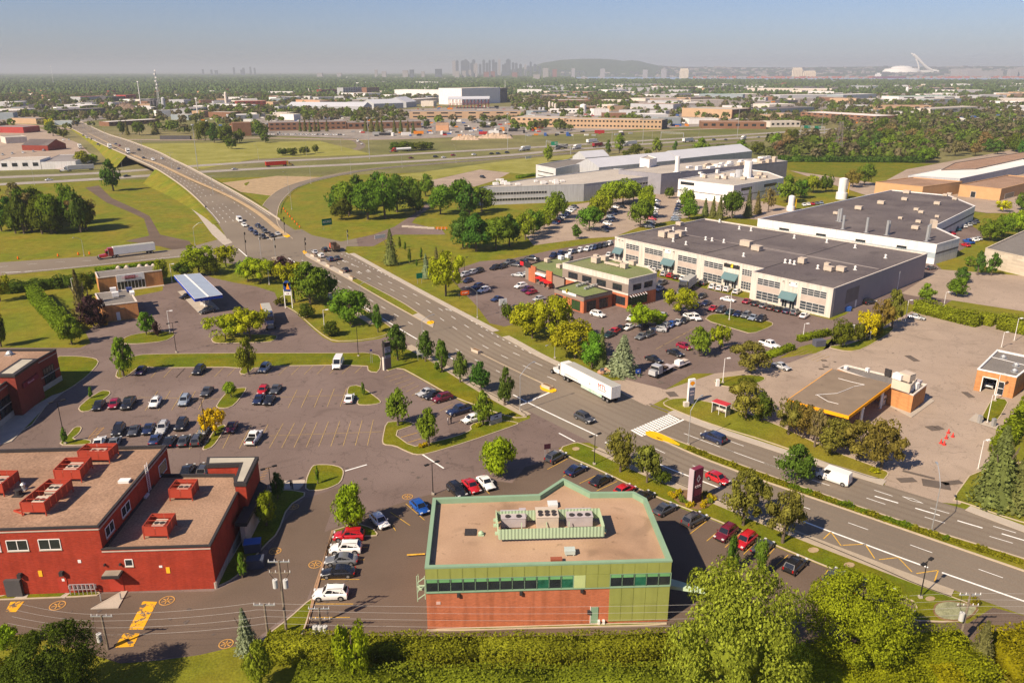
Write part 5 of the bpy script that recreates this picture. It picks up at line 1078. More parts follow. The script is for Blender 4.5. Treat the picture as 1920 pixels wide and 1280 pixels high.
def car(kind,color,x,y,ang,label,group=None,far=False,zz=0.02,world=False):
    X,Y,Z = P(x,y,.6 + zz) if not world else (x,y,0); M = carmeshes(kind)
    nm = {'sedan': 'parked_car','coupe': 'parked_car','hatchback': 'parked_car','suv': 'parked_car','wagon': 'parked_car','minivan': 'parked_car','pickup': 'pickup_truck','van': 'cargo_van'}[kind]
    if 'driving' in label or 'waiting' in label or 'queue' in label: nm = nm.replace('parked_car','car')
    e = empty(nm,(X,Y,zz),label,{'pickup': 'pickup truck','van': 'van'}.get(kind,'car'),group,ang); c = PAL[color]
    put(M['body'],'body',e,(0,0,0),color=c); put(M['glass'],'windows',e,(0,0,0)); put(M['arch'],'wheel_arches',e,(0,0,0))['kind'] = 'stuff'
    for p in M['wpos']: put(M['wheel'],'wheel',e,(p[0],p[1],M['r']))
    if not far:
        for p in M['hp']: put(M['head'],'headlight',e,p)
        for p in M['tp']: put(M['tail'],'tail_light',e,p)
        for p in M['mp']: put(M['mir'],'mirror',e,p,color=c)
        put(M['grille'],'grille',e,(0,0,0))
        if 'rail' in M: put(M['rail'],'roof_rails',e,(0,0,0))['kind'] = 'stuff'
    if 'bed' in M: put(M['bed'],'cargo_bed',e,(0,0,0))
    return e
KW = {'suv': 'SUV','minivan': 'minivan','sedan': 'sedan','hatchback': 'hatchback','wagon': 'station wagon','coupe': 'coupe','pickup': 'pickup truck','van': 'cargo van'}
def row(desc,d,cars,group,far=False,zz=0.02):
    cars = sorted(cars,key=lambda c: c[0]); rr = random.Random(len(desc))
    for i,c in enumerate(cars):
        x,y,k,col = c[:4]; dd = c[4] if len(c) > 4 else d; a = HEAD(x,y,*dd) + rr.uniform(-.025,.025)
        pos = (ORD[i] + ' from left') if len(cars) > 1 else ''
        car(k,col,x,y,a,f"{col} {KW[k]}{', ' if pos else ''}{pos} {desc}",group,far,zz)
G1 = 'cars in the car park behind the red brick building'
row('in the top row beside the grass strip',(-17,18),[(264,695,'hatchback','plum'),(373,694,'suv','black'),(496,690,'suv','silver')],G1)
row('parked in the top row below the grass strip',(-8,20),[(634,682,'van','white')],G1)
row('in the row right of the small curved island',(-16,24),[(185,759,'sedan','black'),(214,757,'hatchback','burgundy'),(241,756,'pickup','black'),(291,754,'wagon','white'),(346,751,'suv','silver blue')],G1)
row('alone in the bay above the island with the sapling',(-17,20),[(388,733,'sedan','dark grey')],G1)
row('in the cluster right of the sapling island',(-16,24),[(493,731,'hatchback','red'),(517,729,'sedan','dark grey'),(485,748,'sedan','navy'),(505,749,'sedan','black')],G1)
row('parked against the triangular grass island',(9,-26),[(655,746,'sedan','white')],G1)
row('in the long front row beyond the red building',(-15,27),[(222,806,'suv','black'),(251,806,'coupe','dark grey'),(279,803,'sedan','navy'),(305,802,'suv','silver'),(340,796,'suv','black'),(383,804,'sedan','grey')],G1)
row('just right of the yellow tree island',(-13,24),[(434,800,'sedan','maroon')],G1)
row('standing alone in the empty bays',(18,-26),[(476,820,'pickup','white')],G1)
row('in the row nearest the red building roof',(15,-27),[(186,827,'coupe','white'),(215,828,'sedan','grey'),(292,822,'sedan','dark blue'),(318,826,'sedan','black'),(345,825,'sedan','charcoal'),(370,824,'suv','dark grey')],G1)
row('half hidden by the red wing roof',(15,-27),[(351,881,'sedan','black'),(383,880,'suv','dark grey')],G1)
row('in the bay row beside the boulevard lawn',(-60,18),[(799,735,'sedan','silver'),(812,740,'sedan','black'),(829,746,'suv','maroon'),(862,769,'pickup','navy')],G1)
row('with teal door beside the low white sign',(-60,18),[(884,785,'hatchback','white')],G1)
G2 = 'cars parked around the green-trimmed building'
row('in the row behind the green-trimmed building',(30,30),[(911,904,'sedan','white'),(884,910,'sedan','red'),(857,919,'suv','black'),(787,950,'hatchback','blue'),(712,976,'hatchback','white')],G2)
for i,(x,y,k,c) in enumerate([(654,1003,'suv','red'),(648,1027,'suv','white'),(640,1048,'sedan','grey'),(634,1071,'sedan','black'),(620,1112,'suv','white')]):
    car(k,c,x,y,HEAD(x,y,-60,2),f"{c} {KW[k]}, {ORD[i]} from the back in the column left of the green building",G2)
row('along the grass edge of the boulevard',(60,-32),[(1042,856,'suv','dark grey'),(1080,880,'sedan','navy'),(1127,899,'sedan','black'),(1172,917,'hatchback','red',(60,-30)),(1206,930,'sedan','black'),(1247,953,'sedan','charcoal'),(1302,973,'suv','dark grey')],G2)
row('beside the maroon sign planting',(-45,40),[(1361,999,'suv','maroon'),(1397,1013,'suv','red'),(1430,1024,'sedan','dark grey',(45,-40))],G2)
row('near the two big front trees',(45,-45),[(1491,1058,'suv','black'),(1563,1080,'sedan','charcoal'),(1606,1095,'sedan','black'),(1655,1112,'sedan','navy')],G2)
G3 = 'vehicles in traffic on the boulevard'
row('in the queue facing the junction',(-40,-27),[(590,472,'sedan','silver'),(602,479,'suv','white'),(609,468,'suv','black'),(619,486,'suv','dark blue'),(632,483,'sedan','charcoal'),(648,505,'sedan','black')],G3,zz=.05)
row('in the queue at the foot of the bridge',(45,30),[(449,413,'van','white'),(458,422,'suv','white'),(471,431,'suv','dark blue'),(480,438,'suv','navy'),(484,424,'pickup','navy'),(492,428,'sedan','black'),(494,444,'suv','black'),(497,434,'suv','charcoal'),(510,441,'sedan','black'),(521,438,'sedan','silver')],G3,zz=.05)
row('driving towards the zebra crossing',(40,19),[(1096,783,'suv','charcoal')],G3,zz=.05)
row('driving away past the bus shelter',(-50,-20),[(1338,820,'minivan','navy')],G3,zz=.05)
row('driving past the maroon sign',(40,18),[(1346,896,'hatchback','red')],G3,zz=.05)
row('driving past the round dark tree in the median',(-50,-17),[(1563,895,'van','white')],G3,zz=.05)
def brz(x,y,z): return P(x,y,z + .7)
for i,(x,y,z,k,c,d) in enumerate([(335,317,5.2,'sedan','dark blue',-1),(304,297,6.7,'sedan','silver',-1),(287,299,6.7,'suv','white',1),(269,296,6.8,'sedan','black',1),(260,281,6.3,'suv','black',-1),(224,273,5,'sedan','maroon',-1),(217,270,4.6,'sedan','dark blue',-1),(184,271,3.2,'suv','charcoal',1),(178,263,2.6,'sedan','white',1),(172,261,2.3,'sedan','black',1),(163,258,1.8,'suv','silver',1),(156,254,1.4,'sedan','dark grey',1)]):
    X,Y,_ = brz(x,y,z); a = math.atan2(-120,90) if d > 0 else math.atan2(120,-90); car(k,c,X,Y,a,f"{c} {KW[k]} driving {'down towards' if d > 0 else 'away from'} the junction, {ORD[i]} counted up the bridge",G3,True,z + .05,True)
row('driving on the highway lanes',(30,-3),[(771,296,'sedan','maroon'),(817,294,'suv','black'),(832,295,'sedan','white'),(850,291,'suv','burgundy'),(889,290,'suv','white'),(922,288,'sedan','black'),(934,288,'suv','charcoal'),(951,286,'suv','black'),(1339,262,'suv','dark blue'),(1361,262,'sedan','dark grey'),(1422,257,'sedan','silver'),(92,337,'sedan','white'),(238,330,'sedan','black'),(440,317,'sedan','silver')],'cars on the highway',True,.15)
row('driving round the highway loop ramp',(-10,10),[(671,265,'van','white'),(678,270,'sedan','white')],'cars on the highway',True,.15)
G4 = 'cars at the fuel station with the blue canopy'
row('standing under the blue-edged canopy',(-30,8),[(350,555,'sedan','black')],G4,True,.1)
row('parked at the front pumps of the blue-edged canopy',(-30,8),[(388,582,'wagon','charcoal')],G4,False,.1)
G5 = 'cars parked around the brick office and cafe'
row('at the far left end of the cafe car park',(-34,10),[(871,515,'suv','silver'),(885,511,'suv','silver'),(897,508,'suv','black'),(877,526,'hatchback','navy'),(895,537,'suv','dark blue'),(907,544,'suv','white'),(932,560,'sedan','dark blue'),(928,502,'suv','black'),(941,500,'suv','black'),(955,492,'pickup','grey')],G5,True)
row('beside the cafe terrace',(-34,-4),[(966,496,'sedan','charcoal'),(979,491,'suv','black'),(997,485,'pickup','black'),(971,515,'sedan','silver'),(984,513,'sedan','silver')],G5,True)
row('below the red parasols',(-34,8),[(976,536,'suv','white'),(989,543,'suv','plum'),(996,548,'hatchback','burgundy'),(1010,560,'hatchback','silver'),(966,577,'sedan','black')],G5,True)
row('along the lawn behind the cafe',(-20,12),[(1037,479,'suv','navy'),(1050,476,'suv','dark blue'),(1060,475,'sedan','black'),(1069,473,'suv','white'),(1078,471,'sedan','charcoal'),(1087,469,'suv','white'),(1101,467,'suv','white'),(1109,465,'suv','silver blue'),(1115,464,'suv','dark blue'),(1124,462,'suv','black'),(1133,460,'suv','charcoal'),(1142,457,'suv','white'),(1141,478,'wagon','white')],G5,True)
row('facing the cream warehouse front',(22,-14),[(1217,502,'sedan','white'),(1227,506,'sedan','white'),(1246,513,'suv','silver'),(1257,516,'hatchback','red'),(1269,519,'sedan','black'),(1281,521,'sedan','white'),(1292,525,'sedan','brown'),(1304,527,'suv','white'),(1319,530,'suv','charcoal'),(1337,537,'suv','white'),(1350,540,'suv','white'),(1364,542,'suv','white'),(1382,546,'wagon','white'),(1401,564,'sedan','burgundy'),(1417,568,'sedan','black'),(1432,572,'sedan','grey'),(1446,576,'sedan','brown'),(1460,579,'sedan','black'),(1476,582,'sedan','navy'),(1491,585,'suv','grey'),(1508,591,'sedan','white')],G5)
row('driving through the lane before the warehouse',(34,6),[(1365,561,'sedan','white')],G5)
row('facing the square lawn before the warehouse',(-22,14),[(1337,578,'sedan','red'),(1352,581,'suv','charcoal'),(1369,585,'sedan','dark green'),(1384,588,'sedan','navy'),(1399,591,'suv','grey'),(1412,595,'sedan','silver blue'),(1427,598,'suv','black')],G5)
row('beside the round tree near the office',(-24,10),[(1316,555,'hatchback','black'),(1307,572,'sedan','dark blue'),(1324,568,'sedan','navy'),(1236,541,'sedan','silver'),(1240,531,'pickup','charcoal')],G5)
row('parked beside the brick corner shop',(34,9),[(1121,589,'suv','white')],G5)
row('in the upper row under the locust trees',(-20,15),[(1184,596,'sedan','white'),(1242,591,'sedan','silver'),(1292,594,'hatchback','white',(24,14)),(1304,595,'suv','white',(24,14)),(1283,600,'sedan','black'),(1271,604,'sedan','silver'),(1258,608,'hatchback','blue'),(1247,613,'suv','silver'),(1234,617,'suv','silver',(-30,-2))],G5)
row('in the lower row under the locust trees',(-26,12),[(1151,621,'hatchback','red'),(1142,627,'sedan','dark green'),(1164,615,'sedan','black'),(1178,613,'sedan','white'),(1205,608,'sedan','charcoal'),(1203,630,'sedan','grey'),(1217,626,'sedan','dark grey')],G5)
row('near the spruce at the lot exit',(36,12),[(1283,649,'hatchback','burgundy'),(1266,661,'sedan','black'),(1226,673,'sedan','black')],G5)
G6 = 'cars on the fuel station side'
row('parked beside the low hedge',(36,12),[(1465,686,'sedan','silver')],G6); row('standing behind the low hedge',(24,8),[(1443,646,'pickup','white')],G6); row('turning into the wide empty lot',(40,6),[(1718,594,'sedan','silver')],G6); row('by the grey ribbed side wall of the warehouse',(34,-6),[(1630,566,'suv','black')],G6); row('behind the back corner of the warehouse',(30,-4),[(1746,502,'sedan','charcoal')],G6); row('inside the open bay of the car wash',(-6,20),[(1855,719,'suv','white')],G6); row('half hidden behind the yellow leaved tree',(30,-14),[(1601,614,'sedan','white')],G6)
row('on the right side of the white-sided warehouse',(-26,-8),[(1783,437,'sedan','red'),(1792,429,'pickup','teal'),(1805,424,'wagon','white'),(1815,421,'sedan','silver'),(1823,418,'sedan','grey'),(1829,415,'sedan','charcoal'),(1810,459,'sedan','red'),(1816,453,'pickup','blue'),(1825,449,'sedan','white'),(1833,447,'sedan','silver')],G6,True)
rc = random.Random(5); PL = ['white','silver','black','charcoal','dark blue','grey','white','navy','red','silver blue']
for desc,a,c,n,d in (('in the first laboratory car park row',(1040,418),(1078,388),9,(14,3)),('in the second laboratory car park row',(1133,432),(1155,388),8,(14,3)),('in the third laboratory car park row',(1218,425),(1232,376),11,(14,1)),('in the fourth laboratory car park row',(1266,412),(1277,378),8,(14,0)),('by the silver cylinder tanks behind the warehouse',(1508,384),(1540,380),5,(10,8))):
    for i in range(n):
        t = i / (n - 1); x,y = a[0] + (c[0] - a[0]) * t,a[1] + (c[1] - a[1]) * t; k = rc.choice(['sedan','suv','hatchback','sedan','suv']); col = rc.choice(PL); car(k,col,x,y,HEAD(x,y,*d),f"{col} {KW[k]}, {ORD[i]} from the near end {desc}",'cars before the laboratory',True)
car('sedan','black',1168,388,HEAD(1168,388,10,2),'black sedan alone in the laboratory car park lane','cars before the laboratory',True); car('suv','black',905,332,HEAD(905,332,20,4),'black SUV driving in the empty lot behind the trees',None,True)
# far lots: left strip mall and truck yard
k_ = 0
for (a,c,n,dsc) in (((500,252),(645,253),30,'in the sales yard beyond the loop ramp'),((20,268),(130,262),10,'before the brown roofed restaurant'),((5,290),(100,280),6,'behind the white fronted garage')):
    for i in range(n):
        t = i / (n - 1); x,y = a[0] + (c[0] - a[0]) * t + rc.uniform(-1,1),a[1] + (c[1] - a[1]) * t; col = rc.choice(['white','white','silver','charcoal']); o = car('suv',col,x,y,HEAD(x,y,1,5),f"{col} SUV, {ORD[i] if i < 30 else 'number last'} from left {dsc}",'vehicles lined up ' + dsc,True)
# ---- trucks
def semi(x,y,d,label,cab,box,zz=.1,L=14.5,name='semi_truck',tank=False,logo=None,stripe=False,sleeper=True,front=None,H=2.75,Wb=2.55,z=0):
    X,Y,_ = P(x,y,zz + z + 1.2); a = HEAD(x,y,*d); e = empty(name,(X,Y,zz + z),label,'truck',None,a); c = PAL.get(cab,cab); bc = PAL.get(box,box)
    def L_(b,nm,m,col=None,par=None,sm=0):
        me = bpy.data.meshes.new(nm); me.from_pydata(b.v,[],b.f); me.materials.append(m)
        if sm: me.polygons.foreach_set('use_smooth',[True] * len(me.polygons)); me.set_sharp_from_angle(angle=math.radians(35))
        me.update(); return put(me,nm,par or e,(0,0,0),color=col)
    x0 = -L / 2 - 1.5; x1 = x0 + L; b = MB()
    if tank: b.tube((x0,0,2.3),(x1,0,2.3),1.15,1.15,18)
    else: b.box((x0 + x1) / 2,0,1.2,L,Wb,H)
    tr = L_(b,'trailer',OBJC,bc,sm=tank); b = MB(); b.box((x0 + x1) / 2,0,.95,L - .3,1.0,.25); L_(b,'chassis',RUBBER)
    if not tank:
        b = MB(); b.box((x0 + x1) / 2,0,1.2 + H,L - .1,Wb - .1,.03); L_(b,'trailer_roof',mat('trailer_roof_grey',(.36,.35,.31),var=.08),par=tr)
        for s in (-1,1): b = MB(); b.box(x0 - .02,s * Wb / 4,1.3,.06,Wb / 2 - .06,H - .15); L_(b,'rear_door',OBJC,tuple(v * .9 for v in bc),tr)
    for wx in (x0 + 1.2,x0 + 2.5,x1 - 1.2,x1 + .15,x1 + 5.0):
        for s in (-1,1): b = MB(); b.tube((wx,s * .85,.5),(wx,s * 1.24,.5),.5,.5,16); b.tube((wx,s * 1.2,.5),(wx,s * 1.26,.5),.28,.28,10,1); me = bpy.data.meshes.new('wheel'); me.from_pydata(b.v,[],b.f); me.materials.append(RUBBER); me.materials.append(RIM); me.polygons.foreach_set('material_index',b.m); put(me,'wheel',e,(0,0,0))
    cx = x1 + .9; b = MB(); b.box(cx + .9,0,.9,1.9,2.3,2.2,taper=.94); 
    if sleeper: b.box(cx + .1,0,.9,1.6,2.35,2.9,taper=.96)
    cabo = L_(b,'cab',CARP,c,sm=0); V,F = loftm([[(cx + 1.7,-1.1,.7),(cx + 1.7,-1.1,1.75),(cx + 1.7,1.1,1.75),(cx + 1.7,1.1,.7)],[(cx + 4.1,-.85,.65),(cx + 4.1,-.8,1.5),(cx + 4.1,.8,1.5),(cx + 4.1,.85,.65)]]); F.append((0,4,7,3)); put(lmesh('hood',V,[f[::-1] for f in F],CARP),'hood',cabo,(0,0,0),color=c)
    b = MB(); b.face([(cx + 1.87,-.95,1.95),(cx + 1.87,.95,1.95),(cx + 1.82,.9,2.85),(cx + 1.82,-.9,2.85)])
    for s in (-1,1): b.face([(cx + .9,s * 1.16,1.9),(cx + 1.7,s * 1.16,1.9),(cx + 1.65,s * 1.12,2.8),(cx + .95,s * 1.12,2.8)])
    L_(b,'windows',CARG,par=cabo); b = MB(); b.box(cx + 4.14,0,.6,.1,1.5,.95); L_(b,'grille',RIM,par=cabo); b = MB(); b.box(cx + 4.15,0,.35,.35,2.3,.35); L_(b,'bumper',RIM,par=cabo)
    for s in (-1,1): b = MB(); b.tube((cx + .95,s * 1.22,1),(cx + .95,s * 1.22,3.6),.09,.09,8); L_(b,'exhaust_stack',RIM,par=cabo)
    return e,a,tr,x0,x1
e,a,tr,x0,x1 = semi(1101,719,(-40,-20.5),'white semi truck with red trailer lettering passing the junction','white','white',.05,L=16.3)
def side_text(e,tr,s,x,z,size,m,side=1,y=1.3):
    c = bpy.data.curves.new('lettering','FONT'); c.body = s; c.size = size; c.extrude = .01; c.align_x = 'CENTER'; c.align_y = 'CENTER'; t_ = bpy.data.objects.new('t',c); me = bpy.data.meshes.new_from_object(t_); bpy.data.objects.remove(t_); me.materials.clear(); me.materials.append(m)
    o = put(me,'lettering',tr,(x,y * side,z)); o['kind'] = 'stuff'; o.rotation_euler = (math.pi / 2,0,math.pi if side > 0 else 0); return o
REDL = mat('red_letter',(.55,.03,.03)); side_text(e,tr,'MTL',x0 + 3.0,2.9,1.5,REDL); side_text(e,tr,'44',x0 + 7.2,2.3,.5,DKTRIM); b = MB(); b.box(x0 + 3.0,1.29,2.05,2.6,.01,.12)
put(lmesh('stripe',b.v,b.f,REDL),'stripe',tr,(0,0,0)); b = MB(); b.box(x0 + 6.7,1.2,.45,7.2,.04,.8); put(lmesh('side_skirt',b.v,b.f,mat('green_skirt',(.25,.45,.28),tint=(.55,.6,.55),tscale=.5)),'side_skirt',tr,(0,0,0))
for zz_ in (1.5,1.75): b = MB(); b.box(x1 - 2.6,1.285,zz_,4.8,.01,.08); put(lmesh('stripe',b.v,b.f,mat('maroon_sign',(.22,.03,.04))),'stripe',tr,(0,0,0))
side_text(e,tr,'LOGISTIC',x0 + 4.6,.85,.5,WHITEP,y=1.23)
semi(244,473,(-50,6),'red semi truck with a long white trailer on the cross street','red','white',.1); semi(148,317,(-50,3),'white semi truck with a grey-white trailer on the highway left of the bridge','white','silver',.2,L=16)
semi(521,309,(50,-3),'red container truck with a yellow cab on the highway right of the bridge',(.5,.25,.01),(.42,.03,.015),.2); semi(753,282,(-50,3),'silver tanker truck with a red cab by the dark bushes','red','white',.2,tank=True)
semi(985,280,(-30,3),'white box truck left of the overhead sign gantry','white','white',.2,L=8); semi(1053,277,(-40,5),'dark grey flat trailer truck passing under the sign gantry','grey',(.14,.13,.12),.2,L=13); semi(1082,277,(-40,5),'white truck just right of the sign gantry','white','white',.2,L=7)
semi(1110,266,(40,-5),'white trailer truck on the far carriageway above the red one','white','white',.2,L=14); semi(1121,273,(40,-5),'dark red trailer truck with an orange rear in the middle of the highway','burgundy',(.26,.02,.03),.2,L=12); semi(1182,270,(-40,5),'long silver-white truck between two roadside trees','silver','white',.2,L=16); semi(1290,264,(40,-5),'white trailer truck right of the tall light mast','white','white',.2,L=15); semi(1394,260,(-30,5),'small white box truck near the right end of the highway','white','white',.2,L=6)
semi(502,594,(14,40),'parked semi truck with a navy cab and yellow box by the kerb','navy',(.62,.30,.01),.08,L=9,H=2.4); semi(1288,537,(-20,14),'grey box trailer truck parked behind the office','charcoal','silver',.05,L=8); semi(240,285,(20,18),'white and orange moving truck on the bridge','white',(.7,.62,.55),.1,L=6.5,z=6.2); semi(206,276,(20,18),'white camper truck on the bridge behind the moving truck','white','white',.1,L=6,z=5)
semi(150,276,(10,8),'white delivery truck standing beside the bridge road on the left','white','white',.1,L=5.5); semi(1098,237,(20,0),'blue bus parked before the tan office block','blue',(.03,.08,.35),.1,L=11)
def smalltruck(x,y,d,label,col,kind):
    X,Y,_ = P(x,y,.8); a = HEAD(x,y,*d); e = empty('dump_truck' if kind == 'dump' else 'flatbed_truck',(X,Y,.1),label,'truck',None,a); c = PAL.get(col,col)
    def put_(b,nm,m,col_=None): return put(lmesh(nm,b.v,b.f,m),nm,e,(0,0,0),color=col_)
    b = MB(); b.box(1.9,0,.8,1.7,2.2,1.9,taper=.92); b.box(3.2,0,.7,1.5,1.9,1.1,taper=.9); put_(b,'cab',CARP,c); b = MB(); b.box(2.35,0,1.85,.95,2.1,.6,taper=.9); put_(b,'windows',CARG); b = MB(); b.box(-.6,0,.65,7,1.0,.3); put_(b,'chassis',RUBBER)
    for wx in (3.0,-1.2,-2.6):
        for s in (-1,1): b = MB(); b.tube((wx,s * .8,.5),(wx,s * 1.15,.5),.5,.5,14); put_(b,'wheel',RUBBER)
    if kind == 'dump':
        b = MB(); b.box(-1.5,0,1.0,4.6,2.4,.15)
        for s in (-1,1): b.box(-1.5,s * 1.18,1.1,4.6,.08,1.5)
        b.box(.75,0,1.1,.08,2.4,1.7); b.box(-3.75,0,1.1,.08,2.4,1.4); b.box(1.5,0,2.8,1.4,2.3,.1); put_(b,'dump_body',mat('dark_rusty_steel',(.09,.06,.045),var=.3)); 
    else:
        b = MB(); b.box(-1.6,0,1.0,4.8,2.3,.15); put_(b,'flatbed',UNITG); b = MB(); b.box(.6,0,1.15,.2,2.0,1.0); b.box(-.8,.3,1.15,1.4,1.2,.5); put_(b,'tool_rack',mat('dark_rusty_steel',(.09,.06,.045),var=.3))
    return e
smalltruck(627,466,(-34,-22),'orange-red dump truck with a dark tipper body in the queue',(.62,.07,.01),'dump'); smalltruck(1240,695,(-30,14),'white flatbed truck with tool racks at the lot exit','silver','flat')
X,Y,_ = P(1277,682,.6); e = empty('utility_trailer',(X,Y,.08),'pale two-axle trailer carrying white tanks behind the flatbed truck','trailer',None,HEAD(1277,682,-30,12))
for nm,bx_,m_ in (('deck',(0,0,.6,4.6,2.1,.15),UNITG),('tank',(.9,0,.75,1.6,1.5,.9),WHM),('cargo',(-1.2,0,.75,1.6,1.4,.5),UNITM)): b = MB(); b.box(*bx_); put(lmesh(nm,b.v,b.f,m_),nm,e,(0,0,0))
for wx in (-.5,.5):
    for s in (-1,1): b = MB(); b.tube((wx - .6,s * .95,.38),(wx - .6,s * 1.15,.38),.38,.38,12); put(lmesh('wheel',b.v,b.f,RUBBER),'wheel',e,(0,0,0))
# ================================================================ TREES AND PLANTS
def leafquads(c,n,r,out,cen,rng,size,jitter=.55):
    """n leaf quads around points c with outward normals; returns verts (4n,3)"""
    nrm = out + rng.normal(0,jitter,c.shape); nrm /= np.linalg.norm(nrm,axis=1)[:,None] + 1e-9
    t = np.cross(nrm,rng.normal(0,1,c.shape)); t /= np.linalg.norm(t,axis=1)[:,None] + 1e-9; b = np.cross(nrm,t)
    s = size * rng.uniform(.55,1.25,(len(c),1)); s2 = s * rng.uniform(.5,.9,(len(c),1))
    return np.stack([c - t * s - b * s2 * .6,c + t * s * .6 - b * s2,c + t * s + b * s2 * .6,c - t * s * .6 + b * s2],1)
def mesh_np(name,V,nper,m,extra=None):
    V = V.reshape(-1,3); n = len(V) // nper; me = bpy.data.meshes.new(name)
    ev,ef = (extra if extra else (np.zeros((0,3)),[]))
    nv = len(V) + len(ev); allv = np.vstack([V,np.array(ev).reshape(-1,3)]) if len(ev) else V
    me.vertices.add(nv); me.vertices.foreach_set('co',allv.astype(np.float32).ravel())
    nl = n * nper + sum(len(f) for f in ef); me.loops.add(nl); me.polygons.add(n + len(ef))
    li = list(range(n * nper)); starts = list(range(0,n * nper,nper)); tot = [nper] * n
    arr = np.arange(n * nper); st = np.arange(0,n * nper,nper); k = n * nper; ex = []; es = []
    for f in ef: es.append(k); ex += [i + len(V) for i in f]; k += len(f)
    me.loops.foreach_set('vertex_index',np.concatenate([arr,np.array(ex,int)]).astype(np.int32)); me.polygons.foreach_set('loop_start',np.concatenate([st,np.array(es,int)]).astype(np.int32))
    me.materials.append(m); me.update(calc_edges=True); me.validate(); return me
def blobverts(c,r,rng,seg=7,rings=4):
    V,F = [],[]
    for i in range(rings + 1):
        ph = math.pi * i / rings
        for k in range(seg): th = 2 * math.pi * k / seg; s = rng.uniform(.85,1.1); V.append((c[0] + r[0] * math.sin(ph) * math.cos(th) * s,c[1] + r[1] * math.sin(ph) * math.sin(th) * s,c[2] + r[2] * math.cos(ph)))
    for i in range(rings):
        for k in range(seg): F.append((i * seg + k,(i + 1) * seg + k,(i + 1) * seg + (k + 1) % seg,i * seg + (k + 1) % seg))
    return V,F
def crown(kind,seed,n):
    """unit crown: radius 1, height from z=0 to 1 in its own units (scaled on placement)"""
    rng = np.random.default_rng(seed); cs,rs_ = [],[]
    if kind == 'round' and n > 20000:
        for _ in range(120):
            a = rng.uniform(0,6.28); z = rng.uniform(-.85,.97); q = math.sqrt(max(0,1 - z * z)) * rng.uniform(.45,.86); cs.append((q * math.cos(a),q * math.sin(a),z * .72)); rs_.append(rng.uniform(.11,.21))
    elif kind == 'round':
        for _ in range(26):
            a = rng.uniform(0,6.28); z = rng.uniform(-.75,.85); q = math.sqrt(max(0,1 - z * z)) * rng.uniform(.35,.72); cs.append((q * math.cos(a),q * math.sin(a),z * .68)); rs_.append(rng.uniform(.26,.42))
    elif kind == 'oval':
        for _ in range(26):
            z = rng.uniform(-.9,.9); prof = (1 - abs(z + .25) ** 1.8 * .75) * .6; a = rng.uniform(0,6.28); q = max(.05,prof) * rng.uniform(.4,1); cs.append((q * math.cos(a),q * math.sin(a),z * .8)); rs_.append(rng.uniform(.22,.36) * (1 - .35 * max(0,z)))
    elif kind == 'flat':   # spreading, layered
        for _ in range(34):
            a = rng.uniform(0,6.28); q = math.sqrt(rng.uniform(0,1)) * .8; z = rng.uniform(-.5,.75) * (1 - q * .5); cs.append((q * math.cos(a),q * math.sin(a),z)); rs_.append(rng.uniform(.16,.30))
    elif kind == 'column':
        for _ in range(22):
            z = rng.uniform(-.95,.95); prof = (1 - max(0,z) ** 2 * .7) * .5; a = rng.uniform(0,6.28); cs.append((prof * rng.uniform(.2,1) * math.cos(a),prof * rng.uniform(.2,1) * math.sin(a),z * .82)); rs_.append(rng.uniform(.3,.5) * (1 - .4 * max(0,z)))
    elif kind == 'ragged':
        for _ in range(30):
            a = rng.uniform(0,6.28); z = rng.uniform(-.8,.95); q = math.sqrt(max(0,1 - abs(z) ** 1.5)) * rng.uniform(.2,.85); cs.append((q * math.cos(a),q * math.sin(a),z * .72)); rs_.append(rng.uniform(.15,.34))
    cs,rs_ = np.array(cs),np.array(rs_); idx = rng.integers(0,len(cs),n); d = rng.normal(0,1,(n,3)); d[:,2] += .25; d /= np.linalg.norm(d,axis=1)[:,None]
    fac = {'column': 2.0}.get(kind,1.0)
    p = cs[idx] + d * (rs_[idx] * rng.uniform(.72,1.05,n))[:,None]
    R = np.abs(p[:,:2]).max(); p[:,:2] /= R * .92; zmin,zmax = p[:,2].min(),p[:,2].max(); p[:,2] = (p[:,2] - zmin) / (zmax - zmin)
    out = d * .8 + np.stack([p[:,0],p[:,1],p[:,2] - .35],1) * .6
    q = leafquads(p,n,1,out,None,rng,{600: .085,1500: .062,3000: .046,7000: .030,30000: .0155}.get(n,.05)); q[:,:,2] = p[:,None,2] + (q[:,:,2] - p[:,None,2]) * .8
    ev,ef = [],[]; cs_ = .72 if n < 9000 else .5
    if n > 20000: cs,rs_,cs_ = np.array([(0,0,0)]),[.40],1.0
    for c,r in list(zip(cs,rs_))[:14]:
        c2 = (c[0] / R / .92,c[1] / R / .92,(c[2] - zmin) / (zmax - zmin)); v,f = blobverts(c2,(r * cs_ / R,r * cs_ / R,r * cs_ / (zmax - zmin)),rng); o = len(ev); ev += v; ef += [tuple(i + o for i in g) for g in f]
    return mesh_np('crown_' + kind,q,4,LEAF,(ev,ef))
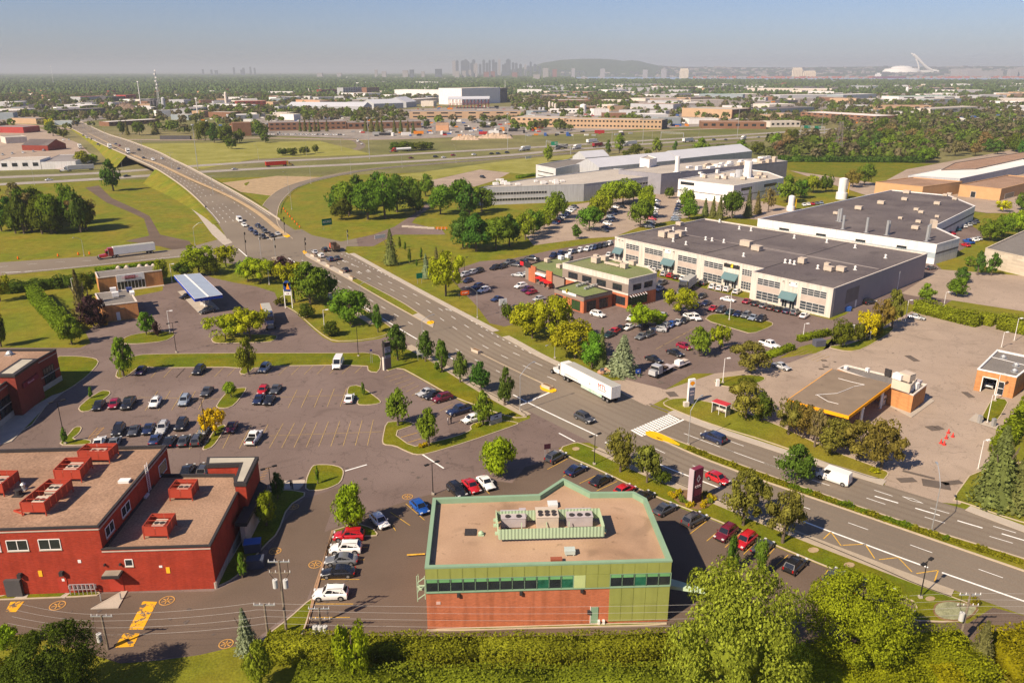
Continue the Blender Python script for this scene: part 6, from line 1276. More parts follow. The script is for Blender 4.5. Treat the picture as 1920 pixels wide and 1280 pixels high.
def conifer(seed,n,dense=1.0):
    rng = np.random.default_rng(seed); L_ = 13; pts,outs = [],[]
    for _ in range(n):
        z = rng.uniform(0,1) ** 1.25; lay = math.floor(z * L_) / L_; f = z * L_ % 1; rad = (1 - lay) * (1 - .45 * f) * (1 + .12 * math.sin(lay * 40)) + .03; a = rng.uniform(0,6.28); nb = 9 + int(lay * 3)
        a = (round(a / 6.28 * nb) + rng.normal(0,.16)) * 6.28 / nb + lay * 7; q = rad * rng.uniform(.35,1) ** .6; pts.append((q * math.cos(a),q * math.sin(a),z - .05 * q)); outs.append((math.cos(a) * .5,math.sin(a) * .5,.7))
    p = np.array(pts); o = np.array(outs); q = leafquads(p,n,1,o,None,rng,.055 if n > 1000 else .08,.45); q[:,:,2] = p[:,None,2] + (q[:,:,2] - p[:,None,2]) * .5; q[:,:,2] = np.clip(q[:,:,2],0,1.02)
    V = []; F = []; seg = 9
    for i,(z,r) in enumerate(((0.0,.62),(.35,.40),(.7,.18),(.98,.01))): V += [(r * math.cos(k * 6.283 / seg),r * math.sin(k * 6.283 / seg),z) for k in range(seg)]
    for i in range(3):
        for k in range(seg): F.append((i * seg + k,i * seg + (k + 1) % seg,(i + 1) * seg + (k + 1) % seg,(i + 1) * seg + k))
    return mesh_np('crown_conifer',q,4,LEAF,(V,F))
PROTO = {}
def proto(shape,size,v):
    k = (shape,size,v)
    if k not in PROTO: PROTO[k] = conifer(50 + v * 7 + size % 97,size) if shape == 'cone' else crown(shape,20 + v * 13 + size % 89 + sum(map(ord,shape)),size)
    return PROTO[k]
def trunkmesh(v,forks):
    k = ('trunk',v,forks)
    if k in PROTO: return PROTO[k]
    rr = random.Random(v); b = MB(); b.tube((0,0,0),(0,0,.35),.05,.038,7); p0 = Vector((0,0,.33))
    for i in range(forks):
        a = i * 6.28 / forks + rr.uniform(-.4,.4); q = Vector((math.cos(a) * .28,math.sin(a) * .28,rr.uniform(.62,.85))); b.tube(p0,q,.026,.01,5)
    b.tube((0,0,.33),(0,0,.85),.034,.012,6); PROTO[k] = lmesh('trunk',b.v,b.f,BARK); return PROTO[k]
SPC = {  # colour, shape, trunk share, name, look
 'G': ((0.099,0.189,0.016),'oval',.14,'maple_tree','bright maple'),'K': ((0.054,0.116,0.016),'oval',.12,'linden_tree','dense dark tree'),'R': ((0.072,0.149,0.013),'round',.15,'maple_tree','round maple'),
 'Y': ((0.168,0.236,0.010),'flat',.22,'locust_tree','yellow-green locust'),'O': ((.115,.135,.022),'ragged',.2,'crabapple_tree','olive crabapple'),'C': ((0.072,0.149,0.016),'column',.08,'columnar_tree','columnar tree'),
 'S': ((.105,.135,.04),'cone',.04,'spruce_tree','dark spruce'),'B': ((.17,.22,.125),'cone',.03,'spruce_tree','silver blue spruce'),'D': ((.042,.026,.024),'ragged',.08,'plum_tree','purple plum'),'g': ((0.136,0.219,0.013),'round',.15,'ash_tree','light green tree'),
 'P': ((.33,.34,.008),'flat',.2,'locust_tree','golden locust'),'W': ((.155,.225,.022),'round',.05,'silver_maple','pale olive big maple'),'M': ((.145,.235,.010),'round',.12,'maple_tree','vivid green broad maple'),'T': ((0.136,0.131,0.048),'ragged',.25,'bare_tree','half-bare tree'),'N': ((.056,.092,.010),'round',.1,'oak_tree','dull green tree')}
ntree = [0]
def tree(kind,bx,by,top,wpx,label,group=None,n=None,rz=None,h=None,z=0,world=None):
    col,shape,tr,name,look = SPC[kind]; X,Y,_ = P(bx,by,z) if world is None else (*world,z)
    if h is None: h = HT((bx,by),top)
    r = wpx / 2 / PXM(by) if world is None else wpx / 2
    if shape == 'cone': r *= 1.2
    px = r * 2 * PXM(J(X,Y)[1]) if world is None else wpx
    if n is None: n = 30000 if px > 150 else 3000 if px > 55 else 1500 if px > 26 else 600
    ntree[0] += 1; v = ntree[0] % 3; e = empty(name,(X,Y,z),label,'tree',group); rr = random.Random(ntree[0]); rz = rr.uniform(0,6.28) if rz is None else rz
    t = put(trunkmesh(v,4),'trunk',e,(0,0,0),rz); t.scale = (max(.6,h * .55),max(.6,h * .55),h)
    c = put(proto(shape,n,v),'crown',e,(0,0,h * tr),rz,color=(col[0] * 1.5 * rr.uniform(.88,1.15),col[1] * 1.24 * rr.uniform(.9,1.1),col[2] * 1.3)); c.scale = (r * rr.uniform(.9,1.1),r * rr.uniform(.9,1.1),h * (1 - tr)); e.rotation_euler = (rr.uniform(-.035,.035),rr.uniform(-.035,.035),0); return e
def trees(where,group,lst):
    lst = sorted(lst,key=lambda t: t[1])
    from collections import Counter
    ct = Counter(t[0] for t in lst); idx = Counter()
    for t in lst:
        k = t[0]; look = SPC[k][4]; idx[k] += 1
        lab = f"{look} {where}" if ct[k] == 1 else f"{look}, {ORD[idx[k] - 1]} from left {where}"
        tree(k,t[1],t[2],t[3],t[4],lab,group)
trees('on the strip above the big car park','trees around the big car park',[('G',232,706,632,42),('G',466,702,632,42)])
trees('along the boulevard beside the big car park','trees along the boulevard',[('K',746,676,608,48),('K',798,678,620,38),('C',829,698,635,30),('K',863,717,658,38),('K',902,735,678,44),('K',946,760,688,38)])
trees('on the kerbed islands by the low white sign','trees around the big car park',[('G',746,798,728,48),('G',804,836,764,44),('G',906,797,732,42)])
tree('M',933,893,816,76,'bright green maple right beside the white car behind the green building'); tree('M',660,996,908,70,'bright green maple at the corner above the red and white SUVs')
trees('on the islands of the big car park','saplings on islands',[('C',681,741,716,9),('g',434,746,714,28),('C',596,907,872,8),('C',171,746,725,9),('C',122,832,800,12)])
tree('P',404,815,767,50,'golden yellow leaved small tree on the narrow island beyond the red building')
trees('beside the lane right of the red building','trees beside the red building',[('K',521,935,886,27),('g',500,985,918,42),('C',455,1083,1035,20)])
trees('around the blue canopy fuel station','trees around the blue canopy fuel station',[('G',275,628,585,36),('D',296,631,602,18),('Y',423,637,588,76),('Y',470,635,576,76),('S',158,600,505,36),('D',176,612,552,48),('D',190,610,585,34),('G',135,646,590,50),('g',305,530,485,30),('Y',374,515,462,56),('Y',424,500,458,46),('N',345,520,492,40),('N',395,515,480,46),('N',165,555,510,30)])
trees('between the junction and the fuel station drive','trees at the junction corner',[('Y',488,532,486,62),('g',465,528,482,40),('D',527,520,481,50),('Y',552,568,492,62),('G',582,572,490,78),('K',612,560,505,50),('R',657,608,540,84),('C',709,623,570,20),('N',575,597,568,36),('N',622,630,602,40),('N',527,573,558,26)])
tree('N',2,650,586,30,'dark green tree cut by the left edge above the grass corner'); tree('Y',1,565,515,40,'low green tree at the left edge beside the cross street')
tree('B',466,1218,1138,48,'silver blue spruce beside the utility poles',n=3000); tree('N',110,1330,1185,190,'very large dark green tree at the bottom left corner'); tree('g',14,1218,1176,44,'small light green tree at the left end of the service lane'); tree('G',490,1290,1200,56,'fresh green bushy tree at the left end of the long hedge'); tree('Y',665,1290,1172,70,'light green climbing tree growing out of the long hedge',h=8.5)
tree('N',10,1330,1240,90,'dark shrubby tree in the very bottom left corner'); 
tree('W',1366,1338,1066,270,'huge pale olive maple overlapping the corner of the green-trimmed building'); tree('M',1592,1240,1084,200,'broad vivid green maple beside the bottom right hedge')
trees('beside the maroon cars','pair of cypresses',[('C',1371,1072,1003,28),('C',1423,1078,1008,30)]); tree('S',1833,1248,1165,52,'green spruce beside the right utility pole')
trees('on the verge beside the zebra crossing','crabapples on the near verge',[('O',1163,885,804,62),('O',1213,905,832,54),('N',1238,908,880,34),('T',1222,893,838,26)]); trees('on the verge right of the maroon sign','crabapples on the near verge',[('O',1393,985,882,86),('O',1467,1018,915,76)])
tree('K',1491,908,832,72,'round dark green maple standing alone in the boulevard median')
trees('in front of the orange-edged canopy','trees before the orange canopy',[('O',1398,785,716,80),('N',1428,790,735,46),('O',1478,815,748,60),('O',1505,822,758,58),('T',1527,838,765,30),('O',1563,850,786,82),('O',1608,862,788,88),('O',1652,880,786,74)])
trees('near the lot entrance hedge','trees near the lot entrance',[('O',1407,700,640,78),('N',1400,742,705,40)])
trees('at the lower right corner','spruces at the right edge',[('S',1864,944,800,88),('S',1908,952,852,84),('S',1885,900,830,50)])
trees('between the boulevard and the brick shop','trees by the brick office',[('Y',998,634,566,80),('Y',1040,645,556,74),('g',985,622,568,50),('Y',1078,672,600,100),('G',1110,690,622,60),('S',1127,692,614,32),('B',1166,700,628,64),('g',1062,655,600,50)])
trees('among the parked cars by the brick office','trees by the brick office',[('Y',1275,592,543,62),('Y',1204,620,570,58),('Y',1230,612,585,36),('G',1311,668,612,50),('Y',1350,656,611,42),('N',950,600,565,24)])
trees('on the lawn right of the junction','trees on the junction lawn',[('S',733,497,430,32),('Y',836,555,476,70),('B',800,522,476,22),('C',749,466,443,7),('C',760,470,453,5),('C',768,495,465,8),('C',790,486,464,6),('C',781,500,486,5),('S',818,490,462,12),('S',830,488,468,10)])
trees('in the dense clump by the highway ramp','trees in the ramp clump',[('K',632,402,348,44),('R',655,405,338,56),('R',690,412,336,66),('K',672,390,328,50),('R',722,410,325,62),('K',745,398,326,58),('R',768,385,330,44),('K',708,385,322,50),('G',798,368,326,34),('N',640,412,372,40),('N',780,400,350,34)])
trees('on the laboratory lawn','trees on the laboratory lawn',[('R',826,402,346,56),('R',862,392,334,52),('K',880,405,344,46),('R',903,398,350,48),('K',868,466,396,60),('K',893,472,400,66),('R',930,468,404,62),('K',955,462,402,52),('R',1000,440,392,44),('g',1020,430,392,36),('K',1080,448,420,24),('g',985,450,400,40)])
trees('in the laboratory car park','trees in the laboratory car park',[('R',1045,410,358,40),('g',1032,420,368,34),('R',1105,433,386,46),('g',1120,418,366,42),('g',1130,402,352,42),('g',1148,385,338,44),('g',1168,382,335,44),('g',1188,378,338,36),('R',1200,426,374,46),('g',1208,410,360,36),('g',1214,392,346,34),('R',1293,412,372,40),('g',1288,392,352,34),('N',1255,372,350,18)])
trees('beside the white laboratory block','trees by the laboratory',[('S',1322,405,372,18),('S',1336,408,368,20),('S',1349,412,366,20),('N',1372,410,356,46),('S',1402,408,352,22),('S',1420,402,358,20),('T',1440,396,352,26),('G',1475,380,328,42),('R',1500,372,335,34),('g',1524,362,328,36),('N',1548,360,325,26),('O',1598,352,318,34),('R',1620,348,306,40),('g',1362,335,322,26),('g',1080,314,308,26),('S',1112,312,300,10)])
trees('behind the low hedge before the warehouse corner','trees before the warehouse corner',[('N',1577,650,598,44),('P',1625,637,585,42),('O',1648,625,560,40),('O',1672,615,543,44),('N',1610,640,605,24),('N',1640,633,600,30)])
trees('on the kerbed strips at the right','trees on the right lots',[('G',1735,566,531,34),('R',1793,556,518,44),('K',1803,530,500,34),('K',1832,516,470,26),('K',1858,517,474,26),('G',1818,500,480,18)])
trees('along the street at the right edge','street trees at the right edge',[('R',1855,452,410,44),('R',1880,445,402,44),('g',1905,436,396,42),('g',1925,428,388,40),('R',1918,395,360,36),('P',1880,398,376,26)])
rt = random.Random(9); L_ = []
for i in range(30): x = rt.uniform(-20,172); y = 440 - rt.uniform(0,45) * (1 - (x / 260)); L_.append((rt.choice('KNRNT'),x,y,y - rt.uniform(52,80),rt.uniform(34,52)))
trees('in the small wood left of the footpath','trees in the small wood at left',L_)
tree('K',213,358,298,36,'lone dark tree beside the footpath below the bridge bank')
L_ = []
for i in range(30): x = rt.uniform(1450,1760); y = rt.uniform(272,300); L_.append((rt.choice('KNRGTN'),x,y,y - rt.uniform(18,34),rt.uniform(20,34)))
trees('in the front of the wood behind the green field','trees in the wood behind the field',L_); L_ = []
for i in range(26): x = rt.uniform(1640,1935); y = rt.uniform(272,298) if x > 1760 else rt.uniform(250,275); L_.append((rt.choice('KNRTTN'),x,y,y - rt.uniform(18,36),rt.uniform(18,30)))
trees('deeper in the wood behind the field','trees in the wood behind the field',L_)
tree('R',1734,305,273,36,'round bright tree standing in front of the wood by the field')
trees('along the highway verge','trees along the highway',[('G',1027,303,272,24),('K',1140,290,262,12),('G',1161,288,250,20),('G',1230,288,258,24),('K',1265,287,264,11),('G',1315,290,258,34),('N',1190,292,270,30),('N',1175,295,282,18),('N',1215,294,278,16),('G',1390,287,262,26),('N',1420,290,265,30),('N',1350,290,270,20)])
trees('beyond the loop ramp','trees beyond the highway',[('N',230,252,225,14),('S',240,254,226,10),('N',262,254,226,24),('S',292,252,228,20),('K',100,255,228,26),('N',120,258,240,20),('P',94,244,222,18),('N',385,264,226,30),('K',402,268,232,30),('S',372,262,222,14),('N',425,270,236,34),('N',450,268,240,26),('K',487,258,228,22),('K',498,268,246,20),('N',435,280,258,24),('g',155,310,282,34),('g',172,307,288,24)])
trees('in the conifer row before the brown works','conifers before the brown works',[('S',563,247,224,8),('S',572,247,222,9),('S',582,248,226,8),('S',591,247,224,8),('S',598,247,222,8),('S',613,247,224,8),('S',686,247,222,12),('S',697,248,220,14),('S',708,248,220,14),('S',716,248,224,12),('S',740,250,224,12),('S',752,250,222,12),('S',765,250,225,10),('S',775,250,227,10),('N',642,240,226,14),('N',652,240,227,12),('N',672,241,226,12),('N',800,240,226,14),('N',850,240,226,12),('N',905,240,228,14),('N',925,240,228,14)])
trees('in the bushes inside the highway verge','bushes along the highway',[('N',742,282,266,30),('N',762,283,265,34),('N',785,282,266,36),('N',802,281,266,24),('N',530,292,276,22),('N',548,292,277,24),('N',572,290,274,22),('N',592,287,270,14)])
# ---- hedges
def hedge(name,label,px,wd,h,col,dens=9,size=.2,group=None,world=False,cat='hedge',rough=.16):
    ln = W2(px) if not world else px; rng = np.random.default_rng(len(px) * 7 + int(ln[0][0]) % 50 + 60); s = arclen(ln); T_ = s[-1]; A = T_ * (wd + 2 * h) + 2 * wd * h; n = min(40000,int(A * dens)); L_ = np.array(ln)
    t = rng.uniform(0,T_,n); x = np.interp(t,s,L_[:,0]); y = np.interp(t,s,L_[:,1]); k = np.clip(np.searchsorted(s,t) - 1,0,len(ln) - 2); d = L_[k + 1] - L_[k]; d /= np.linalg.norm(d,axis=1)[:,None]; nn = np.stack([-d[:,1],d[:,0]],1)
    per = rng.uniform(-(h + wd / 2),h + wd / 2,n); top = np.abs(per) < wd / 2; o = np.where(top,per,np.sign(per) * wd / 2); z = np.where(top,h,h - (np.abs(per) - wd / 2))
    lump = .5 * np.sin(x * .9 + 1.3 * np.sin(y * .7)) + .5 * np.sin(y * 1.1 + x * .6); o = o * (1 + rough * lump + rng.normal(0,.05,n)); z = z * (1 + rough * .7 * lump) + rng.normal(0,.06,n)
    en = rng.uniform(0,1,n) < .15; sg_ = np.where(rng.uniform(0,1,n) < .5,1,-1); o = np.where(en,rng.uniform(-wd / 2,wd / 2,n),o); z = np.where(en,rng.uniform(0,h,n),z); e0,e1 = L_[0],L_[-1]; x = np.where(en,np.where(sg_ > 0,e1[0],e0[0]) + d[:,0] * sg_ * .1,x); y = np.where(en,np.where(sg_ > 0,e1[1],e0[1]) + d[:,1] * sg_ * .1,y); p = np.stack([x + nn[:,0] * o,y + nn[:,1] * o,np.maximum(z,.05)],1); out = np.stack([nn[:,0] * np.sign(o) * (~top),nn[:,1] * np.sign(o) * (~top),top * 1.0 + .25],1)
    q = leafquads(p,n,1,out,None,rng,size,.6); c = L_.mean(0); e = empty(name,(c[0],c[1],0),label,cat,group); q = q - np.array([c[0],c[1],0])
    b = MB(); A_,B_ = strip_pts([tuple(v) for v in ln],-wd / 2 * .8,wd / 2 * .8)
    for i in range(len(A_) - 1): b.hexa([A_[i],B_[i],B_[i + 1],A_[i + 1]],[(v[0],v[1],h * .86) for v in (A_[i],B_[i],B_[i + 1],A_[i + 1])])
    ev = [(v[0] - c[0],v[1] - c[1],v[2]) for v in b.v]; me = mesh_np('foliage',q,4,LEAF,(ev,b.f)); o_ = put(me,'foliage',e,(0,0,0),color=(col[0] * 1.55,col[1] * 1.9,col[2] * 1.2)); 
    b = MB(); 
    for i in range(max(2,int(T_ / 6))): tt = (i + .5) / max(2,int(T_ / 6)) * T_; b.tube((np.interp(tt,s,L_[:,0]) - c[0],np.interp(tt,s,L_[:,1]) - c[1],0),(np.interp(tt,s,L_[:,0]) - c[0],np.interp(tt,s,L_[:,1]) - c[1],h * .6),.09,.05,5)
    put(lmesh('stems',b.v,b.f,BARK),'stems',e,(0,0,0))['kind'] = 'stuff'; return e
hedge('hedge','long tall olive brown cedar hedge along the bottom edge',[(505,1232),(700,1236),(900,1238),(1100,1236),(1262,1230)],3.0,2.9,(.115,.108,.012),34,.125,rough=.07)
hedge('hedge','second hedge layer in front of the long cedar hedge',[(560,1300),(800,1306),(1040,1306),(1270,1300)],4.0,2.9,(.10,.10,.012),28,.13,rough=.08)
hedge('hedge','wide trimmed yellow-green hedge at the bottom right',[(1500,1296),(1600,1276),(1700,1256),(1825,1246)],8.5,2.6,(.135,.125,.008),34,.12,rough=.1); hedge('hedge','trimmed yellow-green hedge in the bottom right corner',[(1868,1246),(1910,1244),(1990,1240)],8.0,2.5,(.14,.115,.006),26,.14,rough=.08); hedge('hedge','rounded yellow-green clipped shrub in front of the bottom right hedge',[(1757,1310),(1800,1310)],4.6,3.1,(.16,.13,.006),40,.12,rough=.06)
hedge('hedge','tall ragged hedge sloping along the left lawn',[(62,558),(85,585),(115,615),(133,630)],3.4,4.2,(.09,.10,.012),8,.25)
hedge('hedge','dark mixed hedge along the cross street at left',[(-20,552),(60,545),(120,538),(178,530)],4.0,3.2,(.05,.065,.012),7,.26,rough=.3); hedge('hedge','low hedge between the fuel station shop and the cross street',[(180,510),(300,496)],2.5,1.4,(.11,.13,.01),8,.2)
hedge('hedge','clipped olive hedge along the far edge of the empty lot',[(1716,583),(1780,600),(1833,612)],3.0,3.6,(.125,.115,.012),9,.22); hedge('hedge','block of clipped hedge left of the gap at the empty lot',[(1840,606),(1862,611)],3.5,3.4,(.12,.11,.012),9,.22); hedge('hedge','clipped olive hedge at the right edge of the empty lot',[(1872,615),(1960,635)],3.4,4.0,(.12,.11,.012),9,.22)
hedge('hedge','low clipped hedge at the left of the fuel station lot',[(1436,672),(1485,655)],1.8,1.6,(.13,.13,.01),12,.16); hedge('hedge','low clipped hedge right of the dumpster',[(1497,640),(1555,628)],1.8,1.7,(.13,.13,.01),12,.16); hedge('hedge','overgrown hedge running down beside the car wash',[(1960,730),(1915,790),(1870,850)],3.0,2.6,(.115,.12,.01),10,.2)
hedge('hedge','dark undergrowth along the front of the wood behind the field',[(1460,303),(1600,304),(1730,305)],8,4,(.045,.06,.012),2,.6,rough=.3); hedge('hedge','small clipped hedge before the white laboratory wing',[(970,335),(1004,330)],3,1.8,(.10,.12,.01),5,.3)
def shrub(x,y,w_,col,label,h=1.2,group=None):
    X,Y,_ = P(x,y); e = empty('shrub',(X,Y,.15),label,'shrub',group); r = w_ / 2 / PXM(y); ntree[0] += 1; c = put(proto('round',600,ntree[0] % 3),'foliage',e,(0,0,-.1),ntree[0],color=col); c.scale = (r,r,h); return e
ys = [(1262,934),(1273,925),(1300,921),(1258,930),(1290,951),(1297,949),(1312,936),(1321,945),(1330,935),(1318,952),(1338,938),(1270,930)]; gs = [(1278,941),(1287,945),(1300,942),(1311,930),(1322,928),(1277,937),(1331,943)]
for i,(x,y) in enumerate(ys): shrub(x,y,13,(.40,.34,.01),f"golden shrub, {ORD[i]} of the planting around the maroon sign",.9,'golden shrubs around the maroon sign')
for i,(x,y) in enumerate(gs): shrub(x,y,12,(.16,.20,.02),f"green rounded shrub, {ORD[i]} of the planting around the maroon sign",.9,'green shrubs around the maroon sign')
shrub(790,839,14,(.42,.34,.01),'golden shrub on the island below the maple by the drive',.9); shrub(798,836,12,(.40,.33,.01),'smaller golden shrub right of the other on the drive island',.8); shrub(896,800,13,(.30,.30,.01),'yellow-green shrub below the low white sign',.8); shrub(1640,885,22,(.30,.30,.01),'yellow-green low shrub at the end of the fuel station verge',.8)
shrub(1828,1135,16,(.18,.15,.01),'olive shrub on the sage bed by the right utility pole',1.2)
# median planting, dry low plants: countless tufts
def tufts(name,px0,px1,wd,n,col,label,h=.5,size=.16,seed=1):
    rng = np.random.default_rng(seed); ln = [p for p in cut(MT,near_s(MT,px0),near_s(MT,px1))]; s = arclen(ln); L_ = np.array(ln); t = rng.uniform(0,s[-1],n); x = np.interp(t,s,L_[:,0]); y = np.interp(t,s,L_[:,1]); k = np.clip(np.searchsorted(s,t) - 1,0,len(ln) - 2); d = (L_[k + 1] - L_[k])[:,:2]; d /= np.linalg.norm(d,axis=1)[:,None] + 1e-9
    o = -sgn * (1.5 + rng.uniform(-wd / 2,wd / 2,n)); lump = np.clip(.5 + .5 * np.sin(t * .8) + .4 * np.sin(t * 2.1),0.1,1.4); p = np.stack([x - d[:,1] * o,y + d[:,0] * o,.15 + rng.uniform(0,h,n) * lump],1)
    me = mesh_np(name,leafquads(p,n,1,np.tile([0,0,1.],(n,1)),None,rng,size,.8),4,LEAF); return add(name,me,None,col,kind='stuff',label=label,category='ground cover')
tufts('ground_cover',(1300,838),(1925,1050),1.5,9000,(.19,.19,.012),'low weedy plants growing along the boulevard median',.45)
tufts('ground_cover',(1500,912),(1780,1008),1.1,5000,(.10,.16,.01),'greener clumps in the boulevard median',.6,seed=2)
# ================================================================ FAR DISTRICTS AND SKYLINE
FOOT = []
FW = {'white': R_WHITE,'cream': R_CREAM,'grey': R_GREYC,'brown': mat('brown_wall',(.22,.115,.07),var=.1,scale=.2),'tan': mat('tan_wall',(.46,.31,.19),var=.08,scale=.1),'dark': mat('dark_wall',(.09,.085,.09),var=.1,scale=.2),'red': mat('red_wall',(.38,.06,.05),var=.1),'blue': mat('blue_wall',(.27,.31,.33),var=.1),'brick': R_REDD,'peach': mat('peach_wall',(.55,.3,.17),var=.06)}
FR = {'pale': G_PALE,'dark': G_DARK,'grey': mat('far_grey_roof',(.26,.235,.22),var=.15,scale=.03),'white': mat('far_white_roof',(.66,.62,.57),var=.1,scale=.03),'green': mat('far_green_roof',(.22,.33,.27),var=.1),'brown': G_TAN,'red': mat('far_red_roof',(.33,.10,.07),var=.1)}
def fb(x0,y0,x1,y1,top,depth,wall,roof,label,name='far_building',nwin=0,group=None,H=None):
    A,B_ = P(x0,y0)[:2],P(x1,y1)[:2]; h = H or HT(((x0 + x1) / 2,(y0 + y1) / 2),top); d = Vector((B_[0] - A[0],B_[1] - A[1])); n_ = Vector((-d.y,d.x)).normalized() * depth
    if n_.y < 0: n_ = -n_
    q = [A,B_,(B_[0] + n_.x,B_[1] + n_.y),(A[0] + n_.x,A[1] + n_.y)]; c = (sum(p[0] for p in q) / 4,sum(p[1] for p in q) / 4); FOOT.append((c[0],c[1],max(d.length,depth) * .56))
    e = empty(name,(*c,0),label,'building',group); b = MB()
    for i in range(4): b.face([(*q[i],0),(*q[(i + 1) % 4],0),(*q[(i + 1) % 4],h),(*q[i],h)])
    b.build('wall',FW[wall] if isinstance(wall,str) else wall,e); b = MB(); b.poly([(*p,h - .3) for p in q]); b.build('roof',FR[roof],e); o = B(); o.pts = q; o.flip = False; o.e = e; o.H = h; o.rz = h - .3; o.ang = math.atan2(d.y,d.x)
    if nwin:
        nf = max(1,int(h / 4))
        for f in range(nf):
            for k in range(nwin): feat(o,'window',0,(k + .25) / nwin,(k + .75) / nwin,h * (f + .4) / nf,h * (f + .75) / nf,GLASSD,.15)
    return o
HP = [(88,218,200,213,205,25,'dark','grey','long dark flat-roofed building left of the bridge road in the distance',14),(152,191,200,189,181,30,'grey','red','pale shop with a reddish roof at the edge of the distant woods',0),(200,191,236,190,181,30,'dark','grey','dark grey box shop left of the distant red one',0),(237,190,256,189,178,25,'red','dark','bright red box shop at the edge of the distant woods',0),(256,208,284,208,201,20,'white','white','low white shed at the foot of the distant silos',0),(322,215,356,210,203,30,'grey','grey','grey shed right of the distant silos',0),
 (0,320,78,318,301,25,'white','pale','white fronted garage with grey base by the left highway',4),(79,318,114,303,297,22,'white','grey','white gabled end unit of the left garage',2),(-20,249,45,250,238,25,'red','grey','red fronted store at the left edge',0),(12,270,52,268,257,25,'cream','pale','cream flat-roofed store left of the brown roofed restaurant',0),(205,237,300,231,226,20,'brown','white','long brown building behind the small distant conifers',10),(300,262,357,262,255,4,'dark','dark','row of dark trailers beyond the bridge',0),(438,256,472,255,230,14,'brown','brown','brown building with a magenta base behind the clump beyond the ramp',0),(445,204,500,203,190,30,'brick','red','red brick works left of the silver sheds',6),
 (505,246,650,243,229,28,'brown','grey','long brown works building with a pale roof edge, left part',14),(652,243,790,240,229,28,'brown','grey','long brown works building behind the conifer row, right part',12),(768,223,976,222,209,55,'tan','grey','wide tan warehouse with a grey roof before the steelworks',8),(866,197,938,193,165,60,'white','pale','tall pale steel hall standing highest in the industrial district',0),(939,193,951,191,165,60,'dark','pale','dark end bay of the tall pale steel hall',0),(740,180,880,182,169,50,'white','white','long white building left of the tall pale hall',0),(644,178,680,176,164,20,'grey','grey','grey mid-rise office with window bands among far trees',8),(688,177,712,176,164,18,'brown','grey','brown mid-rise office right of the grey one',6),(503,178,549,178,172,25,'white','white','low white building in the far trees',0),(603,176,633,175,168,20,'brick','grey','red brick block left of the grey mid-rise',5),(775,196,822,192,185,25,'cream','white','small white roofed shed left of the steel frame hall',0),(555,196,600,198,188,25,'peach','pale','peach walled shed behind the silver shed',0),
 (1060,240,1240,243,224,30,'tan','pale','three-storey tan office block with rows of small windows',26),(1241,243,1251,241,224,28,'dark','pale','dark glazed end of the tan office block',0),(958,236,1058,239,221,40,'tan','pale','long low tan building left of the tan office block',10),(1278,219,1371,223,204,60,'tan','pale','big plain tan warehouse right of centre',0),(1372,223,1407,220,205,55,'brown','grey','brown glazed end of the big tan warehouse',5),(1315,241,1436,242,229,30,'brown','brown','long dark brown building above the highway',8),(1032,212,1086,212,205,25,'white','white','white plant building beside the small silos',8),(1182,203,1262,205,195,40,'grey','brown','wide grey shed with a brown roof',0),(970,176,1016,176,168,30,'white','white','white block among far trees',0),(1310,186,1392,187,177,50,'blue','green','pale teal roofed warehouse',0),(1257,200,1327,198,193,40,'cream','white','long white roofed shed behind the big tan warehouse',0),
 (1580,188,1642,186,177,45,'blue','white','blue-grey warehouse left of the green roofed one',0),(1684,191,1798,190,181,60,'white','green','white warehouse with a pale green roof',3),(1500,222,1640,231,214,45,'brown','white','long brown brick building with a white roof edge',12),(1440,215,1526,210,203,40,'blue','dark','blue striped low warehouse',0),(1444,239,1500,238,228,25,'cream','pale','cream low block before the brown brick building',6),(1674,217,1726,217,210,25,'white','grey','low white store with dark openings',4),(1745,213,1832,208,202,30,'cream','pale','cream store with a yellow sign',5),(1844,198,1965,200,191,40,'white','white','long white store at the right edge',5),(1462,187,1562,186,178,45,'grey','white','pale roofed warehouse left of the blue-grey one',0),(1570,204,1640,204,198,30,'grey','white','grey shed with a white roof at right',0),(1641,206,1745,206,198,30,'tan','brown','long tan store in the right district',6),(1400,171,1560,172,166,60,'cream','white','long cream warehouse under the far tree belt',0),(1150,171,1235,171,165,50,'grey','pale','long pale grey warehouse under the far tree belt',0)]
for h in HP: fb(*h[:9],nwin=h[9])
ridge('restaurant','brown gable-roofed restaurant beside the bridge road at left',(60,280),(108,281),22,4.5,9,G_DARK,wall=FW['brick']); ridge('gable_house','small peach building with a brown gable roof by the works',(818,245),(842,245),10,6,9,G_TAN,wall=FW['peach'])
ridge('steel_shed','long silver shed with a wide low gable roof, left part',(548,208),(690,209),46,9,15,MROOF); ridge('steel_shed','silver shed with dark end openings, middle part',(690,205),(745,203),40,10,17,MROOF); ridge('steel_shed','silver shed at the right end of the shed row',(742,202),(762,200),44,10,19,MROOF)
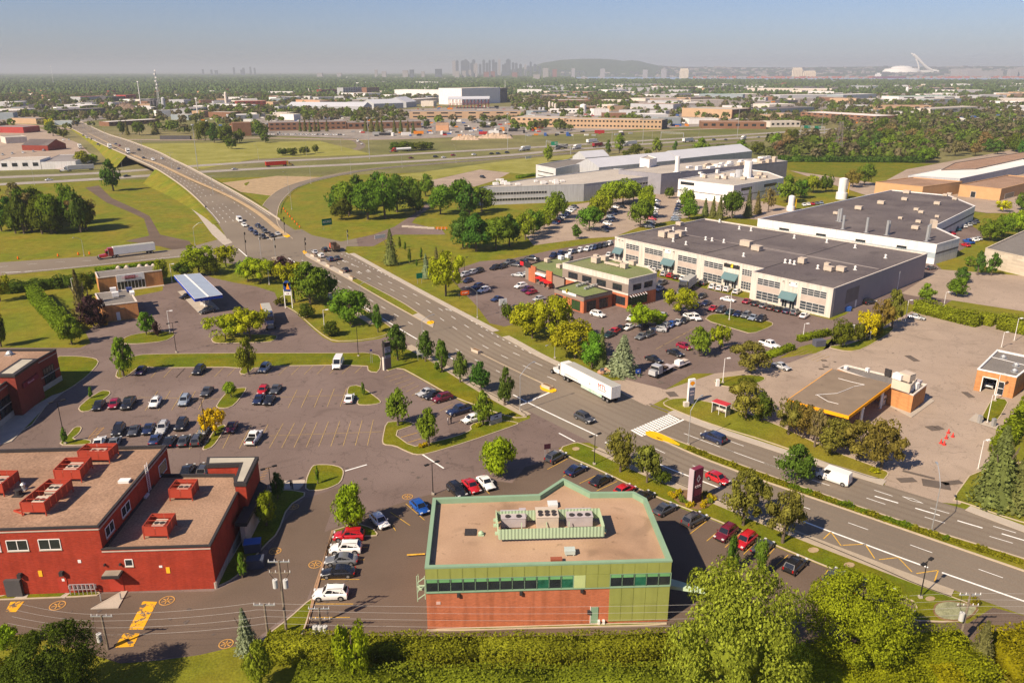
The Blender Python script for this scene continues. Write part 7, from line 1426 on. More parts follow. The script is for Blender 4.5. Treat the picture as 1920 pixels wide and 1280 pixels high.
# steel frame hall
A,B_ = P(842,204),P(916,203); e = empty('steel_frame_hall',(A[0],A[1],0),'grey roofed open hall on rusty red steel frames','building'); b = MB()
for k in range(12):
    t = k / 11; x,y = A[0] + (B_[0] - A[0]) * t,A[1] + (B_[1] - A[1]) * t
    b.bar((x,y,0),(x,y,16),.8,.8); b.bar((x,y + 30,0),(x,y + 30,16),.8,.8)
    if k < 11: x2 = A[0] + (B_[0] - A[0]) * (k + 1) / 11; b.bar((x,y,1),(x2,y,15),.5,.5); b.bar((x,y,9),(x2,y,9),.5,.5)
b.build('frame',mat('rust_red_steel',(.3,.08,.06)),e); b = MB(); b.hexa([(A[0] - 2,A[1] - 2,16),(B_[0] + 2,B_[1] - 2,16),(B_[0] + 2,B_[1] + 34,16),(A[0] - 2,A[1] + 34,16)],[(A[0] - 2,A[1] - 2,17),(B_[0] + 2,B_[1] - 2,17),(B_[0] + 2,B_[1] + 15,21),(A[0] - 2,A[1] + 15,21)]); b.build('roof',MROOF,e)
def silo(x,y,top,wpx,m,label,group='distant silos'):
    h = HT((x,y),top); X,Y,_ = P(x,y); r = wpx / 2 / PXM(y); e = empty('silo',(X,Y,0),label,'silo',group); b = MB(); b.tube((X,Y,0),(X,Y,h * .9),r,r,14); b.build('shell',m,e,smooth=True); b = MB(); b.tube((X,Y,h * .9),(X,Y,h),r,r * .2,14); b.build('cone_roof',m,e)
for i,(x,y,t,w_,m_) in enumerate(((285,206,188,5,FW['dark']),(291,206,186,6,FW['dark']),(297,206,189,5,FW['dark']),(308,206,182,7,R_GREYC),(303,206,196,5,R_WHITE),(1030,208,190,4,R_CREAM),(1036,208,192,4,R_CREAM),(1041,208,194,4,R_CREAM),(1093,212,195,12,R_WHITE),(1012,214,201,5,R_GREYC),(1019,214,201,5,R_GREYC),(425,200,172,5,R_CREAM),(1700,175,163,5,R_WHITE))): silo(x,y,t,w_,m_,f"{'dark' if m_ is FW['dark'] else 'pale'} silo, {ORD[i]} from left among the distant industrial silos")
def mound(x0,x1,y,top,m,label):
    A,B_ = P(x0,y),P(x1,y); h = HT(((x0 + x1) / 2,y),top); rr = random.Random(int(x0)); b = MB(); n = 18
    V,F = [],[]
    for i in range(n + 1):
        for k in range(7): t = i / n; s = k / 6; zz = h * math.sin(math.pi * s) * (math.sin(math.pi * t) ** .6) * rr.uniform(.65,1.1); V.append((A[0] + (B_[0] - A[0]) * t,A[1] + (s - .5) * (B_[0] - A[0]) * .4,zz))
    for i in range(n):
        for k in range(6): F.append((i * 7 + k,(i + 1) * 7 + k,(i + 1) * 7 + k + 1,i * 7 + k + 1))
    add('gravel_heap',lmesh('gravel_heap',V,F,m),None,label=label,category='gravel heap',kind='stuff')
mound(212,258,208,191,mat('heap_brown',(.2,.14,.1),var=.2),'brown gravel heap left of the distant silos'); mound(846,900,262,252,mat('heap_pale',(.42,.31,.22),var=.3,scale=.5),'pale rock heap left'); mound(895,962,259,249,mat('heap_pale',(.42,.31,.22)),'pale rock heap right')
rf = random.Random(21)
def zone(n,xr,yr,cols,lab,wr=(18,60),grp=''):
    L_ = []
    for _ in range(n * 6):
        if len(L_) >= n: break
        x,y = rf.uniform(*xr),rf.uniform(*yr); X,Y,_ = P(x,y); w_ = rf.uniform(*wr)
        if any(math.hypot(X - a,Y - b_) < r + w_ * .6 for a,b_,r in FOOT): continue
        L_.append((x,y,w_)); FOOT.append((X,Y,w_ * .6))
    L_.sort()
    for i,(x,y,w_) in enumerate(L_):
        wp = w_ * PXM(y); sl = rf.uniform(-.02,.02) * wp; wl,rfk = rf.choice(cols); dep = rf.uniform(.5,1) * w_
        fb(x - wp / 2,y + sl,x + wp / 2,y - sl,0,dep,wl,rfk,f"{wl} walled {lab}" + (f", {ORD[i]} from left" if i < 30 and n <= 30 else ''),group=grp or lab,H=rf.uniform(5,10))
C1 = [('white','white'),('cream','white'),('grey','grey'),('white','pale'),('brown','pale'),('tan','grey'),('cream','pale'),('grey','white'),('dark','grey'),('blue','pale')]
zone(28,(985,1420),(160,172),C1,'flat building below the river',(40,110)); zone(28,(1420,1960),(160,174),C1,'flat building below the port',(35,90)); zone(28,(990,1420),(174,200),C1,'flat building in the middle district',(28,75)); zone(28,(1420,1960),(176,215),C1,'flat building in the right district',(25,70)); zone(18,(1000,1480),(200,236),C1,'flat building beyond the highway',(18,40)); zone(16,(560,980),(166,192),C1,'flat building near the tall hall',(25,70)); zone(22,(300,560),(188,226),C1,'flat building near the silos',(16,40)); zone(12,(0,150),(192,246),C1,'flat building at far left',(18,50)); zone(10,(640,980),(145,158),C1,'flat building deep in the woods',(60,110))
zone(30,(0,470),(163,190),[('brick','brown'),('peach','brown'),('white','grey'),('cream','brown'),('brown','grey')],'small house in the left woods',(10,16)); zone(20,(480,900),(156,172),[('brick','brown'),('white','grey'),('cream','brown')],'small house in the centre woods',(12,20)); zone(25,(1440,1920),(152,162),[('white','white'),('cream','grey'),('brick','grey')],'house in the riverside trees',(16,30)); zone(26,(380,830),(186,202),C1,'flat building behind the silver sheds',(20,60)); zone(14,(150,300),(192,206),C1,'shop near the distant mast',(16,34))
# ---- tree masses
def inpoly(x,y,q):
    c = False
    for i in range(len(q)):
        a,b_ = q[i],q[i - 1]
        if (a[1] > y) != (b_[1] > y) and x < (b_[0] - a[0]) * (y - a[1]) / (b_[1] - a[1]) + a[0]: c = not c
    return c
ZN = [([(-500,138),(1070,138),(1080,150),(1500,151),(2400,153),(2400,159),(1400,160),(950,163),(480,164),(-500,164)],.95),([(-500,164),(480,164),(480,190),(-500,192)],.78),([(-300,192),(90,192),(90,222),(-300,228)],.45),([(480,164),(950,163),(950,172),(640,174),(480,192)],.85),([(480,192),(640,174),(960,172),(960,192),(480,200)],.45),([(470,206),(745,206),(770,226),(480,232)],.5),([(80,188),(480,190),(480,225),(300,232),(80,225)],.42),([(1000,184),(1180,184),(1180,203),(980,203)],.85),([(950,160),(2400,159),(2400,178),(960,178)],.5),([(960,178),(1550,178),(1550,238),(960,248)],.3),([(1550,176),(2400,176),(2400,238),(1550,238)],.34),([(1530,158),(2400,158),(2400,188),(1800,188),(1530,172)],.35),([(1440,303),(1445,268),(1560,252),(1700,243),(2100,230),(2100,268),(1790,292),(1740,304)],.62),([(1560,248),(1700,236),(2100,222),(2100,232),(1700,246)],.6),([(60,225),(190,222),(190,240),(90,245)],.25),([(270,226),(500,228),(500,256),(380,258),(290,246)],.4),([(500,228),(980,226),(980,232),(500,232)],.35),([(-200,235),(60,238),(60,250),(-200,250)],.3)]
rng = np.random.default_rng(77); near_t,far_t = [],[]
D = 560.0
while D < 16000:
    wdt = max(8.5,D * .0042); hx = .72 * D; k = max(1,int(2 * hx / (wdt * (1.0 if D > 1500 else 1.15)))); xs = (np.arange(k) + rng.uniform(-.5,.5,k)) / k * 2 * hx - hx; ysd = D + rng.uniform(-.5,.5,k) * D * .025
    for X,Y in zip(xs,ysd):
        px,py = J(X,Y)
        if py > 306: continue
        pr = 0
        for q,p_ in ZN:
            if inpoly(px,py,q): pr = max(pr,p_)
        cl = .5 + .5 * math.sin(X * .008 + 2 * math.sin(Y * .004)) * math.sin(Y * .011 + X * .003)
        if pr < .6: pr = min(.95,pr * 1.35 * (1.7 * cl * cl + .3))
        if rng.uniform() > pr: continue
        if any(abs(X - a) < r * .9 and abs(Y - b_) < r * .7 for a,b_,r in FOOT): continue
        (near_t if D < 2300 else far_t).append((X,Y,wdt * rng.uniform(.42,.7),rng.uniform(5.5,11) if D < 2600 else rng.uniform(9,15)))
    D *= 1.028 if D > 2500 else 1.02
FM = leafmat('far_leaves')
def mass(name,T_,kind,label,col,seed):
    rng = np.random.default_rng(seed); T_ = np.array(T_); n = len(T_)
    if kind == 'blob':
        seg = 6; rings = [(.0,.75),(.35,1.0),(.72,.72),(1.0,.12)]; nv = seg * 4; base = np.array([(r * math.cos(k * 6.283 / seg + i),r * math.sin(k * 6.283 / seg + i),z) for i,(z,r) in enumerate(rings) for k in range(seg)]); fs = [(i * seg + k,i * seg + (k + 1) % seg,(i + 1) * seg + (k + 1) % seg,(i + 1) * seg + k) for i in range(3) for k in range(seg)]
        V = base[None] * (1 + rng.uniform(-.22,.22,(n,nv,1))) * np.stack([T_[:,2],T_[:,2],T_[:,3]],1)[:,None,:] + np.stack([T_[:,0],T_[:,1],T_[:,1] * 0],1)[:,None,:]
        F = (np.array(fs)[None] + (np.arange(n) * nv)[:,None,None]).reshape(-1,4); me = bpy.data.meshes.new(name); me.vertices.add(n * nv); me.vertices.foreach_set('co',V.astype(np.float32).ravel()); me.loops.add(len(F) * 4); me.polygons.add(len(F)); me.loops.foreach_set('vertex_index',F.astype(np.int32).ravel()); me.polygons.foreach_set('loop_start',(np.arange(len(F)) * 4).astype(np.int32)); me.materials.append(FM); me.update(calc_edges=True)
    else:
        m = 46; d = rng.normal(0,1,(n,m,3)); d[:,:,2] = np.abs(d[:,:,2]) * 1.2 - .35; d /= np.linalg.norm(d,axis=2)[:,:,None]; lump = 1 + .25 * np.sin(d[:,:,0] * 7 + np.arange(n)[:,None]) * np.cos(d[:,:,1] * 6)
        sc = np.stack([T_[:,2],T_[:,2],T_[:,3] * .5],1)[:,None,:]; c = np.stack([T_[:,0],T_[:,1],T_[:,3] * .55],1)[:,None,:]; p = (c + d * sc * lump[:,:,None] * rng.uniform(.75,1,(n,m,1))).reshape(-1,3); sz = np.repeat(T_[:,2],m)[:,None,None] * .36
        q = leafquads(p,len(p),1,d.reshape(-1,3),None,rng,1.0,.45); q = p[:,None,:] + (q - p[:,None,:]) * sz
        me = mesh_np(name,q,4,FM)
    return add(name,me,None,col,kind='stuff',label=label,category='woods')
print('trees',len(near_t),len(far_t))
kk = rng.uniform(0,1,len(near_t))
for i,(col,nm) in enumerate((((.095,.118,.030),'deep green distant trees scattered through the districts'),((.12,.165,.022),'fresh green distant trees scattered through the districts'),((.145,.125,.065),'olive distant trees scattered through the districts'))):
    mass('tree_belt',[t for t,k in zip(near_t,kk) if int(k * 3) == i],'leaf',nm,col,30 + i)
mass('far_forest',far_t,'blob','hazy belt of forest stretching to the horizon',(.085,.12,.035),5)
# ---- yard clutter
rng2 = random.Random(8); cl = {c: MB() for c in ('white','grey','dark','red','orange','blue')}
for _ in range(1500):
    x = rng2.uniform(380,1480) if rng2.random() < .7 else rng2.uniform(1480,1930); y = rng2.uniform(200,256) if x < 1450 else rng2.uniform(180,232); X,Y,_ = P(x,y)
    if any(abs(X - a) < r and abs(Y - b_) < r for a,b_,r in FOOT): continue
    if x < 700 and y > 250 or (x > 1200 and y > 240): continue
    c = rng2.choice(['white','white','grey','dark','dark','red','orange','blue','grey']); big = rng2.random() < .2; cl[c].box(X,Y,0,rng2.uniform(8,13) if big else 4.5,2.5 if big else 1.9,rng2.uniform(2.5,3.6) if big else 1.5,rng2.choice([0,.3,1.57,.1]))
YC = dict(white=(.7,.68,.64),grey=(.3,.3,.3),dark=(.03,.03,.035),red=(.35,.03,.03),orange=(.6,.2,.02),blue=(.04,.1,.3))
for c,b in cl.items(): b.build('yard_vehicles',flat('yard_' + c,YC[c],.5),None,kind='stuff',label=f'{c} vehicles and containers standing in the distant yards',category='vehicles')
# ---- skyline
TW = flat('tower_bluegrey',(.11,.13,.16),.5); TWP = flat('tower_pale',(.32,.30,.30),.6); TWR = flat('tower_redbrown',(.25,.13,.12),.7)
def tower(x,w_,top,Y,m,label,group='downtown towers',base=0):
    A = PD(x - w_ / 2,top,Y); C_ = PD(x + w_ / 2,top,Y); h = A[2]; e = empty('tower_block',((A[0] + C_[0]) / 2,Y,0),label,'tower',group); b = MB(); wx = C_[0] - A[0]; b.box((A[0] + C_[0]) / 2,Y,0,wx,wx * .8,h); b.build('shaft',m,e)
    if h > 90: b = MB(); b.box((A[0] + C_[0]) / 2,Y,h,wx * .5,wx * .5,h * .05); b.build('roof_plant',m,e)
TL = [(851,6,115),(857,5,114),(867,6,115),(873,8,113),(878,5,117),(884,5,119),(888,6,113),(893,5,120),(900,5,121),(907,5,113.5),(913,5,119),(918,4,114),(925,5,113),(930,5,118),(936,5,112.5),(943,4,122),(947,4,120),(953,9,112.5),(962,5,118),(968,5,119),(976,5,121),(985,4,122),(995,4,117),(1003,5,121),(990,4,124),(1012,4,124)]
for i,(x,w_,t) in enumerate(TL): tower(x,w_,t,9200 + (i % 5) * 200,TW if i % 7 else TWP,f"hazy downtown tower, {ORD[i]} from left in the central cluster")
for i,(x,w_,t,m_) in enumerate([(380,3,130,TW),(396,3,131,TW),(438,3,127,TW),(456,4,128,TW),(469,3,126,TW),(477,3,128,TW),(452,3,131,TW),(405,5,132,TW)]): tower(x,w_,t,12000,m_,f"faint distant tower, {ORD[i]} from left on the left horizon",'left horizon towers')
for i,(x,w_,t,m_) in enumerate([(857,9,134,TWP),(870,7,133,TWP),(881,5,131,TWP),(891,6,121,TWP),(772,8,131,TW),(822,12,129.5,TW),(760,10,132,TWP),(793,6,134,TWP),(912,10,135,TWR),(924,8,134,TWR),(965,10,136,TWR),(1006,12,140,TWP),(1096,12,145,TWP),(1023,10,128,TWP),(1040,8,130,TWR),(1075,6,128,TWP),(1130,8,129,TWP),(1210,8,131,TWP),(1245,9,130,TWP),(705,5,131,TWP),(720,8,134,TWP),(600,10,137,TWP),(636,8,137,TWP),(1900,14,129,TWP),(1915,12,127,TWP),(1830,60,133,TWP),(1870,16,133,TWP),(1812,40,129,TWP)]): tower(x,w_,t,6300 if t > 139 else 7400 + i * 30,m_,f"mid-distance block, {ORD[i] if i < 30 else ''} from left on the horizon line",'horizon blocks')
V,F = [],[]; prof = [(940,134),(975,128),(1000,124),(1018,118),(1035,115.5),(1050,113),(1075,111.5),(1100,110.5),(1125,110.5),(1150,112),(1170,114.5),(1185,113),(1200,115),(1215,119),(1235,123),(1270,125.5),(1350,126),(1480,127),(1560,126),(1650,125),(1760,125.5),(1850,124.5),(2000,125),(2300,127),(2600,130)]
for i,(x,y) in enumerate(prof):
    A = PD(x,y,11500); yf = float(np.interp(x,[1150,1450],[9300,7700])); V += [(A[0] * yf / 11500,yf,0),(A[0] * .87,10000,A[2] * .55),(A[0],11500,A[2]),(A[0],13500,0)]
for i in range(len(prof) - 1):
    for k in range(3): F.append((i * 4 + k,(i + 1) * 4 + k,(i + 1) * 4 + k + 1,i * 4 + k + 1))
add('hills',lmesh('hills',V,F,mat('wooded_hill',(.075,.10,.06),var=.2,scale=.004),60),None,kind='structure')
cb_ = MB(); cw_ = MB(); co = MB()
for _ in range(900):
    x = rng2.uniform(1050,1960); yf = float(np.interp(x,[1150,1450],[9300,7700])); Y = rng2.uniform(yf,11300); A = PD(x,134,Y); hz_ = PD(x,np.interp(x,[p[0] for p in prof],[p[1] for p in prof]),11500)[2]; zg = float(np.interp(Y,[yf,10000,11500],[0,.55 * hz_,hz_]))
    if x < 1235 and zg > 45: continue
    (cb_ if rng2.random() < .55 else cw_).box(A[0],Y,zg - 4,rng2.uniform(15,60),25,rng2.uniform(9,22))
for _ in range(700):
    x = rng2.choice([rng2.uniform(1430,1640),rng2.uniform(1690,1960),rng2.uniform(1300,1960)]); Y = rng2.uniform(7650,7950); A = PD(x,134,Y); (co if rng2.random() < .6 else cw_).box(A[0],Y,0,rng2.uniform(12,40),12,rng2.uniform(5,20))
cb_.build('far_city',flat('far_city_dark',(.12,.12,.13)),None,kind='stuff',label='dark roofs of the far city bank',category='city'); cw_.build('far_city',flat('far_city_pale',(.33,.29,.27)),None,kind='stuff',label='pale roofs of the far city bank',category='city'); co.build('port_containers',flat('container_rust',(.42,.12,.07)),None,kind='stuff',label='rust red containers and cranes along the port',category='containers')
# stadium with inclined tower
YS = 9400; A,C_ = PD(1658,133,YS),PD(1722,133,YS); cx = (A[0] + C_[0]) / 2; rx = (C_[0] - A[0]) / 2; st_ = empty('stadium',(cx,YS,0),'white domed stadium with a tall leaning curved tower on the horizon','stadium'); hz = PD(1690,123.5,YS)[2]; SW = flat('stadium_white',(.75,.71,.66),.5)
V,F = [],[]; sg = 28; rg = [(1.08,0),(1.0,.35),(.9,.55),(.62,.62),(.56,.8),(.35,.95),(.0,1.0)]
for r_,z_ in rg: V += [(cx + rx * r_ * math.cos(k * 6.2832 / sg),YS + rx * .8 * r_ * math.sin(k * 6.2832 / sg),48 + (hz - 48) * z_) for k in range(sg)]
for i in range(len(rg) - 1):
    for k in range(sg): F.append((i * sg + k,i * sg + (k + 1) % sg,(i + 1) * sg + (k + 1) % sg,(i + 1) * sg + k))
b = MB(); b.v = V; b.f = F; b.m = [0] * len(F); b.build('dome',SW,st_,smooth=30)
def legs(name,pts,w0,w1):
    b = MB(); q = [PD(x,y,YS) for x,y in pts]; n = len(q)
    for i in range(n - 1): r0 = w0 + (w1 - w0) * i / (n - 1); r1 = w0 + (w1 - w0) * (i + 1) / (n - 1); b.tube(q[i],q[i + 1],r0,r1,8)
    b.build(name,SW,st_,smooth=50)
legs('tower',[(1757,134),(1748,132.5),(1739,128),(1731,121),(1724,113),(1718,107),(1713,103)],14,15); legs('tower_top',[(1718,108),(1713,103),(1708.5,100.2)],14,6); legs('tower_leg',[(1723,134),(1723,126),(1721,118),(1717.5,111)],7,9)
b = MB(); a_,c_ = PD(1700,132,YS),PD(1760,132,YS); b.box((a_[0] + c_[0]) / 2,YS + 20,30,c_[0] - a_[0],60,PD(1700,131.8,YS)[2] - 30); b.build('podium',SW,st_)
# ship, grain silos, bridge, masts
S_ = P(1668,147.4); e = empty('cargo_ship',(S_[0],S_[1],.6),'purple-hulled cargo ship with a white bridge house moored at the port','ship'); L2 = P(1699,147.4)[0] - P(1637,147.4)[0]; b = MB(); b.prism([(S_[0] - L2 / 2,S_[1] - 14),(S_[0] + L2 * .42,S_[1] - 14),(S_[0] + L2 / 2,S_[1]),(S_[0] + L2 * .42,S_[1] + 14),(S_[0] - L2 / 2,S_[1] + 14)],.6,17); b.build('hull',flat('ship_hull',(.16,.05,.09)),e); b = MB(); b.box(S_[0] - L2 * .36,S_[1],17,L2 * .16,22,22); b.box(S_[0] - L2 * .36,S_[1],39,L2 * .08,12,9); b.build('bridge_house',SW,e)
for x0,x1,top,l in ((1275,1292,128.5,'cream grain silo block at the river bank in the middle'),(1486,1506,127,'tall cream grain silo block left of the stadium'),(1506,1531,133,'long cream grain shed joined to the tall silo block')):
    Yb = 7800; A,C_ = PD(x0,top,Yb),PD(x1,top,Yb); e = empty('grain_silo',((A[0] + C_[0]) / 2,Yb,0),l,'grain silo'); b = MB(); nn = 7; wd = (C_[0] - A[0]) / nn
    for k in range(nn): b.tube((A[0] + wd * (k + .5),Yb,0),(A[0] + wd * (k + .5),Yb,A[2] * .82),wd / 2,wd / 2,10)
    b.box((A[0] + C_[0]) / 2,Yb + 6,A[2] * .8,(C_[0] - A[0]) * .85,wd,A[2] * .2); b.build('silo_block',flat('silo_cream',(.66,.56,.42)),e,kind='stuff')
Yb = 9000; e = empty('river_bridge',(PD(1030,132,Yb)[0],Yb,0),'long faint steel bridge spanning the river left of the hill','bridge'); b = MB(); b.bar(PD(970,131.5,Yb),PD(1095,134.5,Yb),10,8); b.build('deck',TW,e)
for x in (985,995,1012,1035,1060): b = MB(); q = PD(x,133,Yb); b.box(q[0],Yb,0,14,12,q[2] * (1 if x != 995 else 1.0)); b.build('pier',TW,e)
b = MB(); q = PD(995,121,Yb); b.bar((q[0],Yb,0),q,8,8); b.build('bridge_pylon',TW,e)
def lattice(x,y,top,w_,label,m=STEEL,dishes=0,lean=0):
    h = HT((x,y),top); X,Y,_ = P(x,y); e = empty('lattice_mast',(X,Y,0),label,'mast'); b = MB(); n = max(6,int(h / (w_ * 1.4)))
    for s in ((-1,-1),(1,-1),(1,1),(-1,1)): b.bar((X + s[0] * w_ / 2,Y + s[1] * w_ / 2,0),(X + s[0] * w_ / 5,Y + s[1] * w_ / 5,h),.3,.3)
    for i in range(n):
        z0,z1 = h * i / n,h * (i + 1) / n; r0,r1 = w_ / 2 - w_ * .3 * i / n,w_ / 2 - w_ * .3 * (i + 1) / n
        for a,c in (((-1,-1),(1,-1)),((1,-1),(1,1)),((1,1),(-1,1)),((-1,1),(-1,-1))): b.bar((X + a[0] * r0,Y + a[1] * r0,z0),(X + c[0] * r1,Y + c[1] * r1,z1),.16,.16)
    b.build('lattice',m,e)
    for k in range(dishes): z_ = h * (.55 + .44 * k / max(1,dishes - 1)); d_ = MB(); d_.box(X + (k % 2 * 2 - 1) * .8,Y - 1,z_,2.2,1.2,2.2); d_.build('antenna',R_WHITE,e)
lattice(300,207,133,3.2,'tall lattice antenna mast with white panels behind the silos',dishes=6); lattice(1570,292,228,5,'grey lattice power pylon standing in the wood behind the field',m=mat('pylon_grey',(.2,.17,.16)))
for x,y,t,l in ((265,204,153,'pale floodlight mast leaning left of the lattice antenna'),(372,226,184,'white monopole mast beyond the bridge road'),(101,160,121,'thin faint radio mast on the left horizon'),(947,170,152,'thin pale chimney above the tall steel hall')):
    h = HT((x,y),t); X,Y,_ = P(x,y); e = empty('mast',(X,Y,0),l,'mast'); b = MB(); b.tube((X,Y,0),(X,Y,h),.9 if h < 90 else 1.2,.5,8); b.build('pole',R_WHITE if h < 90 else TW,e); b = MB(); b.box(X,Y,h - 1.5,2.4,1.5,2); b.build('head',R_WHITE,e)
# ================================================================ STREET FURNITURE, SIGNS, PEOPLE
def lamp(kind,x,y,top,label,group,arm=(1,0)):
    h = HT((x,y),top); X,Y,_ = P(x,y); m = {'dark': BLKM,'white': WHM,'cobra': STEEL,'mast': STEEL}[kind]; e = empty('street_lamp',(X,Y,.1),label,'street lamp',group); b = MB(); r = .09 if h < 14 else .22
    b.tube((X,Y,.1),(X,Y,h if kind != 'cobra' else h * .78),r,r * .6,8); b.build('pole',m,e); b = MB(); b.box(X,Y,.05,.45,.45,.35); b.build('base',CONC,e)
    if kind == 'cobra':
        b = MB(); q = [(X,Y,h * .78)]
        for k in range(1,7): t = k / 6; q.append((X + arm[0] * 3.2 * t,Y + arm[1] * 3.2 * t,h * .78 + h * .22 * math.sin(t * 1.45)))
        b.path(q,.06,6); b.build('arm',m,e); b = MB(); b.box(q[-1][0] + arm[0] * .3,q[-1][1] + arm[1] * .3,q[-1][2] - .12,.75,.3,.16,math.atan2(arm[1],arm[0])); b.build('lamp_head',m,e)
    elif kind == 'mast':
        b = MB(); b.tube((X,Y,h - .8),(X,Y,h),1.1,1.1,8); b.build('lamp_ring',m,e)
    else:
        for s in ((-1,1) if kind == 'dark' else (1,)):
            b = MB(); b.bar((X,Y,h),(X + s * .9 * arm[0],Y + s * .9 * arm[1],h),.07,.07); b.box(X + s * 1.0 * arm[0],Y + s * 1.0 * arm[1],h - .1,.75,.42,.18,math.atan2(arm[1],arm[0])); b.build('lamp_head',m,e)
DK = [(331,661,605,'at the grass strip above the car park'),(123,832,752,'on the small L-shaped island'),(388,829,748,'by the golden tree island'),(812,927,868,'at the corner behind the green building'),(1114,871,815,'beside the grass near the zebra crossing'),(1725,1121,1052,'on the verge right of the two front trees'),(508,915,876,'beside the entrance of the red wing'),(672,668,610,'on the drive below the round junction tree'),(871,512,483,'at the left end of the cafe car park'),(1540,520,480,'x')][:9]
for x,y,t,d in DK: lamp('dark',x,y,t,f"dark twin-headed lamp post {d}",'dark lamp posts',(.8,.6))
WL = [(319,625,583,'on the oval island left of the blue canopy'),(137,547,522,'behind the left hedge'),(609,625,581,'on the grass corner by the drive'),(505,534,497,'before the purple plum at the junction corner'),(323,530,495,'at the back corner of the blue canopy'),(1505,637,607,'left of the dumpster by the hedge'),(1631,636,595,'right of the golden tree'),(1697,604,563,'at the tip of the kerbed strip'),(1768,583,548,'in the clipped hedge of the empty lot'),(1877,653,623,'behind the car wash roof'),(1901,640,597,'at the right edge of the empty lot'),(1355,718,672,'at the kerb left of the orange canopy trees'),(1865,752,702,'before the car wash bay'),(1850,795,741,'on the vacuum island'),(1833,882,826,'left of the right edge spruces'),(1367,600,548,'before the warehouse lawn')]
for x,y,t,d in WL: lamp('white',x,y,t,f"white lamp post {d}",'white lamp posts',(.95,.3))
CL = [(975,772,685,'at the drive mouth of the big car park',(.8,.6)),(1290,834,751,'in the median by the zebra crossing',(.7,.7)),(1746,998,886,'in the median at the right',(.2,.9)),(675,553,529,'beside the near lanes left of the median grass',(.8,.6)),(792,627,594,'at the near kerb below the median tip',(.8,.6)),(895,596,534,'beside the orange banner sign',(-.8,-.6)),(569,498,470,'at the near side of the junction',(.8,.6)),(366,460,418,'on the bank beside the cross street',(.9,.3)),(1040,672,640,'before the locust trees on the far verge',(-.6,-.8))]
for x,y,t,d,a in CL: lamp('cobra',x,y,t,f"curved-arm street light {d}",'curved street lights',a)
HL = [(371,317,233),(693,299,220),(952,282,212),(1205,270,200),(1382,259,197),(1540,245,196),(855,306,271),(754,316,284),(658,328,292),(583,345,306),(542,368,321),(547,393,344),(575,292,262),(640,283,254),(485,301,270),(985,267,240),(1075,262,245),(1147,272,240),(1223,260,238),(1310,257,240),(65,347,310),(230,322,296),(158,480,442),(1890,235,205),(1640,238,200)]
for i,(x,y,t) in enumerate(sorted(HL)): lamp('mast' if y - t > 60 else 'cobra',x,y,t,f"tall highway light pole, {ORD[i]} from left along the highway and ramps",'highway light poles',(-.3,-.95))
for i in range(9):
    k = 8 + i * 7
    if k < len(Ls): X,Y,Z = Rs[k] * .48 + Ls[k] * .52; e = empty('street_lamp',(X,Y,Z),f"median lamp post, {ORD[i]} counted up the bridge road",'street lamp','bridge lamp posts'); b = MB(); b.tube((X,Y,Z),(X,Y,Z + 10),.12,.08,6); b.build('pole',STEEL,e); b = MB(); b.bar((X - 2,Y - 1,Z + 10),(X + 2,Y + 1,Z + 10),.1,.1); b.build('arm',STEEL,e)
# wooden utility poles with transformers and wires
def upole(x,y,top,label,cross=2,tr=1,lean=0,tops=None):
    h = HT((x,y),top); X,Y,_ = P(x,y); e = empty('utility_pole',(X,Y,0),label,'utility pole','utility poles along the hedge'); b = MB(); b.tube((X,Y,0),(X + lean,Y,h),.17,.12,10); b.build('pole',WOOD,e); att = []
    for c in range(cross):
        z = h - .2 - c * 1.5; b = MB(); b.bar((X - 1.3 + lean,Y,z),(X + 1.3 + lean,Y,z),.12,.14); b.build('crossarm',STEEL if c == 0 else WOOD,e)
        for s in (-1.2,-.5,.6,1.2):
            b = MB(); b.tube((X + s + lean,Y,z + .06),(X + s + lean,Y,z + .32),.06,.04,6); b.build('insulator',WHM,e)
            if c == 0: att.append(Vector((X + s + lean,Y,z + .3)))
    for t in range(tr):
        s = (-.62,.62,0)[t]; z = h - 3.6; b = MB(); b.tube((X + s + lean,Y - .25,z),(X + s + lean,Y - .25,z + 1.1),.3,.3,12); b.build('transformer',mat('transformer_grey',(.5,.49,.46),var=.06),e,smooth=True)
        b = MB(); b.path([(X + s + lean,Y - .25,z + 1.1),(X + s * 1.8 + lean,Y - .3,z + 1.9),(X + s * 1.6 + lean,Y,h - .2)],.025,5); b.build('lead',RUBBER,e)
    return e,att,h
pA = upole(203,1217,1152,'utility pole with one transformer left of the yellow bands',1,1); pB = upole(539,1199,1050,'tall utility pole with two transformers and twin crossarms',2,2); pC = upole(505,1212,1131,'short utility pole just left of the tall one',1,0); pD = upole(604,1205,1138,'cluttered utility pole with transformers at the hedge',2,3); pE = upole(1797,1214,1112,'weathered utility pole at the right beside the sage bed',2,1)
def wire(a,c,sag,label):
    n = 16; pts = [a.lerp(c,k / n) - Vector((0,0,sag * 4 * (k / n) * (1 - k / n))) for k in range(n + 1)]; b = MB(); b.path(pts,.013,4); b.build('power_line',mat('aluminium_wire',(.4,.38,.36),rough=.4),None,label=label,category='power line',group='power lines along the hedge')
WN = ['back','second','third','front']
LE = Vector((-60,pA[1][0].y - 2,8)); RE = Vector((110,pE[1][0].y,9))
for i in range(4):
    y_ = i * .9 - 1.2
    a0 = Vector((-58,pA[1][i].y,6.6 + i * .05)); d_ = Vector((0,-.9 * i,-.25 * i))
    wire(a0 + d_,pA[1][i] + d_,.3,f"thin wire left of the first utility pole, {WN[i]} strand"); wire(pA[1][i] + d_,pC[1][i] + d_,.4,f"thin wire above the service lane, {WN[i]} strand"); wire(pC[1][i] + d_,pE[1][i] + d_,1.2,f"long thin wire crossing before the green building, {WN[i]} strand"); wire(pE[1][i] + d_,RE + Vector((0,-i * 1.0,0)),.6,f"thin wire right of the right utility pole, {WN[i]} strand")
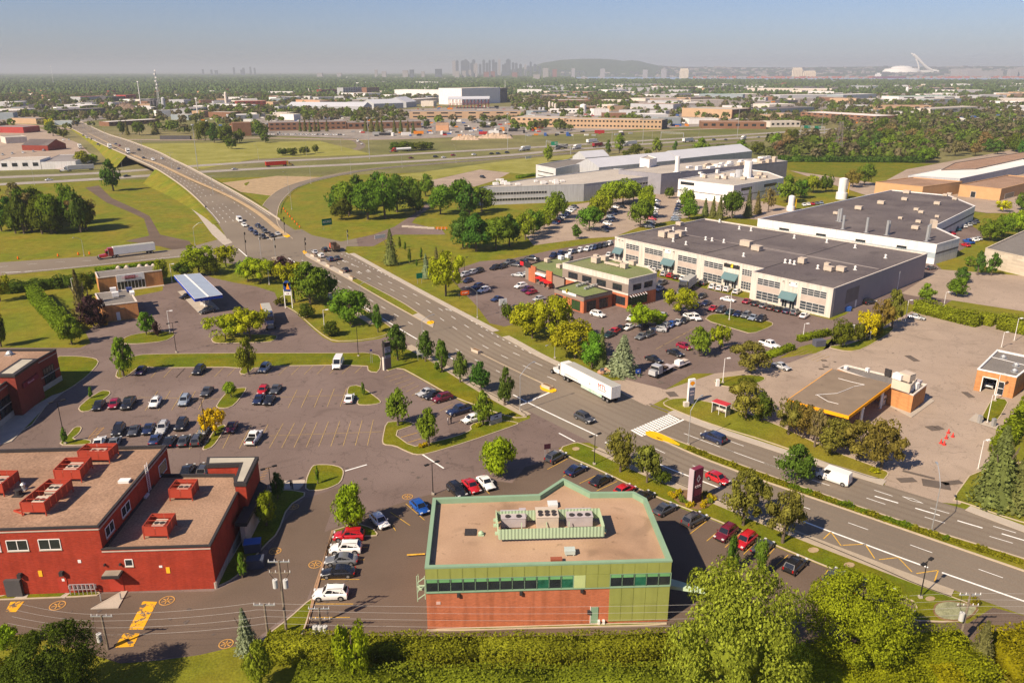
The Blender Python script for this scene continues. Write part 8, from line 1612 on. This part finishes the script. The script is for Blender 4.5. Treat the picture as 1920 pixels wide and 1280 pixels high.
# signs
def signbox(name,x,y,top,wd,dp,ang,m,label,z0=0,cat='sign'):
    h = HT((x,y),top); X,Y,_ = P(x,y); e = empty(name,(X,Y,0),label,cat); b = MB(); b.box(X,Y,z0,wd,dp,h - z0,ang); b.build('cabinet',m,e); return e,X,Y,h
MAR = mat('maroon_pylon',(.18,.03,.055),rough=.4,var=.05); PKL = mat('pale_letter',(.62,.5,.52)); DBL = mat('slate_blue_panel',(.10,.11,.17),rough=.5)
def face(e,X,Y,ang,side,u,v,z,sx,sz,m,nm='panel',d=.45):   # flat panel on one face of a sign
    c,s = math.cos(ang),math.sin(ang); nx,ny = (s * side,-c * side); b = MB(); cx,cy_ = X + c * u + nx * d,Y + s * u + ny * d; b.box(cx,cy_,z,sx,.05,sz,ang); return b.build(nm,m,e)
a = HEAD(1302,942,12,-5); e,X,Y,h = signbox('pylon_sign',1302,942,876,2.0,.9,a,MAR,'tall maroon pylon sign with a diamond emblem and pale letters'); a_ = a; c,s = math.cos(a),math.sin(a)
for k in range(18): b = MB(); b.box(X - c * 1.12,Y - s * 1.12,.25 + k * h / 18,.16,.95,.07,a); b.build('rung',WHM,e)
b = MB(); b.box(X - c * 1.2,Y - s * 1.2,0,.1,1.0,h,a); b.build('side_frame',mat('mauve_metal',(.45,.36,.38)),e)
def emblem(pts,zc,m,nm,d): b = MB(); b.face([(X + c * u + s * d,Y + s * u - c * d,zc + v) for u,v in pts]); b.build(nm,m,e)
for pts in ([(-.45,0),(0,.75),(0,.42),(-.22,0)],[(0,.75),(.45,0),(.22,0),(0,.42)],[(.45,0),(0,-.75),(0,-.42),(.22,0)],[(0,-.75),(-.45,0),(-.22,0),(0,-.42)]): emblem(pts,h * .72,PKL,'emblem',.47)
text('CIBC',e,(X + s * .47,Y - c * .47,h * .5),.62,PKL,a); face(e,X,Y,a,1,0,0,.1,1.9,1.5,mat('dark_maroon',(.06,.02,.03)))
a = HEAD(1295,757,14,-2); e,X,Y,h = signbox('pylon_sign',1294,757,710,1.45,.6,a,WHM,'white and slate blue fuel station pylon with an orange shell emblem'); c,s = math.cos(a),math.sin(a); face(e,X,Y,a,1,0,0,.1,1.35,h * .66,DBL,d=.31)
pts = [(0,-.55)] + [(.55 * math.sin(t),.5 * math.cos(t)) for t in [x * .35 - 1.75 for x in range(11)]]; emblem(pts[:1] + pts[:0:-1],h * .84,mat('shell_orange',(.8,.3,.01)),'emblem',.33)
for k,t_ in enumerate(('124.9','139.9')): text(t_,e,(X + s * .35,Y - c * .35,h * (.52 - .13 * k)),.42,PKL,a)
a = HEAD(728,692,14,-4); e,X,Y,h = signbox('pylon_sign',727,692,641,1.7,.6,a,mat('taupe_pylon',(.20,.15,.14)),'plaza pylon sign with dark header and pale tenant panels'); c,s = math.cos(a),math.sin(a)
face(e,X,Y,a,1,0,0,h * .86,1.7,h * .14,DKTRIM,d=.33); b = MB(); b.box(X - c * .95,Y - s * .95,0,.12,.5,h * 1.08,a); b.build('side_fin',DKTRIM,e)
for k in range(4): face(e,X,Y,a,1,0,0,h * (.74 - .1 * k),1.5,h * .085,mat('pale_panel',(.36,.36,.42)) if k != 2 else mat('dark_green_panel',(.05,.12,.07)),d=.33); text(('CLINIQUE','RBC','CAFÉ','DENTISTE')[k],e,(X + s * .38,Y - c * .38,h * (.78 - .1 * k)),.26,DKTRIM,a)
b = MB(); b.box(X - c * 1.0,Y - s * 1.0,0,.35,.62,h * .48,a); b.build('stone_edge',R_CREAM,e)
a = HEAD(929,790,22,-7); X,Y,_ = P(929,794); e = empty('low_sign',(X,Y,.1),'low stone sign with white and blue tenant panels by the drive mouth','sign'); c,s = math.cos(a),math.sin(a); b = MB(); b.box(X,Y,.1,2.9,.5,.9,a); b.build('base',STONE,e); b = MB(); b.box(X,Y,1.0,2.9,.4,1.15,a); b.build('cabinet',DKTRIM,e)
for k in range(3): face(e,X,Y,a,1,-.93 + k * .93,0,1.08,.86,.98,mat('lilac_panel',(.5,.5,.62)),d=.23)
text('108',e,(X + s * .28,Y - c * .28,1.6),.5,DKTRIM,a)
X,Y,_ = P(542,578); e = empty('price_sign',(X,Y,.1),'two-legged fuel price sign with a blue arched top and orange emblem','sign'); h = HT((542,578),528)
for s_ in (-1,1): b = MB(); b.box(X + s_ * 1.05,Y,.1,.22,.3,h * .7); b.build('leg',WHM,e)
b = MB(); b.box(X,Y,h * .66,2.0,.4,h * .3); b.tube((X,Y - .2,h * .92),(X,Y + .2,h * .92),.95,.95,16); b.build('cabinet',mat('navy_cabinet',(.02,.05,.22)),e); b = MB(); b.face([(X - .3,Y - .23,h * .72),(X + .8,Y - .23,h * .72),(X + .2,Y - .23,h * .95)]); b.build('emblem',mat('shell_orange',(.8,.3,.01)),e); b = MB(); b.box(X,Y,h * .5,2.0,.3,h * .12); b.build('price_panel',WHM,e); text('1.39',e,(X,Y - .18,h * .56),.5,MAR,0)
for x,y,t,w_,m_,l,s_ in ((872,558,545,2.8,mat('orange_banner',(.85,.13,.01)),'orange banner sign on the verge with white lettering','À LOUER'),(943,597,560,2.4,R_WHITE,'white panel sign on a dark red base beside the shrubs',''),(1196,668 + 38,692,1.2,mat('sign_blue',(.02,.07,.35)),'small blue sign at the corner by the blue spruce','H'),(1129,702,690,1.0,mat('sign_grey',(.15,.15,.2)),'small grey sign beside the boulders',''),(697,681,655,.5,mat('sign_navy',(.03,.03,.18)),'narrow purple and white sign left of the plaza pylon',''),(614,430,410,5.0,mat('sign_green',(.01,.16,.09)),'green highway direction sign on posts by the ramp','NORD'),(787,532,512,2.2,mat('sign_green',(.01,.16,.09)),'small green street sign at the far kerb',''),(713,451,440,5,R_WHITE,'long low white sign at the laboratory drive',''),(788,675,655,1.6,R_WHITE,'white braced board between the boulevard trees',''),(226,705,681,.8,YELK,'small yellow sign under the left maple',''),(1023,748 + 60,780,1,R_WHITE,'x',''),(991,301,292,8,R_WHITE,'white billboard on the laboratory meadow',''),(1026,862,832,1.2,mat('dark_maroon',(.06,.02,.03)),'slim dark sign with a pale cap beside the first parked SUV','')):
    if l == 'x': continue
    X,Y,_ = P(x,y); h = HT((x,y),t); a = HEAD(x,y,20,-3); e = empty('sign',(X,Y,.1),l,'sign'); ph = min(h * .6,w_ * .8)
    for q in (-.35,.35): b = MB(); b.box(X + math.cos(a) * w_ * q,Y + math.sin(a) * w_ * q,.05,.09,.09,h - ph * .2,a); b.build('post',STEEL,e)
    b = MB(); b.box(X,Y,h - ph,w_,.12,ph,a); b.build('panel',m_,e)
    if s_: text(s_,e,(X + math.sin(a) * .08,Y - math.cos(a) * .08,h - ph / 2),min(ph * .5,w_ / len(s_) * 1.2),WHITEP,a)
def gantry(x0,y0,x1,y1,top,label,sg=()):
    A,B_ = Vector(P(x0,y0)),Vector(P(x1,y1)); h = HT((x0,y0),top); e = empty('sign_gantry',A,label,'sign gantry'); 
    for p in (A,B_): b = MB(); b.bar((p.x,p.y,0),(p.x,p.y,h),.5,.5); b.build('post',STEEL,e)
    b = MB()
    for z in (h,h - 1.3): b.bar((A.x,A.y,z),(B_.x,B_.y,z),.22,.22)
    for k in range(14): p,q = A.lerp(B_,k / 14),A.lerp(B_,(k + 1) / 14); b.bar((p.x,p.y,h if k % 2 else h - 1.3),(q.x,q.y,h - 1.3 if k % 2 else h),.14,.14)
    b.build('truss',STEEL,e)
    for t,w_ in sg: p = A.lerp(B_,t); b = MB(); b.box(p.x,p.y - .5,h - 2.6,w_,.2,3.2); b.build('panel',mat('sign_green',(.01,.16,.09)),e)
gantry(1024,277,1070,290,263,'white truss gantry with one green panel over the highway',((.35,6),)); gantry(1239,260,1281,262,247,'truss gantry without panels over the far highway lanes'); gantry(1501,250,1545,252,236,'truss gantry with two green panels before the wood',((.25,7),(.7,7)))
# traffic signals at the junction
for x,y,t,d in ((490,484,421,'nearest the olive plum'),(517,486,447,'left of the plum tree top'),(462,478,436,'beside the crosswalk'),(573,473,448,'on the yellow median nose'),(534,438,408,'on the bridge median nose'),(652,458,433,'at the far corner'),(1046,0,0,'')):
    if not y: continue
    X,Y,_ = P(x,y); h = HT((x,y),t); e = empty('traffic_light',(X,Y,.05),f"traffic light pole {d}",'traffic light','traffic lights at the junction'); b = MB(); b.tube((X,Y,0),(X,Y,h),.1,.08,7); b.build('pole',STEEL if t % 2 else BLKM,e)
    for q in (.55,.9): b = MB(); b.box(X + .25,Y,h * q,.35,.35,1.0); b.build('signal_head',BLKM,e)
# bus shelter
X,Y,_ = P(1351,776); a = HEAD(1351,776,26,9); c,s = math.cos(a),math.sin(a); e = empty('bus_shelter',(X,Y,.05),'bus shelter with a red roof and pale frame beside the fuel pylon','bus shelter'); R2 = lambda u,v: (X + u * c - v * s,Y + u * s + v * c)
b = MB(); b.box(X,Y,2.45,3.4,1.7,.18,a); b.build('roof',mat('shelter_red',(.45,.04,.05)),e); b = MB(); b.box(X,Y,2.36,3.5,1.8,.1,a); b.build('roof_trim',WHM,e)
for u in (-1.6,0,1.6):
    for v in (-.75,.75): b = MB(); b.box(*R2(u,v),.05,.09,.09,2.35,a); b.build('post',WHM,e)
for u0,v0,sx,sy in ((0,.75,3.2,.05),(1.6,0,.05,1.5),(-1.6,0,.05,1.5)): b = MB(); b.box(*R2(u0,v0),.2,sx,sy,.9,a); b.build('lower_panel',R_CREAM,e); b = MB(); b.box(*R2(u0,v0),1.15,sx,sy,1.1,a); b.build('pane',mat('clear_glass',(.25,.3,.3),rough=.1,spec=.5),e)
b = MB(); b.box(*R2(0,.4),.45,2.4,.35,.08,a); b.build('bench',WOOD,e)
# cafe parasols
for i,(x,y) in enumerate(((1003,527),(1011,533),(1019,538),(1027,542),(1040,538),(1034,533))):
    X,Y,_ = P(x,y); e = empty('parasol',(X,Y,.05),f"red parasol, {ORD[i]} of the cafe terrace",'parasol','red cafe parasols'); b = MB(); b.tube((X,Y,0),(X,Y,2.7),.05,.05,6); b.build('pole',WHM,e); b = MB(); b.tube((X,Y,2.2),(X,Y,2.75),1.45,.08,8); b.build('canopy',mat('parasol_red',(.75,.02,.02)),e); b = MB(); b.tube((X,Y,.7),(X,Y,.75),.6,.6,10); b.build('table',WOOD,e)
# cones, barrels, barriers, blocks
def small(name,x,y,label,cat,group,parts,z=.05):
    X,Y,_ = P(x,y); e = empty(name,(X,Y,z),label,cat,group)
    for nm,fn,m in parts: b = MB(); fn(b,X,Y); b.build(nm,m,e)
ORG_ = mat('cone_orange',(.8,.16,.01)); CN = [('body',lambda b,X,Y: b.tube((X,Y,.05),(X,Y,1.05),.3,.22,10),ORG_),('base',lambda b,X,Y: b.box(X,Y,.02,.75,.75,.08),RUBBER)]
for i,(x,y) in enumerate(((34,486),(109,481),(147,478),(168,477))): small('traffic_drum',x,y,f"orange traffic drum, {ORD[i]} from left along the cross street",'traffic drum','orange drums by the cross street',CN)
for i in range(8): t = i / 7; x = 532 + 30 * t ** 1.1; y = 393 + 34 * t; small('traffic_drum',x,y,f"orange traffic drum, {ORD[i]} from top along the ramp mouth",'traffic drum','orange drums by the ramp',CN)
for i,(x,y) in enumerate(((1764,831),(1770,834),(1774,822),(1786,819),(1778,812))): small('traffic_cone',x,y,f"red cone, {ORD[i]} of the cluster in the fuel station lot",'cone','red cones in the lot',[('cone',lambda b,X,Y: b.tube((X,Y,.05),(X,Y,.95),.26,.05,8),mat('cone_red',(.6,.05,.04))),('base',lambda b,X,Y: b.box(X,Y,.02,.6,.6,.06),mat('cone_red',(.6,.05,.04)))])
for i in range(5): small('concrete_barrier',760 + i * 12,426 + i * .8,f"pale concrete barrier, {ORD[i]} from left across the closed drive",'barrier','concrete barriers',[('block',lambda b,X,Y: b.box(X,Y,.02,3.2,.6,.8,0,taper=.95,taper_y=.4),CONC)])
for i in range(3): small('barricade',821 + i * 7,431,f"orange barricade, {ORD[i]} from left beside the concrete barriers",'barricade','orange barricades',[('board',lambda b,X,Y: (b.box(X,Y,.9,1.8,.1,.35),b.box(X,Y,.4,1.8,.1,.25)),ORG_),('leg',lambda b,X,Y: b.box(X,Y,0,.1,.6,1.2),WHM)])
for i,(x,y) in enumerate(((588,481),(600,490),(617,500),(642,512),(660,523),(893,661),(1026,728))): small('planter_box',x,y,f"concrete planter box, {ORD[i]} from left in the boulevard median",'planter','median planters',[('box',lambda b,X,Y: b.box(X,Y,.15,2.6,1.1,.7,-.85),UNITM),('soil',lambda b,X,Y: b.box(X,Y,.84,2.3,.8,.04,-.85),SOIL)])
for x,y,sx,sy,sz,m_,l in ((1535,648,2.6,1.8,1.5,mat('dumpster_grey',(.10,.10,.13)),'dark grey dumpster in the hedge gap'),(1583,583,3.2,1.6,1.2,mat('bin_blue',(.04,.12,.42)),'long blue bin at the warehouse corner'),(475,1032,2.2,1.6,1.5,mat('bin_dark',(.06,.07,.1)),'large waste container in the shade with a blue lid'),(480,1062,2.2,1.4,1.3,mat('bin_dark',(.06,.07,.1)),'smaller waste container below the large one in the shade'),(199,609,.7,.7,1.0,YELK,'small yellow bin at the brick kiosk corner'),(404 / 1 - 0,592,1,1,1,WHM,'x'),(1345,724,.7,.5,1.5,WHM,'small white price box with orange top by the kerb'),(1836,793,.6,.6,1.5,STEEL,'left steel vacuum unit on the vacuum island'),(1862,799,.6,.6,1.5,STEEL,'right steel vacuum unit on the vacuum island'),(1286,762,1,.8,.9,R_CREAM,'pale stone block at the foot of the fuel pylon')):
    if l != 'x': small('waste_container' if sx > 2 else 'utility_cabinet',x,y,l,'container' if sx > 2 else 'cabinet',None,[('body',lambda b,X,Y: b.box(X,Y,.05,sx,sy,sz,.2,taper=1.05),m_),('lid',lambda b,X,Y: b.box(X,Y,.05 + sz,sx * 1.08,sy * 1.08,.1,.2),mat('lid_blue',(.05,.12,.35)) if 'blue lid' in l else m_)])
for i,(x,y) in enumerate(((190,1126),(227,1124))): small('bollard',x,y,('left','right')[i] + ' grey bollard at the concrete ramp of the red wing','bollard','bollards at the ramp',[('post',lambda b,X,Y: b.tube((X,Y,0),(X,Y,1.05),.09,.09,8),STEEL)])
for i,(x,y,r) in enumerate(((1127,701,1.0),(1138,698,1.2),(1146,700,.9))):
    X,Y,_ = P(x,y); v,f = blobverts((0,0,.4),(r,r * .8,r * .7),np.random.default_rng(i + 3)); add('boulder',lmesh('boulder',v,f,mat('pink_rock',(.42,.24,.15),var=.2)),None,label=f"pinkish boulder, {ORD[i]} from left beside the blue spruce",category='boulder',group='boulders').location = (X,Y,0)
# guard rail along the ramp
b = MB(); rl = strip_pts([tuple(p) for p in ramp[10:]],-5.2,-5.2)[0]
for p,q in zip(rl,rl[1:]): b.bar((p[0],p[1],.75),(q[0],q[1],.75),.06,.32)
e = empty('guard_rail',(rl[0][0],rl[0][1],0),'steel guard rail along the outside of the curved ramp','guard rail'); b.build('rail',STEEL,e); b = MB()
for p in rl[::1]: b.box(p[0],p[1],0,.15,.15,.75)
b.build('posts',WOOD,e,kind='stuff')
# people
def person(x,y,label,top,legs,h=1.75,ang=0,world=None,hair=(.03,.02,.015)):
    X,Y,_ = P(x,y); e = empty('person',(X,Y,.02),label,'person',None,ang); s = h / 1.75
    J_ = [((0,0,.95),.15),((0,.09,.92),.10),((.02,.11,.50),.07),((-.04,.12,.09),.05),((.10,.12,.04),.04),((0,-.09,.92),.10),((.06,-.12,.50),.07),((.02,-.13,.09),.05),((.16,-.13,.04),.04),((0,0,1.2),.15),((0,0,1.42),.15),((0,0,1.53),.055),((.02,0,1.64),.095),((.01,0,1.72),.07),((0,.2,1.40),.06),((.02,.26,1.13),.045),((.12,.25,.90),.035),((0,-.2,1.40),.06),((-.03,-.26,1.13),.045),((.05,-.27,.88),.035)]
    E_ = [(0,1),(1,2),(2,3),(3,4),(0,5),(5,6),(6,7),(7,8),(0,9),(9,10),(10,11),(11,12),(12,13),(10,14),(14,15),(15,16),(10,17),(17,18),(18,19)]
    me = bpy.data.meshes.new('body'); me.from_pydata([tuple(c * s for c in p) for p,_ in J_],E_,[]); o = bpy.data.objects.new('body',me); COL.objects.link(o); o.parent = e; md_ = o.modifiers.new('skin','SKIN'); sv = me.skin_vertices[0].data
    for i,(_,r) in enumerate(J_): sv[i].radius = (r * s,r * s)
    sv[0].use_root = True; o.modifiers.new('sub','SUBSURF').levels = 1; m = bpy.data.materials.new('clothes'); m.use_nodes = True; nt = m.node_tree; g = nt.nodes.new('ShaderNodeTexCoord'); sx = nt.nodes.new('ShaderNodeSeparateXYZ'); cr = nt.nodes.new('ShaderNodeValToRGB'); nt.links.new(g.outputs['Object'],sx.inputs[0]); mp = nt.nodes.new('ShaderNodeMath'); mp.operation = 'DIVIDE'; mp.inputs[1].default_value = 1.8 * s; nt.links.new(sx.outputs[2],mp.inputs[0]); nt.links.new(mp.outputs[0],cr.inputs[0]); cr.color_ramp.interpolation = 'CONSTANT'
    cr.color_ramp.elements[0].color = (.02,.02,.02,1); cr.color_ramp.elements[1].position = .05; cr.color_ramp.elements[1].color = (*legs,1)
    for p_,c_ in ((.53,top),(.845,(.45,.27,.19))): q = cr.color_ramp.elements.new(p_); q.color = (*c_,1)
    nt.links.new(cr.outputs[0],nt.nodes['Principled BSDF'].inputs[0]); me.materials.append(m)
    v,f = blobverts((-.02 * s,0,1.69 * s),(.11 * s,.10 * s,.10 * s),np.random.default_rng(1)); put(lmesh('hair',v,f,flat('hair',hair)),'hair',e,(0,0,0))
person(840,796,'person in a pale top standing beside the navy pickup',(.5,.45,.42),(.04,.04,.06)); person(846,794,'person in dark clothes standing right of the one in a pale top',(.03,.03,.04),(.05,.04,.05),ang=2.5); person(546,917,'left person in dark clothes walking in the shade by the small island',(.03,.03,.035),(.02,.02,.03)); person(549,918,'right person in dark clothes walking in the shade by the small island',(.05,.05,.06),(.02,.02,.03),ang=.4); person(861,560,'person in dark clothes on the verge left of the orange banner',(.04,.05,.12),(.03,.03,.03)); person(632,497,'person in dark clothes on the median beside the queue',(.04,.04,.05),(.03,.03,.03))
